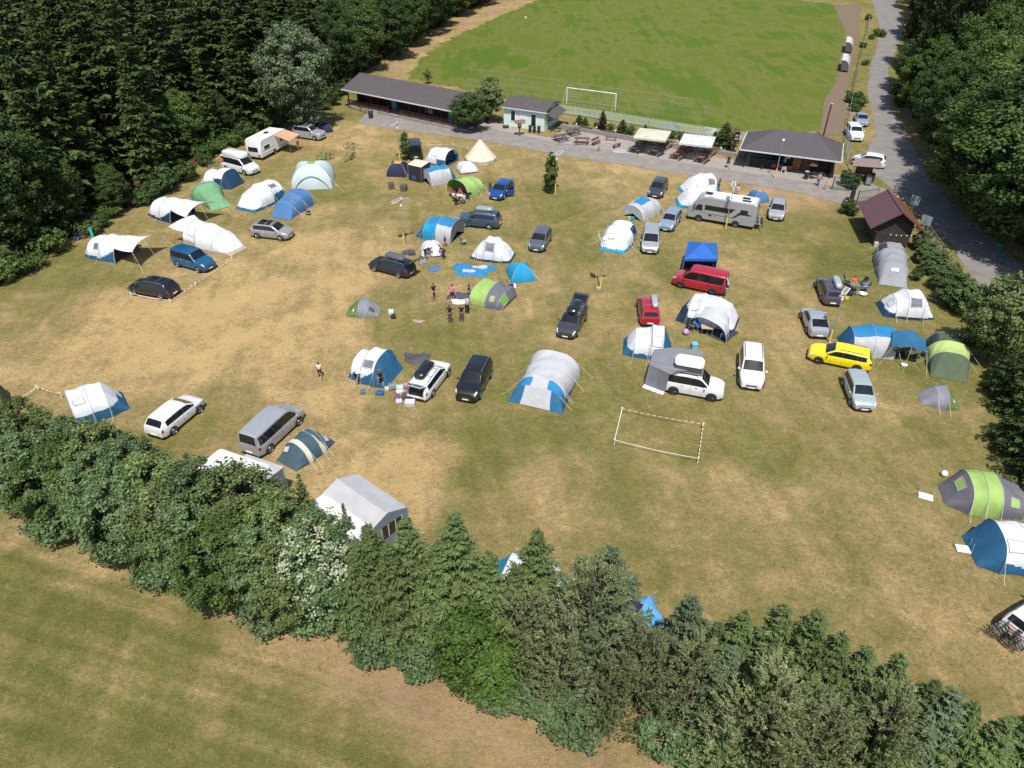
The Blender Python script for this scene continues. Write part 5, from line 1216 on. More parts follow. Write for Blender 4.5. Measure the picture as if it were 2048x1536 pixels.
def tents():
    WB = {'fly': ('fly', C_WHITE), 'skirt': ('skirt', C_BLUE), 'panel': ('side_panel', C_BLUE), 'top': ('roof_panel', C_SKY)}
    WN = {'fly': ('fly', C_WHITE), 'skirt': ('skirt', C_NAVY), 'panel': ('side_panel', C_NAVY)}
    WC = {'fly': ('fly', C_WHITE), 'skirt': ('skirt', C_CYAN), 'panel': ('side_panel', C_BLUE)}
    # T1, T2 awning tunnels at the left
    def zt1(s, u, v, z): return 'skirt' if z < .35 + (.95 * u if s == 2 else 0) * (1 if s == 2 else 0) else 'fly'
    tunnel('tunnel_tent', 'white and blue tunnel tent with a raised white awning, farthest left on the meadow', (184, 502), (256, 513), [(0, 1.2, .03), (.22, 1.5, 1.65), (.60, 1.65, 2.0), (1, 1.7, 2.05)], zt1, WB, windows=[(1, .45, .92, .17, .30, MESH, 'window')], awning=('B', 2.8, 2.1, 2.25, .40, C_WHITE), inner=(2, .15, DARKIN))
    tunnel('tunnel_tent', 'white and navy tunnel tent with a large sagging awning, below the green dome tent', (312, 422), (368, 437), [(0, 1.2, .03), (.25, 1.55, 1.7), (.62, 1.65, 2.0), (1, 1.7, 2.05)], zt1, WN, awning=('B', 3.4, 2.3, 2.3, .60, C_WHITE), inner=(2, .15, DARKIN))
    tunnel('tunnel_tent', 'white and beige tunnel tent with a short awning at its left end', (394, 480), (479, 504), [(0, 1.65, 2.05), (.30, 1.75, 2.1), (.66, 1.6, 1.75), (1, 1.15, .03)], lambda s, u, v, z: 'skirt' if z < (.75 if s == 0 else .30) else 'fly', {'fly': ('fly', C_WHITE), 'skirt': ('skirt', C_BEIGE)}, windows=[(0, .3, .85, .19, .34, C_WHITE, 'side_window')], awning=('A', 1.6, 1.7, 2.05, .25, C_WHITE), inner=(0, .5, DARKIN))
    # T4 green dome with porch
    tunnel('dome_tent', 'green dome tent with a porch, above the large sagging white awning', (402, 383), (444, 417), [(0, 1.5, .03), (.32, 1.75, 1.75), (.40, 1.7, 1.8), (.72, 1.1, 1.25), (1, 1.2, .03)], lambda s, u, v, z: 'fly' if s < 2 else 'porch', {'fly': ('fly', C_GREEN), 'porch': ('porch', cloth('green_light', (.16, .35, .18)))}, straight=False)
    # T5
    tunnel('tunnel_tent', 'small white and navy tunnel tent in front of the white camper van', (413, 361), (476, 372), [(0, 1.2, .03), (.18, 1.35, 1.45), (.50, 1.4, 1.55), (.56, 1.6, 1.85), (.80, 1.6, 1.85), (1, 1.4, .03)], lambda s, u, v, z: 'panel' if s == 4 or (s == 3 and z < 1.15) else ('skirt' if z < .2 else 'fly'), WN, windows=[(2, .05, .95, .2, .36, MESH, 'window')])
    # T6
    tunnel('tunnel_tent', 'white tunnel tent with a blue skirt between the green and the plain blue tent', (489, 422), (549, 391), [(0, 1.35, .03), (.28, 1.6, 1.65), (.62, 1.75, 2.05), (1, 1.6, 1.9)], lambda s, u, v, z: 'skirt' if z < .28 else ('panel' if s == 2 and v < .5 and z < 1.0 else 'fly'), WB, windows=[(2, .15, .75, .27, .40, MESH, 'window')], capB=('end_panel', C_BLUE, 0))
    # T7
    tunnel('tunnel_tent', 'plain blue tunnel tent below the pale event shelter', (560, 437), (605, 406), [(0, 1.3, .03), (.26, 1.35, 1.5), (.62, 1.5, 1.8), (1, 1.5, 1.75)], lambda s, u, v, z: 'fly', {'fly': ('fly', C_DEEP)}, capB=('end_panel', C_DEEP, 0), windows=[(1, .3, .8, .25, .40, C_DEEP, 'side_window')])
    # T8 event shelter
    fl, fr = G(583.5, 381), G(665.5, 378); e = (fr - fl); w_ = e.length; n_ = Vector((-e.y, e.x, 0)).normalized(); c8 = (fl + fr) / 2 + n_ * w_ * .46
    rz8 = math.atan2(e.y, e.x)
    t8 = dome('event_shelter', 'large pale mint event shelter with a green patch on top', c8, rz8, w_ / 2, w_ * .46, 2.55, lambda i, f, tt: ('cap' if tt > .90 else 'fly'), {'fly': ('fly', C_MINT), 'cap': ('top_patch', C_GRASSG)}, sq=1.12, sag=.07)
    mb = MB(); mb.tube([(-w_ * .42 + w_ * .84 * i / 16, -w_ * .46 * math.cos(math.asin((.6 * math.sin(math.pi * i / 16) ** .7) ** (1.12 / .95))) ** (.85 / 1.12) - .03, .05 + 1.5 * math.sin(math.pi * i / 16) ** .7) for i in range(17)], .045, 5); mb.build('door_arch', cloth('sage', (.22, .28, .22)), t8, smooth=60)
    # T9
    dome('dome_tent', 'dark blue dome tent in the tree shade behind the silver off road car', (648, 262), .4, 1.15, 1.0, 1.25, ['fly'] * 4, {'fly': ('fly', C_INK)})
    # T10
    dome('dome_tent', 'navy dome tent with an orange top beside the dark screen gazebo', (797, 347), R(-5), 1.25, 1.25, 1.55, lambda i, f, tt: 'top' if tt > .80 else 'fly', {'fly': ('fly', C_INK), 'top': ('top_panel', C_ORANGE)})
    # T11 screen gazebo
    pts = [G(815, 328.8, 1.95), G(830, 317.8, 1.95), G(860, 323, 1.95), G(842, 335, 1.95)]
    cc = sum(pts, Vector()) / 4; t = thing('screen_gazebo', 'dark screen gazebo with a flat cream roof between the navy dome and the grey tent', 'gazebo', (cc.x, cc.y, 0))
    lp = [Vector((p.x - cc.x, p.y - cc.y, 1.95)) for p in pts]
    mb = MB(); rows = [[lp[0].lerp(lp[1], i / 6).lerp(lp[3].lerp(lp[2], i / 6), j / 6) + Vector((0, 0, .12 * math.sin(math.pi * i / 6) * math.sin(math.pi * j / 6))) for j in range(7)] for i in range(7)]; mb.grid(rows); mb.build('roof', C_CREAM, t, smooth=60)
    for i in range(4):
        a, b = lp[i], lp[(i + 1) % 4]; mb = MB(); mb.poly([(a.x, a.y, .02), (b.x, b.y, .02), (b.x, b.y, 1.93), (a.x, a.y, 1.93)]); mb.build('screen_wall', cloth('screen', (.035, .03, .035), .0), t)
        mb = MB(); mb.tube([(a.x, a.y, 0), (a.x, a.y, 1.97)], .025, 5); mb.build('pole', STEEL, t)
    mb = MB(); a = lp[0].lerp(lp[3], .28); mb.poly([(a.x - .02, a.y - .03, .25), (a.x + .5, a.y - .34, .25), (a.x + .5, a.y - .34, .7), (a.x - .02, a.y - .03, .7)]); mb.build('hanging_cloth', C_BLUE, t)
    # T12, T13
    tunnel('tunnel_tent', 'white tunnel tent with a blue open end behind the grey and blue one', (857, 319), (904, 329), [(0, 1.3, .03), (.25, 1.5, 1.7), (.65, 1.6, 1.9), (1, 1.6, 1.9)], lambda s, u, v, z: 'skirt' if z < .25 or (s == 2 and z < .9) else 'fly', WB, inner=(2, .6, C_NAVY), windows=[(1, .3, .8, .2, .36, C_WHITE, 'side_window')])
    tunnel('tunnel_tent', 'light grey tunnel tent with a blue roof next to the screen gazebo', (853, 367), (900, 357), [(0, 1.3, 1.7), (.5, 1.4, 1.85), (.86, 1.35, 1.75), (1.2, 1.1, .03)], lambda s, u, v, z: 'panel' if s == 2 else ('top' if .36 < v < .64 else 'fly'), {'fly': ('fly', C_GREY), 'top': ('roof_panel', C_SKY), 'panel': ('end_slope', C_BLUE)}, capA=('end_panel', C_GREY, 0))
    # T14 bell tent
    c = G(961, 322); t = thing('bell_tent', 'cream canvas bell tent near the path', 'tent', (c.x, c.y, 0))
    mb = MB(); n = 36; rows = []
    for (r_, z) in ((2.05, .02), (2.0, .55), (1.55, 1.03), (1.08, 1.62), (.55, 2.28), (.12, 2.78), (.02, 2.86)):
        rows.append([(r_ * (1 + .035 * math.cos(12 * k * 2 * math.pi / n)) * math.cos(k * 2 * math.pi / n), r_ * (1 + .035 * math.cos(12 * k * 2 * math.pi / n)) * math.sin(k * 2 * math.pi / n), z) for k in range(n)])
    lo = MB(); lo.grid(rows[:2], closed_v=True); lo.build('wall', C_BEIGE, t, smooth=60); mb.grid(rows[1:], closed_v=True); mb.build('roof', C_CREAM, t, smooth=60)
    for k in range(12):
        a = k * math.pi / 6 + .26; mb = MB(); mb.tube([(2.02 * math.cos(a), 2.02 * math.sin(a), .58), (3.2 * math.cos(a), 3.2 * math.sin(a), .02)], .010, 3); mb.build('guy_line', PEG, t)
    mb = MB(); mb.poly([(.55, -2.0, .1), (1.0, -1.82, .1), (.62, -1.45, 1.0), (.35, -1.62, .95)]); mb.build('door_flap', C_BEIGE, t)
    mb = MB(); mb.lathe([(.01, 2.8), (.06, 2.84), (.05, 2.98), (.01, 3.0)], seg=8); mb.build('cap', C_DGREY, t)
    # T15 small white dome
    dome('dome_tent', 'small white dome tent in front of the cream bell tent', (934, 342), R(20), 1.15, 1.0, 1.25, lambda i, f, tt: 'skirt' if tt < .06 else 'fly', {'fly': ('fly', C_WHITE), 'skirt': ('skirt', C_DGREY)})
    # T16 green tunnel
    tunnel('tunnel_tent', 'lime green tunnel tent with people sitting at its open front', (915, 391), (961, 373), [(0, 1.75, 1.85), (.42, 1.7, 1.75), (.75, 1.5, 1.45), (1, 1.25, .03)], lambda s, u, v, z: 'dark' if (s == 0 and v > .55) else 'fly', {'fly': ('fly', C_LIME), 'dark': ('side_panel', C_GRASSG)}, inner=(0, .5, C_OLIVE))
    # T17
    tunnel('tunnel_tent', 'blue roofed tunnel tent with cyan and grey sides touching the slate blue car', (842, 463), (915, 477), [(0, 1.35, .03), (.26, 1.6, 1.7), (.60, 1.7, 2.0), (1, 1.7, 1.95)], lambda s, u, v, z: 'dark' if s == 0 else ('top' if .31 < v < .69 else ('cyan' if s == 1 else 'fly')), {'fly': ('side_panel', C_GREY), 'top': ('roof_panel', C_SKY), 'dark': ('end_slope', C_BLUE), 'cyan': ('front_panel', C_CYAN)}, capB=('mesh_front', MESH, .02))
    # T18
    tunnel('tunnel_tent', 'white vis a vis tent with navy skirt and mesh window above the flat blue tent', (945, 507), (1027, 517), [(0, 1.1, .03), (.20, 1.35, 1.25), (.38, 1.5, 1.95), (.62, 1.5, 1.95), (.80, 1.35, 1.25), (1, 1.1, .03)], skirt(.22), WN, windows=[(2, .05, .95, .16, .36, MESH, 'window')])
    # T19
    dome('tent_under_construction', 'small white tent being put up by two people', (864, 506), R(8), 1.15, .95, 1.35, lambda i, f, tt: 'skirt' if tt < .05 else 'fly', {'fly': ('fly', C_WHITE), 'skirt': ('skirt', C_DGREY)}, sq=.8, guys=False)
    # T20
    dome('dome_tent', 'bright cyan dome tent beside the flat blue tent on the grass', (1041, 553), R(14), 1.15, 1.2, 1.35, lambda i, f, tt: 'fly', {'fly': ('fly', C_CYAN)})
    # T21
    tunnel('tunnel_tent', 'low lime and grey tunnel tent behind the group standing in black clothes', (952, 588), (1016, 604), [(0, 1.8, .3), (.10, 1.9, 1.3), (.58, 1.9, 1.4), (.95, 1.75, 1.1), (1.08, 1.4, .25)], lambda s, u, v, z: 'grey' if s == 0 or s >= 2 else 'fly', {'fly': ('fly', C_LIME), 'grey': ('grey_panel', C_SLATE)}, windows=[(2, .28, .62, .14, .27, C_LIME, 'window_flap'), (3, .1, .9, .2, .45, C_GRASSG, 'vent_flap')], capA=('end_panel', C_SLATE, 0), capB=('end_panel', C_DGREY, 0))
    # T22
    def z22(s, u, v, z): return 'green' if s == 0 else 'fly'
    tunnel('dome_tent', 'low green and grey dome tent at the left of the standing people', (696, 622), (760, 624), [(0, .95, .03), (.42, 1.15, 1.15), (.66, 1.05, 1.0), (1, .8, .03)], z22, {'green': ('fly', C_OLIVE), 'fly': ('porch', C_MGREY)}, windows=[(0, .55, .66, .2, .3, C_WHITE, 'round_patch'), (2, .15, .7, .2, .4, C_DGREY, 'door')])
    # T23
    tunnel('tunnel_tent', 'white and blue tunnel tent with a mesh window beside the white estate car', (712, 737), (790, 756), [(0, 1.2, .03), (.14, 1.45, 1.65), (.38, 1.5, 1.75), (.42, 1.7, 2.0), (.74, 1.7, 2.0), (1, 1.5, .03)], lambda s, u, v, z: 'panel' if s == 4 or (s == 3 and z < .55 + .7 * u) or (s < 3 and z < .55) else 'fly', WB, windows=[(3, .05, .85, .22, .36, MESH, 'window')])
    # T24
    tunnel('tunnel_tent', 'white tunnel tent with cyan skirt directly behind the motorhome cab', (1352, 407), (1424, 408), [(0, 1.3, .03), (.28, 1.6, 1.6), (.55, 1.7, 2.0), (1, 1.6, 1.95)], skirt(.38), WC, windows=[(2, .1, .7, .18, .34, MESH, 'window')], capB=('end_panel', C_BLUE, 0))
    tunnel('tunnel_tent', 'white tunnel tent with blue end at the path, behind the one by the motorhome', (1362, 384), (1430, 379), [(0, 1.3, .03), (.30, 1.5, 1.6), (.58, 1.7, 2.0), (.86, 1.6, 1.95), (1.05, 1.3, .03)], lambda s, u, v, z: 'panel' if s == 3 else ('skirt' if z < .3 else 'fly'), WC, windows=[(2, .15, .85, .18, .34, MESH, 'window')])
    # T25, T26
    tunnel('tunnel_tent', 'grey dome like tunnel tent with a blue roof stripe left of the small silver estate', (1265, 437), (1307, 418), [(0, 1.3, 1.4), (.10, 1.4, 1.7), (.55, 1.5, 1.85), (.88, 1.3, 1.4), (1.08, 1.1, .03)], lambda s, u, v, z: 'end' if s == 3 else ('top' if .38 < v < .62 and s in (1,) else 'fly'), {'fly': ('fly', C_GREY), 'top': ('roof_panel', C_SKY), 'end': ('end_slope', C_BLUE)}, capA=('end_panel', C_GREY, 0))
    tunnel('tunnel_tent', 'white tunnel tent with a cyan skirt left of the silver people carrier', (1223, 504), (1246, 470), [(0, 1.3, .03), (.22, 1.5, 1.55), (.58, 1.6, 1.9), (1, 1.45, 1.65)], lambda s, u, v, z: 'skirt' if z < .30 else ('panel' if s == 2 and v < .30 else 'fly'), {'fly': ('fly', C_WHITE), 'skirt': ('skirt', C_CYAN), 'panel': ('door', C_NAVY)}, capB=('end_panel', C_WHITE, 0))
    # T27 blue gazebo
    fl, fr, bl, br = G(1368, 517.7, 2.05), G(1435.5, 518, 2.05), G(1377, 483, 2.05), G(1434, 487, 2.05)
    cc = (fl + fr + bl + br) / 4; t = thing('pop_up_gazebo', 'bright blue pop up gazebo behind the red van', 'gazebo', (cc.x, cc.y, 0))
    cs = [Vector((p.x - cc.x, p.y - cc.y, 0)) for p in (fl, fr, br, bl)]
    mb = MB(); nseg = 8
    for i in range(4):
        a, b = cs[i], cs[(i + 1) % 4]; rows = []
        for j in range(7):
            q = j / 6; rows.append([(a.lerp(b, k / nseg) * (1 - q)) + Vector((0, 0, 2.05 + .85 * q ** 1.15 - .06 * math.sin(math.pi * k / nseg) * (1 - q))) for k in range(nseg + 1)])
        mb.grid(rows); 
    mb.build('roof', C_BRIGHTBLUE, t, smooth=25)
    mb = MB()
    for i in range(4):
        a, b = cs[i] * 1.004, cs[(i + 1) % 4] * 1.004; mb.poly([a + Vector((0, 0, 1.82)), b + Vector((0, 0, 1.82)), b + Vector((0, 0, 2.06)), a + Vector((0, 0, 2.06))])
        mb2 = MB(); mb2.tube([(cs[i].x * .985, cs[i].y * .985, 0), (cs[i].x * .985, cs[i].y * .985, 2.05)], .03, 5); mb2.build('leg', STEEL, t)
    mb.build('valance', C_BRIGHTBLUE, t)
    for i in (1, 2, 3):
        a, b = cs[i] * .99, cs[(i + 1) % 4] * .99; mb = MB(); mb.grid([[a.lerp(b, k / 10) + Vector((.03 * math.sin(k * 2), .03 * math.cos(k * 1.7), z)) for k in range(11)] for z in (.02, .9, 1.84)]); mb.build('side_wall', C_BRIGHTBLUE, t, smooth=60)
    # T28 big white tent with canopy
    tunnel('family_tent', 'large white family tent with a navy end behind the white canopy', (1358, 626), (1474, 651), [(0, 1.4, .03), (.20, 1.75, 1.9), (.36, 1.85, 2.15), (.62, 1.8, 2.05), (.84, 1.6, 1.7), (1, 1.35, .03)], lambda s, u, v, z: 'panel' if (s == 0 and z < 1.35 - .9 * u * 0) or (s == 1 and z < .8) else ('skirt' if z < .2 or (s == 4 and z < .25) else 'fly'), WN, windows=[(1, .25, .95, .22, .40, C_WHITE, 'side_window')])
    Lp, Rp = G(1377, 655), G(1451, 688); cfr = (Lp + Rp) / 2; hwid = (Rp - Lp).length / 2; dn = (Rp - Lp).normalized(); nn = Vector((-dn.y, dn.x, 0))
    tunnel('canopy', 'white arched canopy over a camping table in front of the large white tent', cfr, cfr + nn * 2.5, [(0, hwid, 1.5), (.45, hwid * 1.0, 1.85), (1, hwid * .95, 2.2)], lambda s, u, v, z: 'fly', {'fly': ('fly', cloth('canopy_white', (.55, .565, .59), .22))}, cat='canopy', guys=False, shear=.42, sag=.07, hoop_mat=C_CREAM)
    # T29
    tunnel('tunnel_tent', 'white and blue tunnel tent directly behind the grey car awning', (1246, 693), (1338, 702), [(0, 1.25, .03), (.24, 1.5, 1.6), (.55, 1.6, 1.75), (.59, 1.7, 2.0), (.84, 1.7, 2.0), (1.05, 1.4, .03)], lambda s, u, v, z: 'panel' if s in (0, 4) and (s == 4 or z < .6) or z < .42 else 'fly', WB, windows=[(3, .05, .9, .18, .36, C_WHITE, 'side_window')])
    # T31
    tunnel('family_tent', 'large pale grey arched tent with a blue vestibule beside the black off road car', (1069, 815), (1109, 746), [(0, 2.25, .03), (.16, 1.95, 1.35), (.30, 1.85, 1.72), (.34, 1.8, 1.72), (.7, 1.92, 1.85), (1, 2.05, 2.05)], lambda s, u, v, z: ('grey' if .36 < v < .64 else ('blue' if v < .5 else 'blue2')) if s == 0 else (('grey' if .42 < v < .58 else 'cyan') if s == 1 else 'fly'), {'fly': ('roof', C_GREY), 'grey': ('door_panel', C_GREY), 'blue': ('side_panel', C_BLUE), 'blue2': ('side_panel', C_BLUE), 'cyan': ('shoulder_panel', C_SKY)}, sag=.02, hoops=False, inner=(3, .5, DARKIN))
    # T32
    tunnel('tunnel_tent', 'plain grey tunnel tent in front of the dark barn', (1786, 573), (1776, 514), [(0, 1.25, .03), (.34, 1.4, 1.5), (.72, 1.5, 1.8), (1, 1.4, 1.6)], lambda s, u, v, z: 'dark' if (s == 2 and .60 < v < .82) else 'fly', {'fly': ('fly', cloth('dove', (.29, .29, .31))), 'dark': ('door', DARKIN)}, capB=('end_panel', C_MGREY, 0), windows=[(0, .55, .75, .44, .56, C_WHITE, 'vent')])  # door patch: shade of the open side painted onto the fly
    # T33
    tunnel('tunnel_tent', 'white tent with navy skirt and a large mesh window near the pale tree', (1758, 619), (1858, 625), [(0, 1.3, .03), (.22, 1.4, 1.35), (.42, 1.6, 2.0), (.72, 1.6, 1.95), (1.02, 1.2, .03)], lambda s, u, v, z: 'skirt' if z < (.45 if s == 0 else .18) else 'fly', WN, windows=[(2, .08, .85, .17, .36, MESH, 'window'), (0, .5, .85, .35, .5, C_WHITE, 'vent_flap')])
    # T34
    tunnel('tunnel_tent', 'tunnel tent with blue roof and pale grey sides behind the yellow estate', (1679, 690), (1782, 699), [(0, 1.3, .03), (.16, 1.45, 1.55), (.55, 1.65, 1.9), (.95, 1.65, 1.85)], lambda s, u, v, z: 'end' if s == 0 else ('top' if .33 < v < .75 else 'fly'), {'fly': ('side_panel', C_GREY), 'top': ('roof_panel', C_SKY), 'end': ('end_slope', C_BLUE)}, capB=('end_panel', C_GREY, 0))
    # T36
    tunnel('tunnel_tent', 'green tunnel tent with a yellow green band next to the hedge trees', (1898, 760), (1886, 699), [(0, 1.35, .03), (.34, 1.5, 1.55), (.62, 1.6, 1.85), (1, 1.45, 1.65)], lambda s, u, v, z: 'band' if s == 1 else ('dark' if s == 2 and .66 < v < .86 else 'fly'), {'fly': ('fly', C_DGREEN), 'band': ('band', C_YG), 'dark': ('door', DARKIN)}, capB=('end_panel', C_DGREEN, 0))  # door is a dark patch, the doorway's shade put into colour
    # T37
    tunnel('dome_tent', 'low green and grey dome tent right of the pale green car', (1915, 806), (1838, 797), [(0, .95, .03), (.40, 1.15, 1.2), (.66, 1.05, 1.0), (1, .75, .03)], z22, {'green': ('fly', C_OLIVE), 'fly': ('porch', C_MGREY)}, windows=[(0, .55, .67, .68, .80, C_WHITE, 'round_patch')])
    # T38
    tunnel('tunnel_tent', 'large lime and grey tunnel tent at the right edge above the white and blue one', (1882, 989), (2030, 1008), [(0, .95, .03), (.27, 1.6, 1.65), (.45, 1.65, 1.82), (.66, 1.6, 1.72), (.98, 1.4, 1.1), (1.06, 1.3, .03)], lambda s, u, v, z: 'fly' if s in (1, 2) else 'grey', {'fly': ('fly', C_LIME), 'grey': ('grey_panel', C_SLATE)}, windows=[(0, .50, .78, .40, .56, C_LIME, 'window_flap'), (3, .35, .75, .17, .32, C_LIME, 'window_flap')])
    # T39
    tunnel('tunnel_tent', 'white and blue tunnel tent cut by the right edge, white table at its front', (1938, 1101), (2098, 1115), [(0, 1.2, .03), (.24, 1.65, 1.9), (.55, 1.65, 1.9), (1, 1.5, 1.8)], lambda s, u, v, z: 'dark' if s == 0 else ('skirt' if z < .85 - .35 * s * u else 'fly'), {'fly': ('fly', C_WHITE), 'skirt': ('skirt', C_BLUE), 'dark': ('front_slope', C_BLUE)}, windows=[(1, .1, .85, .24, .40, C_WHITE, 'side_window')], capB=('end_panel', C_WHITE, 0))
    # T40
    tunnel('tunnel_tent', 'white tunnel tent with blue side half hidden by the left hedge', (150, 833), (252, 800), [(0, 1.65, 1.95), (.34, 1.7, 1.9), (.66, 1.6, 1.8), (1, 1.25, .03)], lambda s, u, v, z: 'skirt' if z < .80 and v < .5 or z < .3 else 'fly', WB, windows=[(0, .2, .8, .28, .38, C_WHITE, 'side_window')], inner=(0, .5, DARKIN))
    tunnel('tunnel_tent', 'white and green tent cut by the left edge of the picture above the hedge', (-45, 818), (22, 800), [(0, 1.4, 1.6), (.6, 1.4, 1.75), (.8, 1.3, 1.4), (1, 1.0, .03)], lambda s, u, v, z: 'end' if s == 2 else 'fly', {'fly': ('fly', C_WHITE), 'end': ('end_slope', C_DGREEN)})
    # T42
    tunnel('tunnel_tent', 'dark teal tent with two cream bands beside the silver van', (572, 932), (652, 874), [(0, 1.0, .03), (.28, 1.15, 1.2), (.38, 1.18, 1.27), (.60, 1.2, 1.4), (.72, 1.15, 1.32), (1, .95, .03)], lambda s, u, v, z: 'band' if s == 1 or (s == 3 and abs(v - .5) * 2 > u * .9) else 'fly', {'fly': ('fly', C_TEALD), 'band': ('cream_band', C_CREAM)}, windows=[(0, .55, .8, .6, .75, C_CREAM, 'vent_flap'), (4, .25, .55, .2, .36, C_CREAM, 'vent_flap')], guys=True, straight=True)
    # T44
    tunnel('tunnel_tent', 'white tent glimpsed behind the spruces of the foreground hedge', (985, 1150), (1125, 1190), [(0, 1.2, .03), (.2, 1.5, 1.25), (.42, 1.5, 1.4), (.55, 1.4, 1.25), (.8, 1.5, 1.5), (1, 1.2, .03)], lambda s, u, v, z: 'skirt' if z < .3 or (s == 0 and z < 1.3) else 'fly', WC)
    dome('dome_tent', 'small light blue dome tent peeping over the foreground hedge', (1284, 1236), R(15), 1.0, .95, 1.15, lambda i, f, tt: 'dark' if i == 2 and tt > .35 else 'fly', {'fly': ('fly', cloth('light_blue', (.10, .36, .68))), 'dark': ('dark_panel', C_INK)})
    # small blue tent behind the motorhome
    dome('dome_tent', 'small blue and orange tent half hidden behind the motorhome', (1516, 400), R(10), .95, .9, 1.2, lambda i, f, tt: 'orange' if tt > .85 else 'fly', {'fly': ('fly', C_DEEP), 'orange': ('top_panel', C_ORANGE)})
    # T35 tarp
    c = G(1820, 700); t = thing('tarp_shelter', 'teal blue tarp on poles above a sitting person, between two tents on the right', 'tarp', (c.x, c.y, 0))
    def lpz(px, py, z): p = G(px, py, z); return Vector((p.x - c.x, p.y - c.y, z))
    co = [lpz(1785, 662, 1.95), lpz(1823, 659, 2.35), lpz(1852, 681, 1.75), lpz(1854, 705, 1.45), lpz(1824, 694, 1.75), lpz(1785, 693, 1.75)]
    rows = []
    for i in range(7):
        q = i / 6; top = co[0].lerp(co[1], q * 2) if q < .5 else co[1].lerp(co[2], q * 2 - 1); bot = co[5].lerp(co[4], q * 2) if q < .5 else co[4].lerp(co[3], q * 2 - 1)
        rows.append([top.lerp(bot, j / 6) + Vector((0, 0, -.10 * math.sin(math.pi * j / 6) + .04 * math.sin(i * 2 + j))) for j in range(7)])
    mb = MB(); mb.grid(rows); mb.build('tarp', C_BLUE, t, smooth=60)
    for p in (co[0], co[1], co[3], co[4], co[5]):
        mb = MB(); mb.tube([(p.x, p.y, 0), p], .018, 5); mb.build('pole', STEEL, t)
        mb = MB(); mb.tube([p, (p.x * 1.5, p.y * 1.5, .02)], .01, 3); mb.build('guy_line', PEG, t)
    # T30 small white camper with awning and roof tent
    mid, h = side_pose((1421, 802), (1345.5, 788), 1.85, -1, 4.6, 2.79)
    v = vehicle('camper_car', 'white family van with a pop up roof tent and dark wheels beside its grey awning', 'car', 'combi', 4.6, 1.85, 1.84, PW, mid, h, wb=2.79, rim=DARKRIM, dark_trim=True, rails='black')
    o = rounded_box(2.15, 1.35, .30).build('roof_tent', WHITEPL, v, smooth=40, loc=(-.55, .12, 2.42)); o.rotation_euler = (0, R(0), 0)
    mb = MB(); mb.box((-.55, .12, 2.18), (2.0, 1.25, .50), bev=.04); mb.build('tent_wall', C_DGREY, v)
    mb = MB(); mb.box((-.55, .12, 1.93), (2.2, 1.4, .07), bev=.02); mb.build('roof_platform', GREYPL, v)
    mb = MB(); mb.box((-1.2, .12, 2.735), (.12, .10, .02)); mb.build('vent', BLACKPL, o) if False else None
    t = thing('car_awning', 'grey fan shaped awning fixed to the white family van with the roof tent', 'awning', (mid.x, mid.y, 0), h)
    Mi = Matrix.Rotation(-h, 3, 'Z')
    def lw(px, py, z): p = G(px, py, z); q = Mi @ Vector((p.x - mid.x, p.y - mid.y, 0)); return Vector((q.x, q.y, z))
    hub = lw(1372, 741, 2.1); edge = [lw(1340, 748, 2.05), lw(1299, 729, 1.95), lw(1308, 699, 2.0), lw(1350, 694, 2.05), lw(1404, 702, 2.1), lw(1407, 728, 2.1)]
    mb = MB(); rows = []
    for i, p in enumerate(edge[:-1]):
        for k in range(4):
            q = k / 4; e_ = p.lerp(edge[i + 1], q); rows.append([hub.lerp(e_, j / 8) + Vector((0, 0, .10 * math.sin(math.pi * j / 8) * (1 - .8 * math.sin(math.pi * q)))) for j in range(9)])
    rows.append([hub.lerp(edge[-1], j / 8) for j in range(9)]); mb.grid(rows); mb.build('canopy', cloth('awn_grey', (.22, .22, .24)), t, smooth=40)
    for i, p in enumerate(edge): 
        mb = MB(); mb.tube([hub, p], .02, 5); mb.build('rib', STEEL, t)
        if i in (1, 2, 3): mb = MB(); mb.tube([(p.x, p.y, 0), p], .02, 5); mb.build('pole', STEEL, t)
    g1, g2 = lw(1288, 772, .02), lw(1329, 787, .02)
    for a, b, c_, d_ in ((edge[1], edge[0], g2, g1), (edge[2], edge[1], g1, Vector((edge[2].x, edge[2].y, .02)))):
        mb = MB(); mb.grid([[a.lerp(b, i / 8).lerp(d_.lerp(c_, i / 8), j / 5) + Vector((.03 * math.sin(i * 2.3), .03 * math.sin(i * 1.9), 0)) for j in range(6)] for i in range(9)]); mb.build('side_wall', C_MGREY, t, smooth=60)
    mb = MB(); mb.grid([[g1.lerp(g2, i / 8) + Vector((-.1 * j, -.28 * j + .05 * math.sin(i * 3), .16 - .13 * j)) for j in range(2)] for i in range(9)]); mb.build('mud_flap', C_WHITE, t)
    # flat tent, bundles
    def crumple(name, label, cat, px, m_, rx, ry, hgt, seed, rz=0, parts2=None):
        c = G(*px); g = random.Random(seed); n = 26; mb, mb2, mb3 = MB(), MB(), MB(); P = {}
        ph = [g.uniform(0, 6.28) for _ in range(8)]; fr = [g.uniform(2, 7) for _ in range(8)]
        for i in range(n + 1):
            for j in range(n + 1):
                u, v_ = -1 + 2 * i / n, -1 + 2 * j / n; r_ = max(abs(u), abs(v_)); ang = math.atan2(v_, u)
                k = 1 + .16 * math.sin(3 * ang + ph[6]) + .08 * math.sin(5 * ang + ph[7])
                z = sum(math.sin(u * fr[a] * 2.0 + v_ * fr[(a + 3) % 8] * 1.7 + ph[a]) for a in range(6)) / 6
                z = (.5 + .5 * abs(z) ** .8 + .3 * z) * hgt * (1 - r_ ** 4) + .02
                P[i, j] = (u * rx * k, v_ * ry * k, max(.015, z))
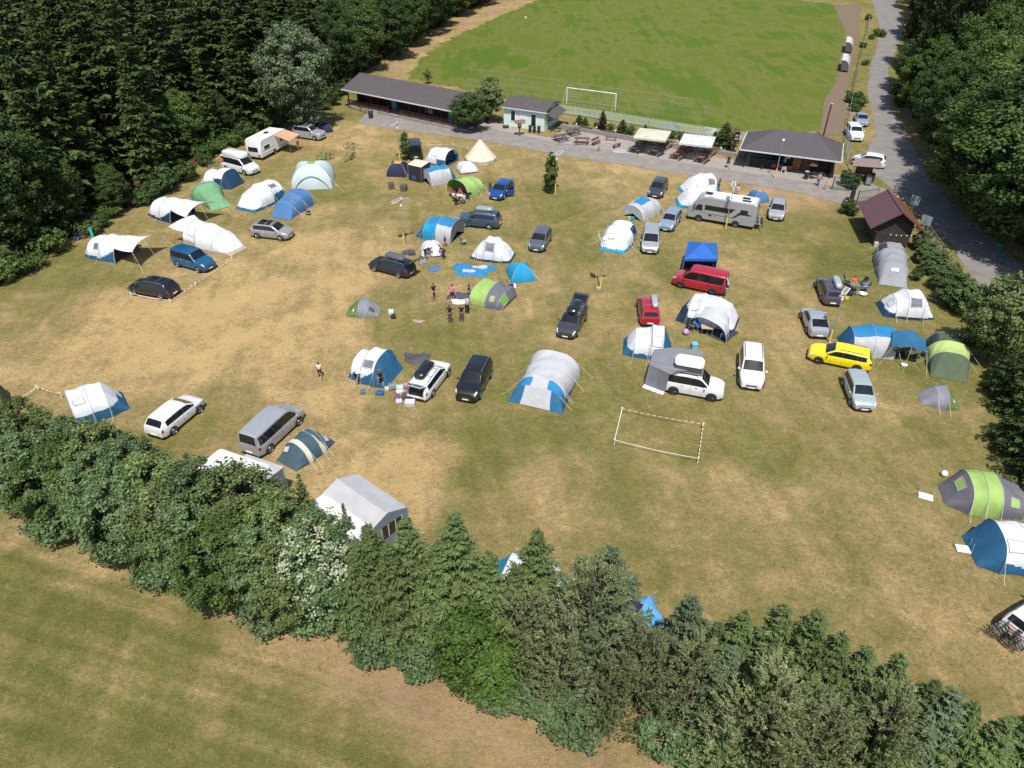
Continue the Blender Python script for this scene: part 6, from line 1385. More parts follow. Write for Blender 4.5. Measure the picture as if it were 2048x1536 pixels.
        for i in range(n):
            for j in range(n):
                q = [P[i, j], P[i + 1, j], P[i + 1, j + 1], P[i, j + 1]]
                u, v_ = -1 + 2 * (i + .5) / n, -1 + 2 * (j + .5) / n
                pick = parts2 and (((u - .25) / .42) ** 2 + ((v_ - .45) / .36) ** 2 + .3 * math.sin(9 * u + 5 * v_) < 1 or ((u + .2) / .5) ** 2 + ((v_ + .45) / .22) ** 2 + .3 * math.sin(7 * u) < 1)
                ((mb2 if v_ > .05 else mb3) if pick else mb).add(q, [(0, 1, 2, 3)])
        if parts2:
            t = thing(name, label, cat, (c.x, c.y, 0), rz); mb.build('fabric', m_, t, smooth=50); mb2.build('pale_fabric', parts2, t, smooth=50); mb3.build('pale_fabric', parts2, t, smooth=50)
        else:
            o = mb.build(name, m_, None, smooth=50, loc=(c.x, c.y, 0)); o.rotation_euler = (0, 0, rz); setp(o, label, cat)
    crumple('collapsed_tent', 'blue and pale tent lying flat and crumpled on the grass', 'tent', (945, 541), C_SKY, 1.8, 1.15, .34, 3, R(-10), C_GREY)
    crumple('rolled_tent', 'blue rolled tent bundle on the grass behind the navy estate', 'bundle', (870, 538), C_DEEP, .55, .42, .25, 4, .6)
    crumple('tent_bundle', 'dark grey crumpled tent heap behind the white estate', 'bundle', (832, 718), C_DGREY, .95, .65, .4, 5, -.1)
    crumple('tent_bundle', 'heap of black tent cloth between the standing people', 'bundle', (916, 593), C_DGREY, .95, .55, .35, 6, 0)
    crumple('groundsheet_bundle', 'white crumpled groundsheet in the middle of the standing people', 'bundle', (920, 604), C_WHITE, .75, .4, .2, 7, .1)
    crumple('wood_heap', 'small heap of sticks on the grass right of the low dome tent', 'heap', (837, 643), mat('sticks', (.36, .25, .17), rough=.9, var=.4, scale=12), .5, .22, .12, 8, -.1)
    crumple('white_bundle', 'white cloth bundle at the foot of the cyan dome tent', 'bundle', (1024, 573), C_WHITE, .4, .3, .3, 9, .2)
    crumple('gear_heap', 'grey bundle beside the navy estate', 'bundle', (816, 506), C_DGREY, .6, .4, .35, 10, .3)
    crumple('gear_heap', 'second grey bundle behind the tailgate of the navy estate', 'bundle', (846, 525), C_MGREY, .4, .3, .4, 12, .3)
tents()

# ------------------------------------------------------------------ buildings
ROOFING = mat('roof_felt', lin((84, 78, 78)), rough=.85, var=.10, scale=1.2, bump=.2, bscale=12, spec=.25)
ROOFDK = mat('roof_dark', lin((82, 78, 80)), rough=.85, var=.08, scale=1.2, bump=.2, bscale=12, spec=.25)
WOODDK = mat('dark_wood', (.030, .020, .016), rough=.8, var=.3, scale=3, stretch=(1, 1, 8), bump=.3, bscale=10)
WOODBR = mat('brown_wood', (.17, .075, .035), rough=.7, var=.25, scale=3, stretch=(6, 6, 1), bump=.3, bscale=10)
WOODRED = mat('red_brown_wood', (.15, .065, .045), rough=.75, var=.25, scale=4, bump=.3, bscale=12)
WOODGREY = mat('weathered_wood', (.10, .075, .065), rough=.85, var=.3, scale=4, bump=.3, bscale=12)
WOODGOLD = mat('golden_wood', (.34, .15, .04), rough=.6, var=.2, scale=3)
MINT = mat('mint_render', (.60, .70, .64), rough=.9, var=.05, scale=2)
CONC = mat('concrete', (.36, .34, .32), rough=.9, var=.15, scale=2, bump=.3, bscale=15)
STONE = mat('stone_wall', (.26, .235, .215), rough=.95, var=.4, scale=7, bump=.8, bscale=9)
GUTTER = mat('gutter_white', (.62, .62, .60), rough=.4, var=.06)
def frame_axes(a, b):
    u = (b - a); L = u.length; u = u / L; return u, Vector((-u.y, u.x, 0)), L
def local_root(name, label, cat, a, b):
    u, n, L = frame_axes(a, b); t = thing(name, label, cat, (a.x, a.y, 0), math.atan2(u.y, u.x)); return t, L
def seam_roof(t, quad, name, m, ribs=0, thick=.08, rib_m=None):
    """one roof plane from four corners (eave a,b then ridge c,d), with optional standing ribs"""
    a, b, c, d = [Vector(p) for p in quad]; mb = MB()
    n = (b - a).cross(d - a).normalized()
    if n.z < 0: n = -n
    mb.add([a, b, c, d, a - n * thick, b - n * thick, c - n * thick, d - n * thick], [(0, 1, 2, 3), (7, 6, 5, 4), (0, 4, 5, 1), (1, 5, 6, 2), (2, 6, 7, 3), (3, 7, 4, 0)])
    o = mb.build(name, m, t)
    return o, n
def pavilion():
    a, b = G(700, 213), G(932, 262); t, L = local_root('pavilion', 'long dark timber pavilion with a grey roof at the end of the path', 'pavilion', a, b)
    u, nrm, _ = frame_axes(a, b)
    D = 6.0; he = 2.75; ov = .9
    # ridge height solved from where the ridge shows in the photograph
    pr = a + nrm * (D * .62); hr = hz(Vector((pr.x, pr.y, 0)), 146)
    hr = max(3.6, min(hr, 5.0))
    yr = D * .62
    seam_roof(t, [(-.6, -ov, he), (L + .6, -ov, he), (L + .6, yr, hr), (-.6, yr, hr)], 'roof', ROOFING)
    seam_roof(t, [(-.6, yr, hr), (L + .6, yr, hr), (L + .6, D + .5, he + .25), (-.6, D + .5, he + .25)], 'rear_roof', ROOFING)
    mb = MB(); mb.box((L / 2, -ov - .05, he - .06), (L + 1.2, .10, .14)); mb.build('gutter', GUTTER, t)
    mb = MB(); mb.box((L / 2, D / 2 + .9, (he - .2) / 2 + .15), (L, D - 1.8, he - .2)); mb.build('wall', WOODDK, t)
    for x in (0.06, L - .06):
        mb = MB(); mb.add([(x - .05, 1.8, he), (x + .05, 1.8, he), (x + .05, yr, hr - .12), (x - .05, yr, hr - .12), (x - .05, D, he), (x + .05, D, he)], [(0, 1, 2, 3), (3, 2, 5, 4), (0, 3, 4), (1, 5, 2)]); mb.build('gable', WOODDK, t)
    mb = MB(); mb.box((L / 2, .75, .14), (L + .1, 2.1, .28)); mb.build('veranda_floor', CONC, t)
    mb = MB(); mb.box((L * .62, -.42, .16), (L * .7, .2, .32)); mb.build('stone_edge', STONE, t)
    k = 11
    for i in range(k + 1):
        mb = MB(); mb.box((.1 + (L - .2) * i / k, -.2, he / 2), (.13, .13, he - .1)); mb.build('post', WOODDK, t)
    for i in range(k):
        if i in (4,): continue
        x = .1 + (L - .2) * (i + .5) / k; w_ = (L - .2) / k - .15; mb = MB(); mb.box((x, -.2, 1.15), (w_, .05, .08)); mb.box((x, -.2, .45), (w_, .05, .06))
        for j in range(7): mb.box((x - w_ / 2 + w_ * (j + .5) / 7, -.2, .8), (.07, .03, .66))
        mb.build('railing', WOODRED, t)
    dc = [(L * .13, .9, 2.0, mat('red_door', (.16, .04, .03), rough=.6)), (L * .34, .9, 2.05, mat('blue_door', (.20, .33, .45), rough=.6)), (L * .62, .55, 1.2, mat('board_red', (.35, .05, .04), rough=.6)), (L * .655, .7, 1.1, C_CREAM), (L * .82, .85, 2.0, mat('teal_door', (.10, .28, .38), rough=.6))]
    for x, w_, h_, m_ in dc:
        mb = MB(); mb.box((x, 1.77, .3 + h_ / 2 + (0 if h_ > 1.5 else .5)), (w_, .06, h_)); mb.build('door' if h_ > 1.5 else 'notice_board', m_, t)
    for x in (L * .2, L * .48, L * .56):
        mb = MB(); mb.lathe([(.01, he - .45), (.12, he - .4), (.16, he - .3), (.02, he - .2)], c=(x, .3, 0), seg=10); mb.build('hanging_lamp', GUTTER, t)
    # ramp rail at the left
    t2 = thing('ramp_railing', 'dark sloping railing at the left end of the pavilion', 'railing', G(702, 214))
    A, B = G(697, 216), G(746, 231); o0 = G(702, 214)
    mb = MB()
    for z in (.5, 1.0): mb.tube([(A.x - o0.x, A.y - o0.y, z + .3), (B.x - o0.x, B.y - o0.y, z)], .035, 5)
    for i in range(15):
        p = A.lerp(B, i / 14); mb.tube([(p.x - o0.x, p.y - o0.y, 0), (p.x - o0.x, p.y - o0.y, 1.3 - .3 * i / 14)], .02 if i % 7 else .05, 4)
    mb.build('rail', WOODDK, t2)
    # red slide bars behind
    p = G(718, 140); mb = MB()
    mb.tube([(p.x - .8, p.y, 0), (p.x - .8, p.y, 3.4), (p.x + .2, p.y, 3.9), (p.x + 2.6, p.y + .5, 3.6), (p.x + 4.2, p.y + .8, 2.2), (p.x + 5.0, p.y + 1, .6)], .07, 6); mb.tube([(p.x + 1.6, p.y + .3, 0), (p.x + 1.6, p.y + .3, 3.7)], .07, 6)
    setp(mb.build('climbing_frame', mat('red_metal', (.40, .05, .06), rough=.5)), 'red bent tube of a climbing frame behind the pavilion', 'climbing frame')
pavilion()
def hut():
    a, b = G(1007.5, 251), G(1088, 263); t, L = local_root('hut', 'small mint white hut with flat grey roof beside the terrace', 'hut', a, b)
    D = 5.2; h = 2.75; ov = .32
    mb = MB(); mb.box((L / 2, D / 2, h / 2), (L, D, h)); mb.build('wall', MINT, t)
    seam_roof(t, [(-ov, -ov, h + .02), (L + ov, -ov, h + .02), (L + ov, D * .55, h + .75), (-ov, D * .55, h + .75)], 'roof', ROOFING, thick=.14)
    seam_roof(t, [(-ov, D * .55, h + .75), (L + ov, D * .55, h + .75), (L + ov, D + ov, h + .15), (-ov, D + ov, h + .15)], 'rear_roof', ROOFING, thick=.14)
    mb = MB(); mb.box((L / 2, -ov - .04, h - .05), (L + 1.1, .09, .12)); mb.build('gutter', GUTTER, t)
    for x in (-.02, L + .02):
        mb = MB(); mb.add([(x, 0, h - .02), (x, D, h - .02), (x, D * .55, h + .62)], [(0, 1, 2)]); mb.build('gable', MINT, t)
    def opening(x, w_, z0_, h_, nm, m_):
        mb = MB(); mb.box((x, -.02, z0_ + h_ / 2), (w_ + .24, .05, h_ + .24)); f = mb.build(nm + '_frame' if nm == 'window' else 'door_frame', WHITEPL, t); mb = MB(); mb.box((x, -.05, z0_ + h_ / 2), (w_, .03, h_)); mb.build(nm, m_, f)
    opening(L * .235, .62, .95, 1.35, 'window', GLASS); opening(L * .74, .70, .55, 1.6, 'window', GLASS)
    mb = MB(); mb.box((L * .50, -.02, 1.75), (1.1, .03, .9)); mb.build('notice_panel', mat('pale_panel', (.66, .72, .74), rough=.6), t)
    # lean-to flap on the right wall
    seam_roof(t, [(L + .02, .3, 2.55), (L + .02, D - .4, 2.75), (L + 1.5, D - .4, 2.05), (L + 1.5, .3, 1.85)], 'side_canopy', ROOFING, thick=.08)
    mb = MB(); mb.tube([(L + .03, .4, 1.0), (L + 1.4, .4, 1.85)], .04, 5); mb.tube([(L + .03, D - .5, 1.2), (L + 1.4, D - .5, 2.05)], .04, 5); mb.build('canopy_strut', WOODDK, t)
    mb = MB(); mb.box((L + .03, D * .5, 1.5), (.05, 2.4, 1.1)); mb.build('serving_hatch', GLASS, t)
    for i, px in enumerate((1060, 1068.5, 1077.5)):
        p = G(px, 264 + i * .9); o = MB(); o.box((0, 0, .45), (.38, .42, .9), bev=.04); o.box((0, 0, .92), (.42, .46, .07), bev=.02); ob = o.build('waste_bin', BLACKPL, None, loc=(p.x, p.y, 0)); ob.rotation_euler = (0, 0, .2)
        setp(ob, ('black bin nearest the sign post in front of the white hut', 'middle black bin of three by the white hut', 'black bin nearest the corner of the white hut')[i], 'bin')
    p = G(1013, 253); m_ = MB(); m_.box((0, 0, .2), (.9, .5, .4), bev=.08); ob = m_.build('crate', BLACKPL, None, loc=(p.x - .1, p.y - .7, 0)); setp(ob, 'black crate on the ground under the window of the white hut', 'crate')
hut()
def snack_bar():
    a, b = G(1486, 334), G(1660, 357); t, L = local_root('snack_bar', 'dark snack bar with a hipped grey roof and open counter, by the access road', 'snack bar', a, b)
    u, nrm, _ = frame_axes(a, b); D = 6.2; he = 2.45; ov = .75
    def loc(px, py, z): p = G(px, py, z) - a; return Vector((p.dot(u), p.dot(nrm), z))
    hr = 4.35
    e = [Vector((-ov, -ov, he)), Vector((L + ov, -ov, he)), Vector((L + ov, D + ov, he)), Vector((-ov, D + ov, he))]
    r1, r2 = Vector((L * .30, D / 2, hr)), Vector((L * .74, D / 2, hr))
    for nm, f in (('front_roof', (e[0], e[1], r2, r1)), ('rear_roof', (e[2], e[3], r1, r2))):
        seam_roof(t, f, nm, ROOFDK)
    for nm, f in (('hip_roof', (e[1], e[2], r2)), ('hip_roof', (e[3], e[0], r1))):
        mb = MB(); mb.add(list(f) + [p - Vector((0, 0, .08)) for p in f], [(0, 1, 2), (5, 4, 3), (0, 3, 4, 1), (1, 4, 5, 2), (2, 5, 3, 0)]); mb.build(nm, ROOFDK, t)
    mb = MB(); mb.box((L / 2, -ov - .04, he - .05), (L + 2 * ov, .09, .14)); mb.box((L + ov + .04, D / 2, he - .05), (.09, D + 2 * ov, .14)); mb.box((-ov - .04, D / 2, he - .05), (.09, D + 2 * ov, .14)); mb.build('gutter', GUTTER, t)
    mb = MB(); mb.box((L / 2, D - .08, he / 2), (L, .16, he)); mb.box((L - .08, D / 2, he / 2), (.16, D - .32, he)); mb.box((L * .72, 1.6, he / 2), (L * .53, .16, he)); mb.box((L * .45, D * .6, he / 2), (.16, D * .6, he)); mb.build('wall', WOODDK, t)
    mb = MB(); mb.box((L * .23, .9, .55), (L * .34, .5, 1.1)); mb.build('counter', WOODDK, t)
    mb = MB(); mb.box((L * .23, .75, 1.14), (L * .36, .7, .06)); mb.build('counter_top', WOODGREY, t)
    mb = MB(); mb.box((L * .61, 1.47, 1.05), (1.25, .08, 2.0)); o = mb.build('door', WOODGOLD, t); mb = MB(); mb.box((L * .61 - .45, 1.40, 1.0), (.10, .06, .16)); mb.build('handle', ALLOY, o)
    mb = MB(); mb.box((L * .70, 1.47, 1.15), (1.3, .08, 2.1)); mb.build('panelled_wall', WOODBR, t)
    for x, z in ((L * .46, 1.55), (L * .495, 1.55), (L * .455, 1.05)):
        mb = MB(); mb.box((x, 1.50, z), (.36, .03, .46)); mb.build('poster', WHITEPL, t)
    mb = MB(); mb.lathe([(.01, 0), (.24, .001), (.24, .02), (.01, .025)], c=(L * .54, 1.46, 1.72), seg=20, axis='y'); o = mb.build('round_sign', WHITEPL, t); mb = MB(); mb.lathe([(.12, 0), (.2, .001), (.2, .01), (.12, .012)], c=(L * .54, 1.44, 1.72), seg=20, axis='y'); mb.build('red_ring', REDLAMP, o)
    for x in (.05, L * .22, L * .45, L - .1):
        mb = MB(); mb.box((x, 0, he / 2), (.14, .14, he)); mb.build('post', WOODDK, t)
    mb = MB(); mb.poly([(.0, 0, .02), (L, 0, .02), (L, D, .02), (0, D, .02)]); mb.build('floor', CONC, t)
    mb = MB(); mb.box((L * .56, 2.9, hr - .8), (.5, .3, .1), bev=.04); mb.build('roof_vent', GUTTER, t)
    # folded parasol in front
    p = G(1622, 352); tp = thing('folded_parasol', 'brown half folded parasol in front of the snack bar wall', 'parasol', (p.x, p.y, 0))
    mb = MB(); mb.tube([(0, 0, 0), (0, 0, 2.9)], .03, 6); mb.build('pole', WOODDK, tp)
    mb = MB(); n = 10; rows = []
    for r_, z in ((.72, 1.45), (.5, 1.95), (.22, 2.55), (.03, 2.8)): rows.append([(r_ * (1 + .12 * math.cos(5 * k * 2 * math.pi / n)) * math.cos(k * 2 * math.pi / n), r_ * math.sin(k * 2 * math.pi / n), z) for k in range(n)])
    mb.grid(rows, closed_v=True); mb.build('canopy', cloth('brown', (.13, .065, .045)), tp)
    p = G(1611, 358); mb = MB(); mb.lathe([(.01, 0), (.24, 0), (.28, .85), (.30, .87), (.30, .93), (.01, .95)], seg=14); o = mb.build('barrel_bin', BLACKPL, None, smooth=40, loc=(p.x, p.y, 0)); setp(o, 'black barrel bin with pale lid beside the snack bar', 'bin')
    mb = MB(); mb.lathe([(.01, .95), (.27, .955), (.27, .985), (.01, .99)], seg=14); mb.build('lid', mat('pale_lid', (.35, .40, .42), rough=.5), o)
snack_bar()
def barn():
    fl, fr = G(1745, 491), G(1813, 496); u, nrm, Wd = frame_axes(fl, fr); t = thing('barn', 'dark timber barn with a steep maroon metal roof by the gate', 'barn', (fl.x, fl.y, 0), math.atan2(u.y, u.x))
    cx = Wd / 2; D = 5.0; ov = .75
    fp = fl + u * cx - nrm * ov; hr = hz(Vector((fp.x, fp.y, 0)), 426); he = 2.15; so_ = .95
    roofm = mat('maroon_metal', (.105, .052, .058), rough=.45, var=.07, scale=1.5, spec=.5); roofm2 = mat('rust_metal', (.13, .055, .035), rough=.5, var=.12, scale=1.5)
    for nm, x0, m_ in (('left_roof', -so_, roofm), ('right_roof', Wd + so_, roofm2)):
        o, n = seam_roof(t, [(x0, -ov, he), (x0, D + ov, he), (cx, D + ov, hr), (cx, -ov, hr)], nm, m_, thick=.07)
        mb = MB()
        for i in range(24):
            y = -ov + (D + 2 * ov) * (i + .5) / 24; A_, B_ = Vector((x0, y, he)) + n * .012, Vector((cx, y, hr)) + n * .012; mb.tube([A_, B_], .022, 4)
        mb.build('standing_seam', m_, o)
    mb = MB(); mb.box((cx, D / 2, hr + .03), (.22, D + 2 * ov, .06)); mb.build('ridge_cap', roofm, t)
    def zroof(x): return he + (hr - he) * (1 - abs(x - cx) / (cx + so_)) - .10
    mb = MB(); 
    for y in (0, D): mb.poly([(0, y, .25), (Wd, y, .25), (Wd, y, zroof(Wd)), (cx, y, hr - .1), (0, y, zroof(0))])
    for x in (0, Wd): mb.poly([(x, 0, .25), (x, D, .25), (x, D, zroof(x)), (x, 0, zroof(x))])
    mb.build('wall', WOODDK, t)
    mb = MB()
    n = 16
    for i in range(n):
        x = Wd * (i + .5) / n; mb.box((x, -.02, .25 + (zroof(Wd) - .3) / 2), (Wd / n - .03, .035, zroof(Wd) - .3))
    mb.build('front_boards', mat('plank_brown', (.050, .034, .030), rough=.8, var=.35, scale=2, stretch=(3, 3, .5)), t)
    for x in (.25, Wd - .9): mb = MB(); mb.box((x, -.15, .2), (.42, .42, .55), bev=.03); mb.build('footing', mat('pale_block', (.48, .43, .37), rough=.9), t)
    # string of bulbs
    ts = thing('string_lights', 'string of white bulbs hanging across the front of the barn', 'string lights', (fl.x, fl.y, 0), math.atan2(u.y, u.x))
    def sp(q): return Vector((-so_ * .6 + (Wd + 1.5 * so_) * q, -ov - .05, 1.95 - .25 * math.sin(math.pi * q)))
    mb = MB(); mb.tube([sp(i / 14) for i in range(15)], .012, 4); mb.build('cord', BLACKPL, ts)
    for q in (.36, .47, .57, .68, .77):
        p = sp(q); mb = MB(); mb.lathe([(.01, -.14), (.05, -.11), (.055, -.06), (.02, 0), (.01, .01)], c=tuple(p), seg=8); mb.build('bulb', WHITEPL, ts)
    # road signs by the barn seen from behind
    for i, (px, py, w_) in enumerate(((1817, 440, .95), (1838, 482, 1.05))):
        p = G(px, py); tt = thing('road_sign', ('grey back of a sign board on a thin post behind the barn roof', 'grey back of the larger sign board right of the barn')[i], 'sign', (p.x, p.y, 0), R(-50))
        mb = MB(); mb.tube([(0, 0, 0), (0, 0, 2.9)], .035, 6); mb.build('post', STEEL, tt)
        mb = MB(); mb.box((0, .05, 2.3), (w_, .03, 1.0)); mb.build('board', mat('sign_back', (.34, .38, .41), rough=.4, metal=.2), tt)
barn()
def little_roofs():
    # notice shelter on the verge
    p = G(1722, 362); t = thing('notice_shelter', 'brown wooden notice shelter with crossed roofs in front of the white boxy car', 'shelter', (p.x, p.y, 0), R(-12))
    SH = mat('shelter_roof', (.20, .14, .13), rough=.8, var=.2, scale=4)
    for s in (-1, 1):
        mb = MB(); mb.box((s * .9, 0, 1.2), (.15, .15, 2.4)); mb.build('post', WOODDK, t)
        o, n = seam_roof(t, [(-1.7, s * 1.05, 2.15), (1.7, s * 1.05, 2.15), (1.45, 0, 2.85), (-1.45, 0, 2.85)], 'roof', SH, thick=.06)
    mb = MB(); mb.box((0, .02, 1.35), (1.7, .08, 1.1)); mb.build('notice_board', WOODBR, t)
    for x, y, w_ in ((-1.5, -.5, .55), (-.7, -.65, .55), (.5, -.6, .6), (1.2, -.35, .6)):
        q = p + Vector((x * .9, y + .2, 0)); m_ = MB(); m_.box((0, 0, .5), (w_, w_, 1.0), bev=.06); m_.box((0, 0, 1.03), (w_ + .06, w_ + .06, .08), bev=.03); o = m_.build('waste_bin', BLACKPL, None, loc=(q.x, q.y, 0)); setp(o, 'black wheeled bin standing under the wooden notice shelter', 'bin', 'bins under the notice shelter')
    q = G(1735, 370); t = thing('sandwich_board', 'black folding board with pale marks beside the notice shelter', 'sign', (q.x, q.y, 0), R(-25))
    for s in (1, -1):
        m_ = MB(); m_.add([(-.35, s * .35, 0), (.35, s * .35, 0), (.35, 0, 1.15), (-.35, 0, 1.15)], [(0, 1, 2, 3)]); o = m_.build('board', BLACKPL, t)
        m_ = MB(); m_.add([(-.26, s * .30 + s * .005, .2), (.26, s * .30 + s * .005, .2), (.26, s * .06 + s * .01, .98), (-.26, s * .06 + s * .01, .98)], [(0, 1, 2, 3)]); m_.build('sheet', GREYPL, o)
    # wooden sign post by the white hut
    p = G(1039, 271); t = thing('shrine_post', 'small wooden roofed sign post in front of the white hut', 'sign', (p.x, p.y, 0), R(10))
    mb = MB(); mb.lathe([(.16, 0), (.10, .7), (.13, 1.2), (.1, 1.6)], seg=8); mb.build('post', WOODRED, t)
    mb = MB(); mb.box((0, 0, 1.5), (.5, .3, .75), bev=.03); mb.build('panel', WOODDK, t)
    mb = MB(); mb.box((0, -.17, 1.5), (.2, .02, .34)); mb.build('picture', WHITEPL, t)
    for s in (-1, 1): seam_roof(t, [(-.75, s * .5, 1.85), (.75, s * .5, 1.85), (.75, 0, 2.2), (-.75, 0, 2.2)], 'roof', mat('shingle', (.17, .09, .06), rough=.8), thick=.05)
    # wooden tower shrine
    p = G(1466, 306); t = thing('wooden_shrine', 'tall dark wooden shrine with two pale openings beside the snack bar', 'shrine', (p.x, p.y, 0), R(5))
    mb = MB(); mb.box((0, 0, 1.2), (.16, .16, 1.6)); mb.box((0, 0, .2), (.5, .5, .4)); mb.build('post', WOODDK, t)
    mb = MB(); mb.box((0, 0, 2.2), (.8, .5, 1.1), bev=.04); mb.build('cabinet', WOODDK, t)
    for z in (2.0, 2.42): mb = MB(); mb.box((.0, -.27, z), (.42, .03, .2)); mb.build('opening', mat('shelf_pale', (.42, .33, .29), rough=.8), t)
    for s in (-1, 1): seam_roof(t, [(s * .65, -.5, 2.6), (s * .65, .5, 2.6), (0, .5, 3.3), (0, -.5, 3.3)], 'roof', WOODRED, thick=.05)
    # brown arched board at the gate
    p = G(1702, 404); t = thing('gate_board', 'brown arched board standing on edge at the camp gate', 'board', (p.x, p.y, 0), R(78))
    mb = MB(); pts = [(-.9, 0, 0)] + [(-.9 + 1.8 * i / 12, 0, 1.5 + .35 * math.sin(math.pi * i / 12)) for i in range(13)] + [(.9, 0, 0)]; mb.poly(pts); mb.poly([(x, .08, z) for x, y, z in pts]); mb.build('panel', WOODGREY, t)
    mb = MB(); mb.box((0, .04, .15), (1.9, .12, .3)); mb.build('foot', WOODDK, t)
    # dark lamp mast on the cinder strip
    p = G(1646, 274); t = thing('lamp_mast', 'dark wooden lamp mast on the cinder strip behind the snack bar', 'lamp post', (p.x, p.y, 0))
    mb = MB(); mb.tube([(0, 0, 0), (.05, 0, 4.6)], [.12, .09], 8); mb.build('pole', WOODDK, t); mb = MB(); mb.box((.1, 0, 4.62), (.45, .2, .12), bev=.04); mb.build('lamp_head', STEEL, t)
    # dugouts
    for i, (pa, pb) in enumerate((((1697, 107), (1702, 78)), ((1689, 145), (1697, 112)))):
        A, B = G(*pa), G(*pb); u, nrm, L = frame_axes(A, B); L = min(L, 6.0)
        t = thing('team_shelter', ('curved white team shelter farther along the football pitch', 'curved pale team shelter nearer the snack bar')[i], 'shelter', (A.x, A.y, 0), math.atan2(u.y, u.x))
        mb = MB(); rows = []
        for k in range(9):
            a_ = R(-5 + 105 * k / 8); rows.append([(x, -.6 + 0 * x + (1.15 - 1.15 * math.cos(a_)) * 0 + (-.1 + 1.3 * math.sin(a_) * 1.0 - 1.0), 2.05 * math.cos(a_) * 0 + 2.0 * (1 - (1 - math.cos(a_)) * 0)) for x in (0, L / 2, L)])
        # quarter barrel: back wall rises and curls over towards the pitch
        rows = []
        for k in range(10):
            q = k / 9; a_ = math.pi * .62 * q; rows.append([(x, -.55 + 1.25 * (1 - math.cos(a_)) * .9, .3 + 1.75 * math.sin(a_) ** .8 if a_ < math.pi / 2 else 2.05 - .25 * (a_ - math.pi / 2) ** 2) for x in (0, L * .5, L)])
        mb.grid(rows); mb.build('shell', mat('shelter_shell', (.55, .53, .50), rough=.45, var=.1, scale=1), t, smooth=60)
        for x in (.02, L * .5, L - .02):
            mb = MB(); mb.tube([(x, r_[0][1], r_[0][2]) for r_ in rows], .05, 5); mb.build('rib', STEEL, t)
        for x in (.01, L - .01):
            mb = MB(); mb.poly([(x, r_[0][1], r_[0][2]) for r_ in rows] + [(x, rows[-1][0][1] - .3, .3)]); mb.build('end_panel', mat('smoked_panel', (.10, .10, .10), rough=.3), t)
        mb = MB(); mb.box((L / 2, .1, .45), (L - .3, .4, .06)); mb.box((L / 2, -.05, .22), (L - .4, .08, .44)); mb.build('bench', WOODDK, t)
little_roofs()

# ------------------------------------------------------------------ fences, goal, gates
def picket_fence(name, label, P, h, m, step=.20, post=2.2, board=.11, rails=2):
    t = thing(name, label, 'fence', (P[0].x, P[0].y, 0)); o = P[0]
    pk, rl = MB(), MB()
    for a, b in zip(P[:-1], P[1:]):
        u, n, L = frame_axes(a, b); rz = math.atan2(u.y, u.x)
        for i in range(int(L / step)): p = a + u * (i * step) - o; pk.box((p.x, p.y, h / 2 + .04), (board, .025, h - .08), rz)
        for z in ([h * .25, h * .8] if rails == 2 else [h * (k + 1) / (rails + 1) for k in range(rails)]): c = (a + b) / 2 - o; rl.box((c.x + n.x * .03, c.y + n.y * .03, z), (L, .04, .06), rz)
        k = max(1, int(L / post))
        for i in range(k + 1):
            p = a.lerp(b, i / k) - o; q = MB(); q.box((p.x + n.x * .06, p.y + n.y * .06, h / 2), (.08, .08, h)); q.build('post', m, t)
    if step < 5: pk.build('pickets', m, t)
    rl.build('rails', m, t); return t
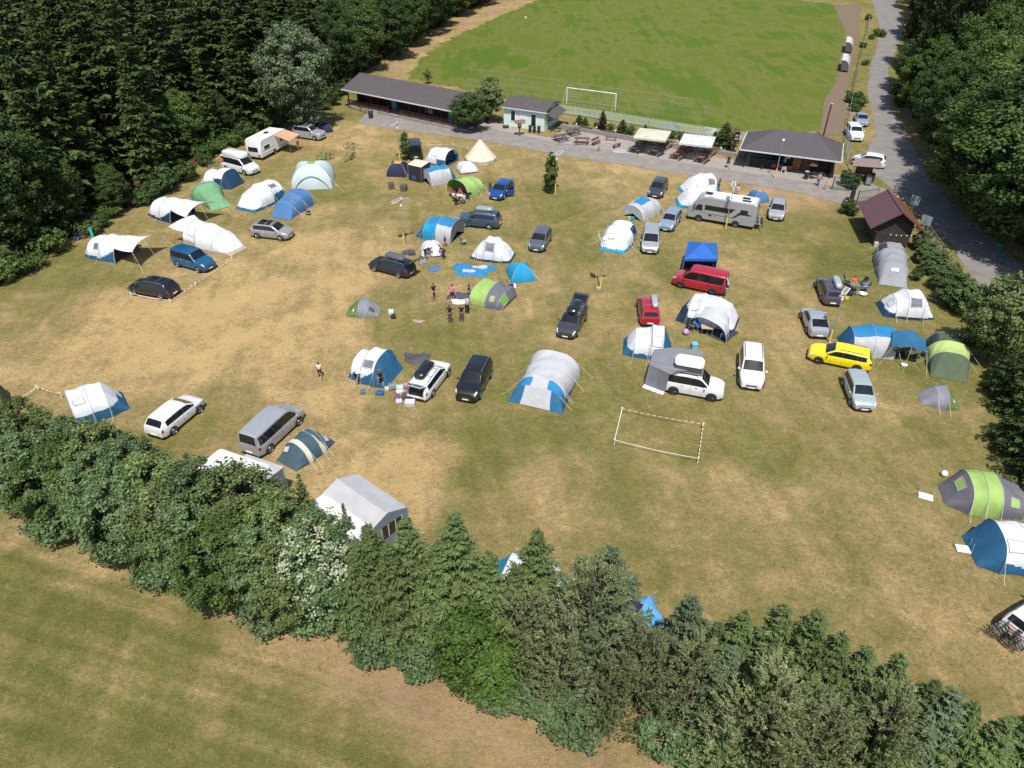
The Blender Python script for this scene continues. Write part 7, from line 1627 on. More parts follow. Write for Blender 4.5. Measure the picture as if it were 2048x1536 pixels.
def fences():
    FG = mat('fence_green', (.42, .50, .38), rough=.6, var=.12, scale=3); GREEND = mat('gate_green', (.02, .085, .05), rough=.5)
    picket_fence('picket_fence', 'pale green picket fence along the near end of the football pitch', [G(1000, 216), G(1119, 227), G(1180, 236), G(1300, 255), G(1357, 265), G(1430, 275), G(1490, 284)], 1.35, FG)
    # boards on the fence
    for i, (x0, x1, y0, y1, m_) in enumerate(((1334, 1359, 261, 264, mat('board_blue', (.30, .38, .45), rough=.5)), (1408, 1430, 271, 275, WHITEPL))):
        a, b = G(x0, y0), G(x1, y1); u, n, L = frame_axes(a, b); mb = MB(); mb.box((L / 2, 0, .68), (L, .03, 1.15)); o = mb.build('fence_banner', m_, None, loc=(a.x - n.x * .06, a.y - n.y * .06, 0)); o.rotation_euler = (0, 0, math.atan2(u.y, u.x)); setp(o, ('blue grey blank board fixed to the picket fence', 'white board fixed to the picket fence near the large conifer')[i], 'board')
        if i: o['category'] = 'board'
    # ball stop net
    base = [(929, 180), (966, 184), (1000.5, 189), (1037.7, 194.5), (1076, 200.5), (1115, 206.5), (1155, 213), (1197, 219), (1238, 225.5), (1282, 232), (1325, 238.5), (1367, 245), (1411, 252)]
    B = [G(*b) for b in base]; o = B[0]; t = thing('ball_net', 'tall grey poles with a fine ball stop net behind the goal', 'net', (o.x, o.y, 0))
    for p in B:
        q = p - o; mb = MB(); mb.tube([(q.x, q.y, 0), (q.x, q.y, 3.6)], .035, 6); mb.build('net_pole', STEEL, t)
    mb = MB()
    for a, b in zip(B[:-1], B[1:]):
        for z in (3.55, 2.7, 1.8, .9):
            mb.tube([(a.x - o.x, a.y - o.y, z), ((a.x + b.x) / 2 - o.x, (a.y + b.y) / 2 - o.y, z - .08), (b.x - o.x, b.y - o.y, z)], .006 if z < 3.5 else .010, 3)
        for i in range(1, 8):
            p = a.lerp(b, i / 8) - o; mb.tube([(p.x, p.y, .1), (p.x, p.y, 3.5)], .004, 3)
    mb.build('netting', mat('net_cord', (.30, .33, .28), rough=.8), t)
    # goal
    a, b = G(1133, 207), G(1230, 220); u, n, L = frame_axes(a, b); t = thing('football_goal', 'white football goal on the green pitch', 'goal', (a.x, a.y, 0), math.atan2(u.y, u.x))
    mb = MB(); mb.tube([(0, 0, 0), (0, 0, 2.44)], .07, 8); mb.tube([(L, 0, 0), (L, 0, 2.44)], .07, 8); mb.build('goal_post', WHITEPL, t); mb = MB(); mb.tube([(-.06, 0, 2.44), (L + .06, 0, 2.44)], .07, 8); mb.build('crossbar', WHITEPL, t)
    mb = MB()
    for x in (0, L): mb.tube([(x, 0, 2.44), (x, -.8, 2.3), (x, -1.7, .05)], .02, 4)
    for i in range(1, 12): x = L * i / 12; mb.tube([(x, 0, 2.40), (x, -.8, 2.2), (x, -1.7, .05)], .005, 3)
    for z in (.5, 1.0, 1.5, 2.0): mb.tube([(0, -1.7 + z * .4, z), (L, -1.7 + z * .4, z)], .005, 3)
    mb.build('goal_net', mat('net_white', (.5, .52, .5), rough=.8), t)
    # road side wire fence
    def wire_fence(label, pts, h, post=2.6):
        P = [G(*p) for p in pts]; o = P[0]; t = thing('wire_fence', label, 'fence', (o.x, o.y, 0)); mb = MB()
        for a, b in zip(P[:-1], P[1:]):
            k = max(1, int((b - a).length / post))
            for i in range(k + 1):
                p = a.lerp(b, i / k) - o; q = MB(); q.tube([(p.x, p.y, 0), (p.x, p.y, h)], .035, 5); q.build('post', STEEL, t)
            n_ = max(2, int((b - a).length / .25))
            for z in [h * (j + .5) / 6 for j in range(6)]: mb.tube([(a.x - o.x, a.y - o.y, z), (b.x - o.x, b.y - o.y, z)], .008, 3)
            mb.tube([(a.x - o.x, a.y - o.y, h), (b.x - o.x, b.y - o.y, h)], .022, 4)
            for i in range(n_): p = a.lerp(b, i / n_) - o; mb.tube([(p.x, p.y, .05), (p.x, p.y, h)], .005, 3)
        mb.build('wire_mesh', STEEL, t)
    wire_fence('grey wire fence between the cinder strip and the access road', [(1738, 30), (1733, 70), (1722, 110), (1713, 150), (1703, 200), (1695, 240), (1690, 284), (1696, 330), (1712, 360)], 1.7)
    wire_fence('thin wire fence along the road behind the hedge conifers', [(1850, 470), (1880, 515), (1915, 565), (1945, 615), (1975, 665)], 1.3)
    # red brown rail fence at the wood edge
    P = [G(*p) for p in ((-60, 562), (20, 532), (80, 506), (150, 470), (205, 436), (258, 408), (330, 368), (400, 326), (450, 296), (490, 276), (520, 264))]; o = P[0]; t = thing('rail_fence', 'low red brown rail fence along the edge of the left wood', 'fence', (o.x, o.y, 0)); RF = mat('rail_red', (.13, .055, .04), rough=.8, var=.25, scale=3)
    for a, b in zip(P[:-1], P[1:]):
        k = max(1, int((b - a).length / 2.4))
        for i in range(k): p = a.lerp(b, i / k) - o; q = MB(); q.box((p.x, p.y, .5), (.12, .12, 1.0)); q.build('post', RF, t)
        u, n, L = frame_axes(a, b); c = (a + b) / 2 - o; q = MB(); q.box((c.x, c.y, .95), (L + .04, .07, .12), math.atan2(u.y, u.x)); q.build('rail', RF, t); q = MB(); q.box((c.x, c.y, .5), (L + .04, .06, .10), math.atan2(u.y, u.x)); q.build('rail', RF, t)
    # gates
    def gate(label, a, b, h, m_):
        a, b = G(*a), G(*b); u, n, L = frame_axes(a, b); t = thing('gate', label, 'gate', (a.x, a.y, 0), math.atan2(u.y, u.x)); mb = MB()
        mb.tube([(0, 0, .1), (L, 0, .1), (L, 0, h), (0, 0, h), (0, 0, .1)], .04, 5); mb.tube([(0, 0, h * .5), (L, 0, h * .5)], .025, 5); mb.build('frame', m_, t, smooth=60); mb = MB()
        for i in range(1, int(L / .14)): mb.tube([(i * .14, 0, .1), (i * .14, 0, h)], .008, 3)
        for z in [h * j / 12 for j in range(1, 12)]: mb.tube([(0, 0, z), (L, 0, z)], .006, 3)
        mb.build('mesh', m_, t); mb = MB(); mb.tube([(-.05, 0, 0), (-.05, 0, h + .2)], .06, 6); mb.build('post', m_, t)
    gate('green mesh gate leaf standing open across the path', (1664, 379), (1698, 383), 1.5, GREEND)
    gate('green gate leaf seen edge on beside the open one', (1697, 382), (1705, 352), 1.5, GREEND)
    gate('dark mesh gate leaf in front of the barn roof', (1712, 410), (1752, 404), 1.6, GREEND)
    # low stone wall with planters below the bank
    P = [G(*p) for p in ((1122, 256), (1160, 262), (1228, 274), (1300, 287), (1390, 301), (1478, 315))]; o = P[0]; t = thing('retaining_wall', 'low stone retaining wall with dark timber strips at the back of the terrace', 'wall', (o.x, o.y, 0)); mb = MB()
    for a, b in zip(P[:-1], P[1:]): u, n, L = frame_axes(a, b); c = (a + b) / 2 - o; mb.box((c.x, c.y, .28), (L + .02, .38, .56), math.atan2(u.y, u.x))
    mb.build('stonework', STONE, t)
    for x0, x1 in ((1158, 1184), (1200, 1234), (1237, 1264), (1336, 1347), (1424, 1436)):
        ya = 262 + (x0 - 1160) * .169; yb = 262 + (x1 - 1160) * .169; a, b = G(x0, ya), G(x1, yb); u, n, L = frame_axes(a, b); c = (a + b) / 2 - o; mb = MB(); mb.box((c.x, c.y, .62), (L, .18, .12), math.atan2(u.y, u.x)); mb.build('timber_strip', WOODDK, t)
    for px in (1152, 1192, 1230, 1353, 1440):
        a = G(px, 261 + (px - 1152) * .169) - o; mb = MB(); mb.lathe([(.01, .56), (.05, .58), (.05, .78), (.13, .86), (.10, 1.02), (.01, 1.06)], c=(a.x, a.y, 0), seg=8); mb.build('wall_lamp', GUTTER, t)
fences()

# ------------------------------------------------------------------ lamp posts
def lamp_posts():
    def post(px, label, h=4.7, panel=None, head=True, yellow=1.25):
        p = G(*px); t = thing('lamp_post', label, 'lamp post', (p.x, p.y, 0))
        mb = MB(); mb.tube([(0, 0, 0), (0, 0, yellow)], .075, 8); mb.build('yellow_sleeve', mat('yellow_paint', (.72, .55, .12), rough=.5), t)
        mb = MB(); mb.tube([(0, 0, yellow), (0, 0, h)], [.055, .045], 8); mb.build('pole', STEEL, t)
        if panel:
            az, tilt, w_, d_ = panel; M_ = Matrix.Translation((0, 0, h + .05)) @ Matrix.Rotation(az, 4, 'Z') @ Matrix.Translation((.35, 0, .1)) @ Matrix.Rotation(tilt, 4, 'Y')
            mb = MB(); mb.box((0, 0, 0), (d_, w_, .04), M=M_); o = mb.build('solar_panel', mat('panel_frame', (.62, .63, .63), rough=.4), t)
            mb = MB(); mb.box((0, 0, 0), (d_ - .12, w_ - .12, .05), M=M_ @ Matrix.Translation((0, 0, .004))); mb.build('cells', mat('solar_cells', (.20, .21, .17), rough=.25), o)
            mb = MB(); mb.tube([(0, 0, h - .1), tuple(M_ @ Vector((0, 0, -.02)))], .025, 5); mb.build('bracket', STEEL, t)
            a2 = az + math.pi; mb = MB(); mb.tube([(0, 0, h - .1), (math.cos(a2) * .35, math.sin(a2) * .35, h + .1)], .025, 5); mb.box((math.cos(a2) * .62, math.sin(a2) * .62, h + .16), (.6, .22, .08), a2, bev=.03); mb.build('lamp_head', STEEL, t)
            mb = MB(); mb.lathe([(.01, h - .55), (.10, h - .55), (.10, h - .2), (.01, h - .2)], seg=10); mb.build('battery', WHITEPL, t)
        else:
            mb = MB(); mb.lathe([(.02, h - .02), (.13, h + .08), (.16, h + .2), (.10, h + .32), (.01, h + .35)], seg=12); mb.build('lamp_globe', WHITEPL, t, smooth=60)
    post((800, 320), 'solar lamp post beside the columnar tree near the path', 4.6, (R(-155), R(18), .5, 1.0))
    post((808.2, 489), 'solar lamp post with dark tilted panel left of the blue roofed tent', 4.7, (R(-150), R(18), .55, 1.1))
    post((1200.5, 577), 'solar lamp post with a large white framed panel in the middle of the meadow', 4.9, (R(178), R(-62), .85, .85))
    post((1110.4, 388.3), 'solar lamp post in front of the cone shaped tree', 4.7, (R(40), R(-20), .5, .95))
    post((1451.3, 457), 'solar lamp post in front of the motorhome', 4.7, (R(75), R(-15), .4, .9))
    post((1658, 685), 'leaning looking solar lamp post beside the silver coupe like car', 4.6, (R(50), R(-12), .4, .9))
    post((1550, 357), 'lamp post with white globe in front of the snack bar', 4.6, None)
    for px, lab in (((1197, 578), 'pale concrete block at the foot of the middle lamp post'), ((1662, 690), 'pale concrete block at the foot of the right lamp post')):
        p = G(*px); mb = MB(); mb.box((0, 0, .09), (.42, .3, .2), bev=.03); setp(mb.build('concrete_block', CONC, None, loc=(p.x, p.y, 0)), lab, 'block')
lamp_posts()

# ------------------------------------------------------------------ furniture and camping gear
def picnic_table(px, rz, label, m, group=None, L=1.9):
    p = G(*px); t = thing('picnic_table', label, 'picnic table', (p.x, p.y, 0), rz, group)
    mb = MB(); 
    for i in range(4): mb.box((0, -.30 + .2 * i, .76), (L, .185, .05))
    mb.build('table_top', m, t)
    for s in (-1, 1):
        mb = MB(); mb.box((0, s * .72, .45), (L, .28, .05)); mb.build('bench', m, t)
        mb = MB(); x = s * L * .34; mb.tube([(x, -.68, 0), (x, -.22, .74)], .045, 5); mb.tube([(x, .68, 0), (x, .22, .74)], .045, 5); mb.box((x, 0, .40), (.06, 1.5, .09)); mb.build('leg_frame', m, t)
    return t
def bench(px, rz, label, m, L=1.6, back=False):
    p = G(*px); t = thing('bench', label, 'bench', (p.x, p.y, 0), rz); mb = MB(); mb.box((0, 0, .44), (L, .36, .07), bev=.01); mb.build('seat', m, t)
    for s in (-1, 1): mb = MB(); mb.box((s * L * .38, 0, .20), (.12, .3, .41)); mb.build('leg', m, t)
    if back: mb = MB(); mb.box((0, .2, .75), (L, .05, .3)); mb.build('backrest', m, t)
def chair(px, rz, label, m, kind='camp', group=None, proto=[]):
    p = G(*px) if not isinstance(px, Vector) else px; t = thing('camp_chair' if kind == 'camp' else 'garden_chair', label, 'chair', (p.x, p.y, 0), rz, group)
    mb = MB(); mb.grid([[(-.22 + .44 * i / 4, -.25 + .5 * j / 4, .43 - .04 * math.sin(math.pi * i / 4) - .02 * (i == 0)) for j in range(5)] for i in range(5)]); mb.grid([[(-.22 + .44 * i / 4, -.25 + .5 * j / 4, .40 - .04 * math.sin(math.pi * i / 4)) for j in range(5)] for i in range(5)]); mb.build('seat', m, t, smooth=60)
    mb = MB(); mb.grid([[(-.22 - .22 * i / 4, -.25 + .5 * j / 4, .44 + .5 * i / 4) for j in range(5)] for i in range(5)]); mb.grid([[(-.25 - .22 * i / 4, -.25 + .5 * j / 4, .44 + .5 * i / 4) for j in range(5)] for i in range(5)]); mb.build('backrest', m, t, smooth=60)
    fm = STEEL if kind == 'camp' else m
    for s in (-1, 1):
        for a, b in (((.24, s * .27, 0), (.20, s * .25, .43)), ((-.3, s * .27, 0), (-.2, s * .25, .45))): mb = MB(); mb.tube([a, b], .016 if kind == 'camp' else .03, 5); mb.build('leg', fm, t)
        mb = MB(); mb.tube([(.22, s * .28, .43), (.2, s * .28, .64), (-.28, s * .28, .66)], .018, 5); mb.build('armrest', fm, t)
    return t
def camp_table(px, rz, label, m, L=.9, W=.6, h=.7, folded=False):
    p = G(*px); t = thing('camp_table', label, 'table', (p.x, p.y, 0), rz); z = .05 if folded else h
    mb = MB(); mb.box((0, 0, z), (L, W, .03)); mb.build('table_top', m, t)
    for sx in (-1, 1):
        for sy in (-1, 1):
            mb = MB()
            if folded: mb.tube([(sx * L * .42, sy * W * .4, z), (sx * L * .5, sy * W * .4 + .25, z + .55)], .014, 5)
            else: mb.tube([(sx * L * .42, sy * W * .4, z), (sx * L * .45, sy * W * .45, 0)], .014, 5)
            mb.build('leg', STEEL, t)
def parasol(px, label, m, s=2.0, rz=0, h=2.35, ornament=None):
    p = G(*px); t = thing('parasol', label, 'parasol', (p.x, p.y, 0), rz)
    mb = MB(); mb.tube([(0, 0, 0), (0, 0, h + .5)], .04, 8); mb.build('pole', WOODGREY, t)
    mb = MB(); mb.box((0, 0, .06), (.8, .8, .12), bev=.03); mb.build('base', CONC, t)
    cs = [Vector((-s, -s, 0)), Vector((s, -s, 0)), Vector((s, s, 0)), Vector((-s, s, 0))]
    def rp(i, k, q):
        e = cs[i].lerp(cs[(i + 1) % 4], k); return Vector((e.x * (1 - q), e.y * (1 - q), h + .42 * q ** .9 - .05 * math.sin(math.pi * k) * (1 - q) * 2 * (q)))
    mb = MB()
    for i in range(4): mb.grid([[rp(i, k / 10, j / 6) for k in range(11)] for j in range(7)])
    mb.build('canopy', m, t, smooth=50)
    for i in range(4):
        mb = MB(); mb.grid([[cs[i].lerp(cs[(i + 1) % 4], k / 14) * 1.003 + Vector((0, 0, h + .005 - dz * (1 + .12 * math.sin(k * 2.2)))) for k in range(15)] for dz in (0, .24)]); mb.build('valance', m, t)
    if ornament:
        m_, strokes = ornament; mb = MB(); mb2 = MB()
        for pts, r_ in strokes:
            q = []
            for (a, b) in pts:
                # a across the front face, b from eave up the slope
                v = rp(0, a, b) + Vector((0, -.01, .022)); q.append(v)
            for i in range(len(q) - 1):
                d = (q[i + 1] - q[i]).normalized(); sd = d.cross(Vector((0, -.2, 1))).normalized() * r_
                mb.add([q[i] - sd, q[i + 1] - sd, q[i + 1] + sd, q[i] + sd], [(0, 1, 2, 3)])
        mb.build('lettering', m_, t)
    return t
def terrace():
    g = 'picnic tables on the terrace'
    for px, rz, lab, m in (((1121.5, 281), R(35), 'weathered picnic table nearest the white hut', WOODGREY), ((1146, 269), R(40), 'weathered picnic table at the back by the bank', WOODGREY), ((1163.5, 287), R(-9), 'reddish picnic table facing the path', WOODRED),
        ((1272, 303), R(52), 'dark picnic table at the left under the cream parasol', WOODGREY), ((1286, 291), R(52), 'dark picnic table at the back under the cream parasol', WOODGREY), ((1313, 309), R(52), 'dark picnic table right of the cream parasol pole', WOODGREY), ((1329, 295), R(52), 'picnic table behind the right one of the cream parasol', WOODGREY),
        ((1355, 316), R(54), 'red brown picnic table at the left under the white parasol', WOODRED), ((1369, 303), R(54), 'red brown picnic table at the back under the white parasol', WOODRED), ((1404, 323), R(54), 'red brown picnic table right of the white parasol pole', WOODRED), ((1419, 308), R(54), 'picnic table behind the right one of the white parasol', WOODRED)):
        picnic_table(px, rz, lab, m, L=2.1)
    bench((1111, 263), R(-5), 'dark bench at the corner of the white hut', WOODDK); bench((1222, 281), R(-10), 'brown bench behind the fire ring', WOODRED); bench((1233, 295), R(45), 'brown log bench right of the fire ring', WOODRED, 1.5); bench((1192, 289), R(50), 'tilted reddish bench beside the fire ring', WOODRED, 1.8, True)
    p = G(1215, 290); mb = MB(); mb.tube([(math.cos(a) * .62, math.sin(a) * .62, .08) for a in [i * 2 * math.pi / 20 for i in range(21)]], .08, 6); setp(mb.build('fire_ring', CONC, None, loc=(p.x, p.y, 0)), 'round concrete fire ring among the benches', 'fire ring')
    p = G(1197, 303); mb = MB()
    rr = random.Random(3)
    for i in range(26): a = rr.uniform(0, 6.28); mb.tube([(0, 0, .1), (math.cos(a) * rr.uniform(.1, .5), math.sin(a) * rr.uniform(.1, .5), rr.uniform(.6, 1.9))], [.015, .006], 3)
    setp(mb.build('dry_shrub', mat('straw', (.42, .31, .18), rough=.9), None, loc=(p.x, p.y, 0)), 'dry straw coloured shrub between the benches and the path', 'shrub')
    p = G(1241, 303); mb = MB(); mb.poly(wobble([p + Vector((math.cos(a) * 1.2, math.sin(a) * .7, 0)) for a in [i * 2 * math.pi / 14 for i in range(14)]], .15, .4, .016, seed=4)); setp(mb.build('ash_patch', mat('ash', (.36, .35, .34), rough=.95, var=.35, scale=2)), 'whitish ash patch on the terrace beside the fire ring', 'patch', kind='structure')
    st = mat('faded_print', (.50, .44, .34), rough=.8); s2 = mat('faded_pink', (.50, .36, .40), rough=.8)
    word = []
    for i in range(7):
        a = .24 + .035 * i; hgt = .17 if i in (0, 4, 5) else .10; word.append(([(a, .16), (a + .004, .16 + hgt)], .022)); 
        if i not in (0, 4): word.append(([(a, .16 + .09), (a + .014, .16 + .10), (a + .022, .16)], .02))
    word.append(([(.33, .46), (.35, .54), (.37, .46)], .04))
    a_, b_ = G(1270, 281, 2.35), G(1331, 288, 2.35); rz = math.atan2(b_.y - a_.y, b_.x - a_.x)
    parasol((1301, 303), 'large square cream parasol with faded lettering', C_CREAM if False else cloth('parasol_cream', (.62, .59, .46), .2), s=2.15, rz=rz, ornament=(st, word))
    scr = [([(.22, .14), (.27, .24), (.33, .22), (.40, .34), (.47, .40), (.55, .52), (.52, .36), (.60, .5)], .030), ([(.62, .06), (.86, .07)], .022), ([(.16, .35), (.15, .50), (.19, .66)], .05), ([(.84, .50), (.86, .38), (.82, .26)], .05), ([(.20, .1), (.25, .16), (.29, .12)], .06)]
    parasol((1390, 315), 'large square white parasol with a pink script and leaf marks', cloth('parasol_white', (.66, .66, .65), .2), s=2.1, rz=rz, ornament=(s2, scr))
    # plastic chairs by the bar
    DR = mat('dark_red_plastic', (.20, .02, .035), rough=.5)
    for px, m, lab in (((1545, 340), DR, 'dark red plastic chair at the left of the lamp post by the snack bar'), ((1557, 341), DR, 'dark red plastic chair partly behind the lamp post'), ((1566, 345), WHITEPL, 'white plastic chair in front of the posters of the snack bar'), ((1577, 344), DR, 'dark red plastic chair beside the golden door')):
        chair(px, R(80), lab, m, 'garden')
    for px in ((1625, 357), (1640, 358)): camp_table(px, .2, 'dark small table by the grass strip of the snack bar' if px[0] < 1630 else 'second dark small table nearer the wall of the snack bar', BLACKPL, .8, .8, .72)
terrace()
def gear():
    BLKC = cloth('chair_black', (.03, .03, .035), 0); BLUC = cloth('chair_blue', (.02, .10, .35), 0); GRC = cloth('chair_grey', (.28, .28, .29), 0); REDC = cloth('chair_red', (.30, .05, .05), 0)
    camp_table((1412, 668), R(-8), 'beige camping table under the white arched canopy', C_BEIGE, 1.0, .7); 
    for px, rz, m, lab in (((1396, 660), R(-60), BLUC, 'blue camping chair at the left under the white canopy'), ((1446, 679), R(150), BLUC, 'blue camping chair at the right foot of the white canopy'), ((1434, 660), R(200), C_BEIGE, 'beige round camping chair under the white canopy'), ((1384, 661), R(-40), BLKC, 'black camping chair at the left edge of the white canopy'),
        ((1788, 715), R(60), BLKC, 'black camping chair with pale frame under the teal tarp'), ((1845, 712), R(150), BLKC, 'black camping chair at the right under the teal tarp'), ((1693, 570), R(-30), BLKC, 'black camping chair beside the person in orange'), ((1722, 573), R(200), BLKC, 'black camping chair right of the person in orange'), ((1727, 582), R(160), BLUC, 'blue bundle laden camping chair in the gear pile'),
        ((905, 393), R(-50), REDC, 'red camping chair left of the people at the lime green tent'), ((936, 398), R(120), BLKC, 'black camping chair right of the people at the lime green tent'), ((928, 489), R(30), GRC, 'grey camping chair at the mesh front of the blue roofed tent'), ((1263, 474), R(20), BLKC, 'dark camping chair beside the white tent by the lamp post'), ((380, 438), R(0), GRC, 'grey camping chair under the large sagging awning'), ((272, 512), R(10), BLKC, 'dark camping chair under the farthest left awning'),
        ((1022, 577), R(10), BLKC, 'small dark chair at the door of the cyan dome tent'), ((618, 430), R(20), BLKC, 'black bag like chair at the back of the plain blue tent')):
        chair(px, rz, lab, m)
    camp_table((1820, 703), R(5), 'green camping table under the teal tarp', mat('table_green', (.10, .25, .20), rough=.6), .9, .6); camp_table((1707, 583), R(-10), 'grey camping table in front of the person in orange', GREYPL, .9, .6); camp_table((278, 505), R(10), 'small camping table under the farthest left awning', GREYPL, .8, .5)
    camp_table((918, 402), R(-10), 'camping table in the middle of the people at the lime green tent', C_CREAM, 1.0, .6); camp_table((1260, 450), R(-10), 'small wooden table with a green and a blue box beside the grey tent', WOODGOLD, .9, .5, .5)
    camp_table((1851, 994), R(-25), 'white camping table tipped on the grass left of the lime and grey tent', WHITEPL, .85, .6, folded=True); camp_table((1927, 1099), R(-12), 'white camping table lying at the front of the white and blue tent', WHITEPL, .85, .6, folded=True)
    for px, m, lab, z in (((1257, 449), C_LIME, 'green box on the small wooden table', .52), ((1264, 450), C_CYAN, 'blue box on the small wooden table', .52)):
        p = G(*px); mb = MB(); mb.box((0, 0, .2), (.4, .3, .4), bev=.04); setp(mb.build('storage_box', m, None, loc=(p.x, p.y, z)), lab, 'box')
    def item(px, size, m, lab, cat, rz=0, nm='bag', z=0, bev=None):
        p = G(*px); mb = MB()
        if nm in ('bag', 'backpack'):
            o = rounded_box(size[0], size[1], size[2]).build(nm, m, None, smooth=45, loc=(p.x, p.y, z)); o.rotation_euler = (0, 0, rz); setp(o, lab, cat)
            h_ = MB(); h_.tube([(-size[0] * .2, 0, size[2] * .98), (-size[0] * .1, 0, size[2] * 1.25), (size[0] * .1, 0, size[2] * 1.25), (size[0] * .2, 0, size[2] * .98)], .018, 5); h_.build('strap', BLACKPL, o)
        else:
            mb.box((0, 0, size[2] / 2), size, bev=bev or .04); o = mb.build(nm, m, None, loc=(p.x, p.y, z)); o.rotation_euler = (0, 0, rz); setp(o, lab, cat)
            h_ = MB(); h_.box((0, 0, size[2] * .82), (size[0] * 1.03, size[1] * 1.03, .03)); h_.build('lid_edge', GREYPL, o)
    PINK = cloth('pink', (.55, .20, .24), 0); PURP = cloth('purple', (.18, .08, .2), 0); LIL = cloth('lilac', (.55, .50, .58), 0); PBL = cloth('pale_blue', (.45, .58, .68), 0)
    for px, s, m, lab, nm in (((786, 777), (.75, .5, .45), C_MGREY, 'grey striped bag in the luggage heap', 'bag'), ((800, 779), (.6, .45, .4), PBL, 'pale blue and black bag in the middle of the luggage heap', 'bag'), ((814, 774), (.5, .4, .4), PINK, 'pink bag of the luggage heap nearest the white estate', 'bag'), ((774, 781), (.35, .3, .35), C_CREAM, 'cream sack at the left end of the luggage heap', 'bag'), ((800, 788), (.55, .4, .3), C_CREAM, 'pale box in the luggage heap', 'storage_box'), ((795, 799), (.45, .4, .4), PURP, 'purple bag in the lower luggage heap', 'bag'), ((812, 795), (.6, .45, .35), C_DGREY, 'dark grey bag behind the open tailgate', 'bag'), ((798, 805), (.5, .4, .3), LIL, 'lilac bag in the lower luggage heap', 'bag'), ((820, 808), (.75, .6, .28), LIL, 'pale lilac storage box at the bottom of the luggage heap', 'storage_box'), ((810, 787), (.3, .25, .35), PINK, 'small salmon bag above the dark grey bag', 'bag'),
        ((760, 788), (.6, .4, .25), BLUC, 'blue rolled mat left of the luggage heap', 'bag'), ((726, 786), (.4, .35, .25), C_DEEP, 'small blue bag on the dry grass', 'bag'),
        ((783, 629), (.5, .4, .5), C_WHITE, 'white bag beside the low dome tent', 'bag'), ((787, 636), (.45, .35, .35), BLKC, 'black bag beside the white one by the low dome tent', 'bag'),
        ((1388, 697), (.5, .5, .55), mat('teal_box', (.16, .42, .50), rough=.5), 'teal cool box on the grass behind the white van', 'cool_box'), ((783, 377), (.7, .7, .75), WOODGREY, 'left one of two weathered wooden boxes on the grass', 'wooden_box'), ((808, 381), (.7, .7, .75), WOODGREY, 'right one of two weathered wooden boxes on the grass', 'wooden_box'),
        ((1700, 590), (.5, .4, .35), BLKC, 'black bag in front of the grey camping table', 'bag'), ((1713, 590), (.4, .35, .4), C_MGREY, 'grey bag in the gear pile right of the graphite car', 'bag'), ((1692, 600), (.4, .35, .35), mat('yellow_bag', (.55, .38, .03), rough=.7), 'yellow and black bag beside the lamp post', 'bag'), ((1800, 712), (.6, .4, .4), BLKC, 'black bag under the teal tarp', 'bag'), ((1833, 716), (.4, .35, .4), C_DGREY, 'dark bag right of the sitting person under the tarp', 'bag'),
        ((1995, 500), (.6, .55, .8), mat('green_bin', (.02, .16, .05), rough=.5), 'green waste container under the trees across the road', 'waste_container'), ((742, 236), (.6, .6, 1.0), BLACKPL, 'dark waste container at the ramp railing of the pavilion', 'waste_container'), ((824, 509), (.7, .5, .45), C_DGREY, 'dark bag behind the roof box of the navy estate', 'bag'), ((842, 522), (.5, .45, .5), C_DGREEN, 'green and white bag behind the tailgate of the navy estate', 'bag')):
        item(px, s, m, lab, {'storage_box': 'box', 'cool_box': 'cool box', 'wooden_box': 'box', 'waste_container': 'bin'}.get(nm, 'bag'), random.uniform(-.5, .5), nm)
    def disc(px, r_, m, lab, nm, z=.02, th=.05):
        p = G(*px); mb = MB(); mb.lathe([(.01, 0), (r_ * .7, 0), (r_, th), (r_ * .92, th), (.01, th * .5)], seg=16); setp(mb.build(nm, m, None, smooth=40, loc=(p.x, p.y, z)), lab, nm.replace('_', ' '))
    disc((1725, 590), .38, WHITEPL, 'white round basin right of the gear pile', 'basin', .05, .14); disc((1808, 731), .25, WHITEPL, 'white plate shaped basin on the grass below the tarp', 'basin', .02, .08)
    p = G(1371, 669); mb = MB(); mb.lathe([(.01, 0), (.14, .04), (.24, .14), (.27, .27), (.24, .40), (.14, .50), (.01, .54)], seg=16); setp(mb.build('ball', mat('lilac_ball', (.45, .28, .55), rough=.5), None, smooth=60, loc=(p.x, p.y, 0)), 'lilac ball on the grass at the left of the white canopy', 'ball')
    p = G(1887, 952); mb = MB(); mb.lathe([(.01, 0), (.12, .03), (.2, .12), (.22, .22), (.2, .32), (.12, .41), (.01, .44)], seg=14); setp(mb.build('ball', WHITEPL, None, smooth=60, loc=(p.x, p.y, 0)), 'white ball on the grass above the lime and grey tent', 'ball')
    p = G(161, 488); mb = MB(); mb.box((0, 0, .9), (.28, .05, 1.7), bev=.02); o = mb.build('paddle_board', mat('turquoise', (.05, .45, .42), rough=.5), None, loc=(G(190, 487).x, G(190, 487).y, 0)); setp(o, 'turquoise board standing behind the farthest left tent', 'board')
    # red and white barrier tape
    TW = mat('tape_white', (.80, .79, .77), rough=.5); TR = mat('tape_red', (.52, .12, .09), rough=.5)
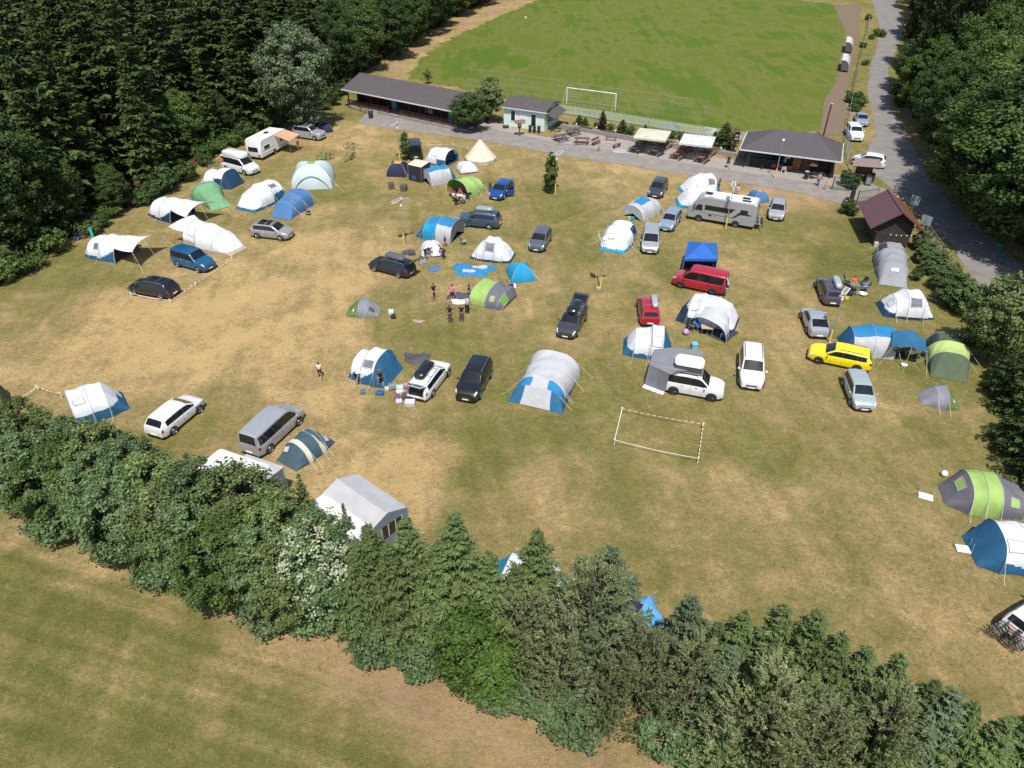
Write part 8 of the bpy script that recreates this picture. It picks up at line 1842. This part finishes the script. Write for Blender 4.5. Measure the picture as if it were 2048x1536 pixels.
    def tape(label, pts, red, closed=True, h=.42):
        P = [G(a, b) for a, b in pts]; o = P[0]; t = thing('barrier_tape', label, 'tape', (o.x, o.y, 0)); w_, r_ = MB(), MB()
        for i in range(len(P) if closed else len(P) - 1):
            a, b = P[i] - o, P[(i + 1) % len(P)] - o; u, n, L = frame_axes(a, b); k = max(2, int(L / .22))
            for j in range(k):
                p, q = a.lerp(b, j / k), a.lerp(b, (j + 1) / k); s0 = h - .10 * math.sin(math.pi * j / k); s1 = h - .10 * math.sin(math.pi * (j + 1) / k)
                for tgt, up in ((w_, 0),) + (((r_, .004),) if (i in red and j % 2) else ()):
                    tgt.add([(p.x + n.x * .02, p.y + n.y * .02, s0 + up), (q.x + n.x * .02, q.y + n.y * .02, s1 + up), (q.x - n.x * .02, q.y - n.y * .02, s1 + up), (p.x - n.x * .02, p.y - n.y * .02, s0 + up)], [(0, 1, 2, 3)])
            w_.build('white_tape', TW, t); w_ = MB()
        if r_.f: r_.build('red_band', TR, t)
        for p in P: q = p - o; mb = MB(); mb.tube([(q.x, q.y, 0), (q.x, q.y, h + .08)], .035, 5); mb.lathe([(.01, h + .02), (.06, h + .04), (.06, h + .1), (.01, h + .12)], c=(q.x, q.y, 0), seg=8); mb.build('peg', WHITEPL, t)
    tape('rectangle of red and white tape marking the empty pitch on the meadow', ((1243, 826), (1405, 857), (1395, 926), (1228, 889)), (0, 1))
    tape('red and white tape running from the beige tent past the black hatchback', ((263, 592), (341, 606), (392, 572), (465, 521)), (1, 2), False, .3)
    tape('red and white tape corner at the left edge beside the hedge tent', ((40, 806), (77, 782), (124, 796)), (1,), False)
    tape('white tape between the black van and the bell tent', ((858, 293), (905, 292), (935, 299)), (), False, .3)
gear()

# ------------------------------------------------------------------ people
SKIN = mat('skin', (.52, .30, .21), rough=.6, var=.06); HAIRD = mat('hair_dark', (.025, .016, .012), rough=.6); HAIRB = mat('hair_brown', (.10, .05, .025), rough=.6); HAIRR = mat('hair_red', (.22, .07, .03), rough=.6); HAIRL = mat('hair_blond', (.35, .22, .10), rough=.6); EYEM = mat('eye', (.02, .02, .02), rough=.2)
def skin_mesh(name, V, E, Rd, m, parent, sub=1, root=0):
    me = bpy.data.meshes.new(name); me.from_pydata([tuple(v) for v in V], E, []); o = bpy.data.objects.new(name, me); col.objects.link(o)
    s = o.modifiers.new('skin', 'SKIN'); s.use_smooth_shade = True
    for i, r_ in enumerate(Rd):
        d = me.skin_vertices[0].data[i]; d.radius = r_ if hasattr(r_, '__len__') else (r_, r_); d.use_root = (i == root)
    b = o.modifiers.new('sub', 'SUBSURF'); b.levels = sub; b.render_levels = sub
    dg = bpy.context.evaluated_depsgraph_get(); nm = bpy.data.meshes.new_from_object(o.evaluated_get(dg)); o.modifiers.clear(); o.data = nm; bpy.data.meshes.remove(me); nm.name = name
    nm.materials.clear(); nm.materials.append(m); nm.polygons.foreach_set('use_smooth', [True] * len(nm.polygons)); o.parent = parent; return o
def person(px, rz, label, top, legs, hair, pose='stand', scale=1.0, long_hair=False, legs_long=False, bare_top=False, z=0.0, arm=(0, 0), dress=False, sleeve=True):
    p = G(*px); t = thing('person', label, 'person', (p.x, p.y, z), rz); t.scale = (scale,) * 3
    # joints, x forward, y left
    pel = Vector((0, 0, .93)); lean = 0
    hip = [Vector((0, s * .095, .90)) for s in (1, -1)]
    if pose == 'walk': kn = [Vector((.16, .10, .50)), Vector((-.06, -.10, .50))]; an = [Vector((.20, .10, .08)), Vector((-.30, -.10, .14))]
    elif pose == 'sit': pel = Vector((0, 0, .50)); hip = [Vector((.02, s * .10, .50)) for s in (1, -1)]; kn = [Vector((.44, s * .13, .52)) for s in (1, -1)]; an = [Vector((.46, s * .13, .08)) for s in (1, -1)]
    elif pose == 'bend': pel = Vector((-.10, 0, .90)); hip = [Vector((-.10, s * .10, .87)) for s in (1, -1)]; kn = [Vector((-.02, s * .11, .48)) for s in (1, -1)]; an = [Vector((-.04, s * .11, .08)) for s in (1, -1)]; lean = R(72)
    elif pose == 'stoop': pel = Vector((-.06, 0, .88)); hip = [Vector((-.06, s * .10, .85)) for s in (1, -1)]; kn = [Vector((.06, s * .11, .47)) for s in (1, -1)]; an = [Vector((-.04, s * .11, .08)) for s in (1, -1)]; lean = R(45)
    else: kn = [Vector((.02, s * .105, .49)) for s in (1, -1)]; an = [Vector((-.01, s * .11, .08)) for s in (1, -1)]
    cl, sl_ = math.cos(lean), math.sin(lean)
    def up(x, y, d): return pel + Vector((d * sl_ + x * cl, y, d * cl - x * sl_))
    waist, chest, neck, head, crown = up(.01, 0, .14), up(0, 0, .36), up(0, 0, .53), up(.035, 0, .66), up(.02, 0, .745)
    if lean: head, crown = neck + (Vector((.10, 0, .06)) if pose == 'stoop' else Vector((.12, 0, -.02))), neck + (Vector((.17, 0, .11)) if pose == 'stoop' else Vector((.20, 0, -.01)))
    sh = [up(0, s * .18, .47) for s in (1, -1)]
    el, wr = [], []
    for i, s in enumerate((1, -1)):
        a = arm[i]
        if lean: e = sh[i] + Vector((.10, s * .04, -.27)); w_ = e + Vector((.10, -s * .02, -.22))
        elif pose == 'sit': e = sh[i] + Vector((.06, s * .07, -.27)); w_ = e + Vector((.24, -s * .05, .02))
        elif a == 0: e = sh[i] + Vector((-.03, s * .06, -.29)); w_ = e + Vector((.06, s * .015, -.25))
        elif a == 1: e = sh[i] + Vector((-.06, s * .16, -.24)); w_ = e + Vector((.10, -s * .16, -.10))      # hand on hip
        elif a == 2: e = sh[i] + Vector((.10, s * .12, -.20)); w_ = e + Vector((.20, s * .04, .14))          # raised to the face or pointing
        else: e = sh[i] + Vector((.10, s * .05, -.26)); w_ = e + Vector((.24, -s * .04, .0))                  # held in front
        el.append(e); wr.append(w_)
    V, E, Rd = [], [], []
    def add(v, r_, par=None):
        V.append(v); Rd.append(r_)
        if par is not None: E.append((par, len(V) - 1))
        return len(V) - 1
    b0 = add(pel, (.125, .10)); b1 = add(waist, (.115, .085), b0); b2 = add(chest, (.145, .105), b1); b3 = add(neck, .052, b2); hd = neck.lerp(head, .55); b4 = add(hd, .075, b3); b5 = add(head, .098, b4); b6 = add(crown, .075, b5)
    fwd = (Vector((1, 0, 0)) if not lean else Vector((.5, 0, -.85))).normalized()
    for i, s in enumerate((1, -1)):
        h0 = add(hip[i], .095, b0); h1 = add(hip[i].lerp(kn[i], .5), .078, h0); k = add(kn[i], .055, h1); c = add(kn[i].lerp(an[i], .35), .055, k); a_ = add(an[i], .036, c); f = add(an[i] + Vector((.12, s * .015, -.045)), .030, a_); add(an[i] + Vector((.19, s * .02, -.055)), .020, f)
        s0 = add(sh[i], .058, b2); e0 = add(el[i], .040, s0); w0 = add(wr[i], .027, e0)
        d = (wr[i] - el[i]).normalized(); palm = add(wr[i] + d * .06, (.036, .018), w0)
        lat = d.cross(Vector((0, 0, 1))); lat = lat.normalized() if lat.length > .1 else Vector((1, 0, 0)); nrm = lat.cross(d).normalized()
        for q in range(4):
            off = lat * (-.027 + .018 * q); ln = (.062, .074, .070, .055)[q]; b_ = wr[i] + d * .10 + off; f0 = add(b_, .0095, palm); f1 = add(b_ + d * ln * .5 - nrm * .010, .0085, f0); add(b_ + d * ln * .9 - nrm * .028, .007, f1)
        th = add(wr[i] + d * .045 + lat * -.045, .010, palm); add(wr[i] + d * .085 + lat * -.062 - nrm * .01, .008, th)
    skin_mesh('body', V, E, Rd, SKIN, t, 1)
    hc = head + (crown - head) * .45
    # face
    mb = MB(); ax = (crown - neck).normalized(); fx = (fwd - ax * fwd.dot(ax)).normalized(); ly = ax.cross(fx)
    mb.tube([head + fx * .085 + ax * .02, head + fx * .118 - ax * .015], [.012, .020], 6); mb.build('nose', SKIN, t, smooth=60)
    for s in (1, -1):
        mb = MB(); mb.lathe([(.002, -.012), (.012, -.006), (.012, .006), (.002, .012)], c=tuple(head + fx * .088 + ly * s * .034 + ax * .028), seg=8); mb.build('eye', EYEM, t, smooth=60)
        mb = MB(); mb.lathe([(.004, -.03), (.016, -.01), (.018, .015), (.004, .03)], c=tuple(head + ly * s * .096), seg=8); mb.build('ear', SKIN, t, smooth=60)
    mb = MB(); mb.box(tuple(head + fx * .088 - ax * .045), (.02, .05, .012)); mb.build('mouth', mat('lips', (.30, .09, .08), rough=.5), t)
    # hair
    mb = MB(); rows = []
    for i in range(7):
        th = math.pi * .62 * i / 6; row = []
        for k in range(14):
            ph = 2 * math.pi * k / 14; dv = fx * math.sin(th) * math.cos(ph) + ly * math.sin(th) * math.sin(ph) + ax * math.cos(th)
            r_ = .118 + .004 * math.sin(k * 3 + i); face = max(0, math.cos(ph)) * max(0, math.sin(th)) * (1 if i > 3 else 0); row.append(hc + dv * (r_ - .035 * face) - fx * .012)
        rows.append(row)
    mb.grid(rows, closed_v=True)
    mb.build('hair', hair, t, smooth=60)
    if long_hair:
        mb = MB(); mb.tube([hc - fx * .07, hc - fx * .11 - ax * .12, hc - fx * .10 - ax * .26, hc - fx * .09 - ax * .36], [.085, .10, .085, .04], 8); mb.build('hair_tail', hair, t, smooth=60)
    # clothes
    if not bare_top:
        V, E, Rd = [], [], []
        c0 = add(pel - (waist - pel) * .15, (.15, .125)); c1 = add(waist, (.135, .108), c0); c2 = add(chest, (.165, .125), c1); c3 = add(neck - (neck - chest) * .28, (.105, .085), c2)
        for i, s in enumerate((1, -1)):
            s0 = add(sh[i], .075, c2)
            if sleeve: add(sh[i].lerp(el[i], .55), .062, s0)
        skin_mesh('shirt', V, E, Rd, top, t, 1)
    V, E, Rd = [], [], []
    if dress: 
        d0 = add(pel + Vector((0, 0, .02)), (.15, .13)); d1 = add(pel - Vector((0, 0, .22)), (.17, .15), d0); add(pel - Vector((-.01, 0, .42)), (.18, .16), d1)
    else:
        c0 = add(pel + (waist - pel) * .25, (.142, .118)); 
        for i in range(2):
            h0 = add(hip[i], .112, c0); h1 = add(hip[i].lerp(kn[i], .55), .098, h0); 
            if legs_long: k = add(kn[i], .076, h1); c = add(kn[i].lerp(an[i], .5), .070, k); add(an[i] + Vector((0, 0, .02)), .058, c)
            else: add(hip[i].lerp(kn[i], .88), .090, h1)
    skin_mesh('skirt' if dress else ('trousers' if legs_long else 'shorts'), V, E, Rd, legs, t, 1)
    for i, s in enumerate((1, -1)):
        mb = MB(); a_ = an[i]; mb.box((a_.x + .075, a_.y + s * .012, max(.03, a_.z - .045)), (.27, .105, .075), bev=.03); mb.build('shoe', BLACKPL if legs is not SKIN else GREYPL, t)
    return t
def people():
    K = cloth('wear_black', (.022, .022, .026), 0); W_ = cloth('wear_white', (.70, .72, .72), 0); PK = cloth('wear_pink', (.75, .17, .36), 0); DP = cloth('wear_plum', (.07, .025, .05), 0); JN = cloth('jeans', (.09, .16, .26), 0); OR = cloth('wear_orange', (.80, .16, .03), 0); NV = cloth('wear_navy', (.02, .02, .06), 0); GY = cloth('wear_grey', (.22, .22, .23), 0); OC = cloth('wear_ochre', (.62, .24, .07), 0); BR = cloth('wear_brown', (.16, .10, .08), 0); LP = cloth('wear_lilac', (.42, .25, .5), 0); RD = cloth('wear_red', (.45, .05, .09), 0)
    for a in (((868, 600), R(-60), 'person in a black dress with one arm raised, left of the tent pitching group', K, K, HAIRB, 'stand', dict(arm=(2, 0), dress=True)),
        ((905, 602), R(-95), 'person in a bright pink top with a hand on the hip', PK, DP, HAIRB, 'stand', dict(arm=(0, 1))),
        ((938.5, 603), R(170), 'person in a dark navy shirt and denim shorts beside the lime tent', NV, JN, HAIRD, 'stand', dict(arm=(1, 0))),
        ((900.5, 644.5), R(70), 'person with long brown hair in a black shirt and grey trousers seen from behind', K, BR, HAIRB, 'stand', dict(long_hair=True, legs_long=True)),
        ((923.5, 643), R(95), 'person in a dark vest and brown trousers nearest the camera in the group', K, BR, HAIRL, 'stand', dict(legs_long=True, arm=(0, 3))),
        ((934.5, 627), R(80), 'person in dark clothes hidden behind the pair at the lime tent', GY, K, HAIRD, 'stoop', dict(legs_long=True)),
        ((853, 517), R(20), 'person in black bending over the small white tent from the left', K, K, HAIRB, 'bend', {}),
        ((888, 517), R(165), 'person in black with blond hair stooping over the small white tent from the right', K, K, HAIRB, 'stoop', dict(legs_long=True)),
        ((891, 492), R(-90), 'person in lilac half hidden behind the small white tent', LP, GY, HAIRB, 'stoop', dict(scale=.85)),
        ((715.5, 766), R(15), 'person in a pale top bending at the corner of the white and blue tent', W_, K, HAIRD, 'bend', {}),
        ((762.5, 775), R(-30), 'red haired person in black walking past the white and blue tent', K, K, HAIRR, 'walk', dict(long_hair=True)),
        ((641, 755), R(-70), 'small person in a white and black shirt walking alone on the dry grass', W_, K, HAIRD, 'walk', dict(scale=.82)),
        ((1454.6, 336), R(-80), 'person in a black vest and dark shorts walking across the terrace', K, K, HAIRB, 'walk', {}),
        ((1635, 372), R(-120), 'shirtless person in blue jeans walking on the path by the gate', W_, JN, HAIRD, 'walk', dict(bare_top=True, legs_long=True)),
        ((1649.5, 378.5), R(-110), 'small child with bare chest following the person in jeans', W_, OC, HAIRL, 'stand', dict(bare_top=True, scale=.62)),
        ((1435.8, 384), R(-30), 'person in a black top and blue jeans at the blue end of the white tent', K, JN, HAIRB, 'stand', dict(legs_long=True, arm=(3, 3))),
        ((1703, 576), R(-90), 'person in a bright orange top sitting among the camping gear', OR, GY, HAIRB, 'sit', {}),
        ((597, 300), R(-60), 'person in an ochre outfit with bare shoulders beside the peach awning', OC, OC, HAIRB, 'stoop', dict(sleeve=False)),
        ((1051, 47), R(60), 'person in a white shirt and ochre shorts far away on the football pitch', W_, OC, HAIRD, 'stand', {}),
        ((1262, 480), R(20), 'person in pink sitting at the side of the white tent by the lamp post', cloth('wear_rose', (.60, .22, .25), 0), K, HAIRL, 'sit', {}),
        ((1818, 720), R(95), 'person in a pale shirt sitting with back to the camera under the teal tarp', W_, NV, HAIRB, 'sit', {}),
        ((907, 403), R(-20), 'person in white with dark hair sitting at the table of the lime green tent', W_, K, HAIRD, 'sit', {}),
        ((921, 397), R(-90), 'person in a red shirt sitting at the table of the lime green tent', RD, GY, HAIRB, 'sit', {}),
        ((929, 408), R(160), 'person in a white shirt and mauve trousers at the right of the camping table', W_, cloth('wear_mauve', (.30, .18, .19), 0), HAIRB, 'sit', dict(legs_long=True)),
        ((912, 411), R(80), 'person in black sitting with back to the camera at the lime green tent', K, K, HAIRD, 'sit', {}),
        ((1474, 390), R(-90), 'person in pale pink just visible behind the motorhome roof', cloth('wear_palepink', (.62, .40, .40), 0), GY, HAIRB, 'sit', dict(z=0))):
        person(a[0], a[1], a[2], a[3], a[4], a[5], a[6], **a[7])
        if a[6] == 'sit' and a[0][1] < 1000: pass
people()
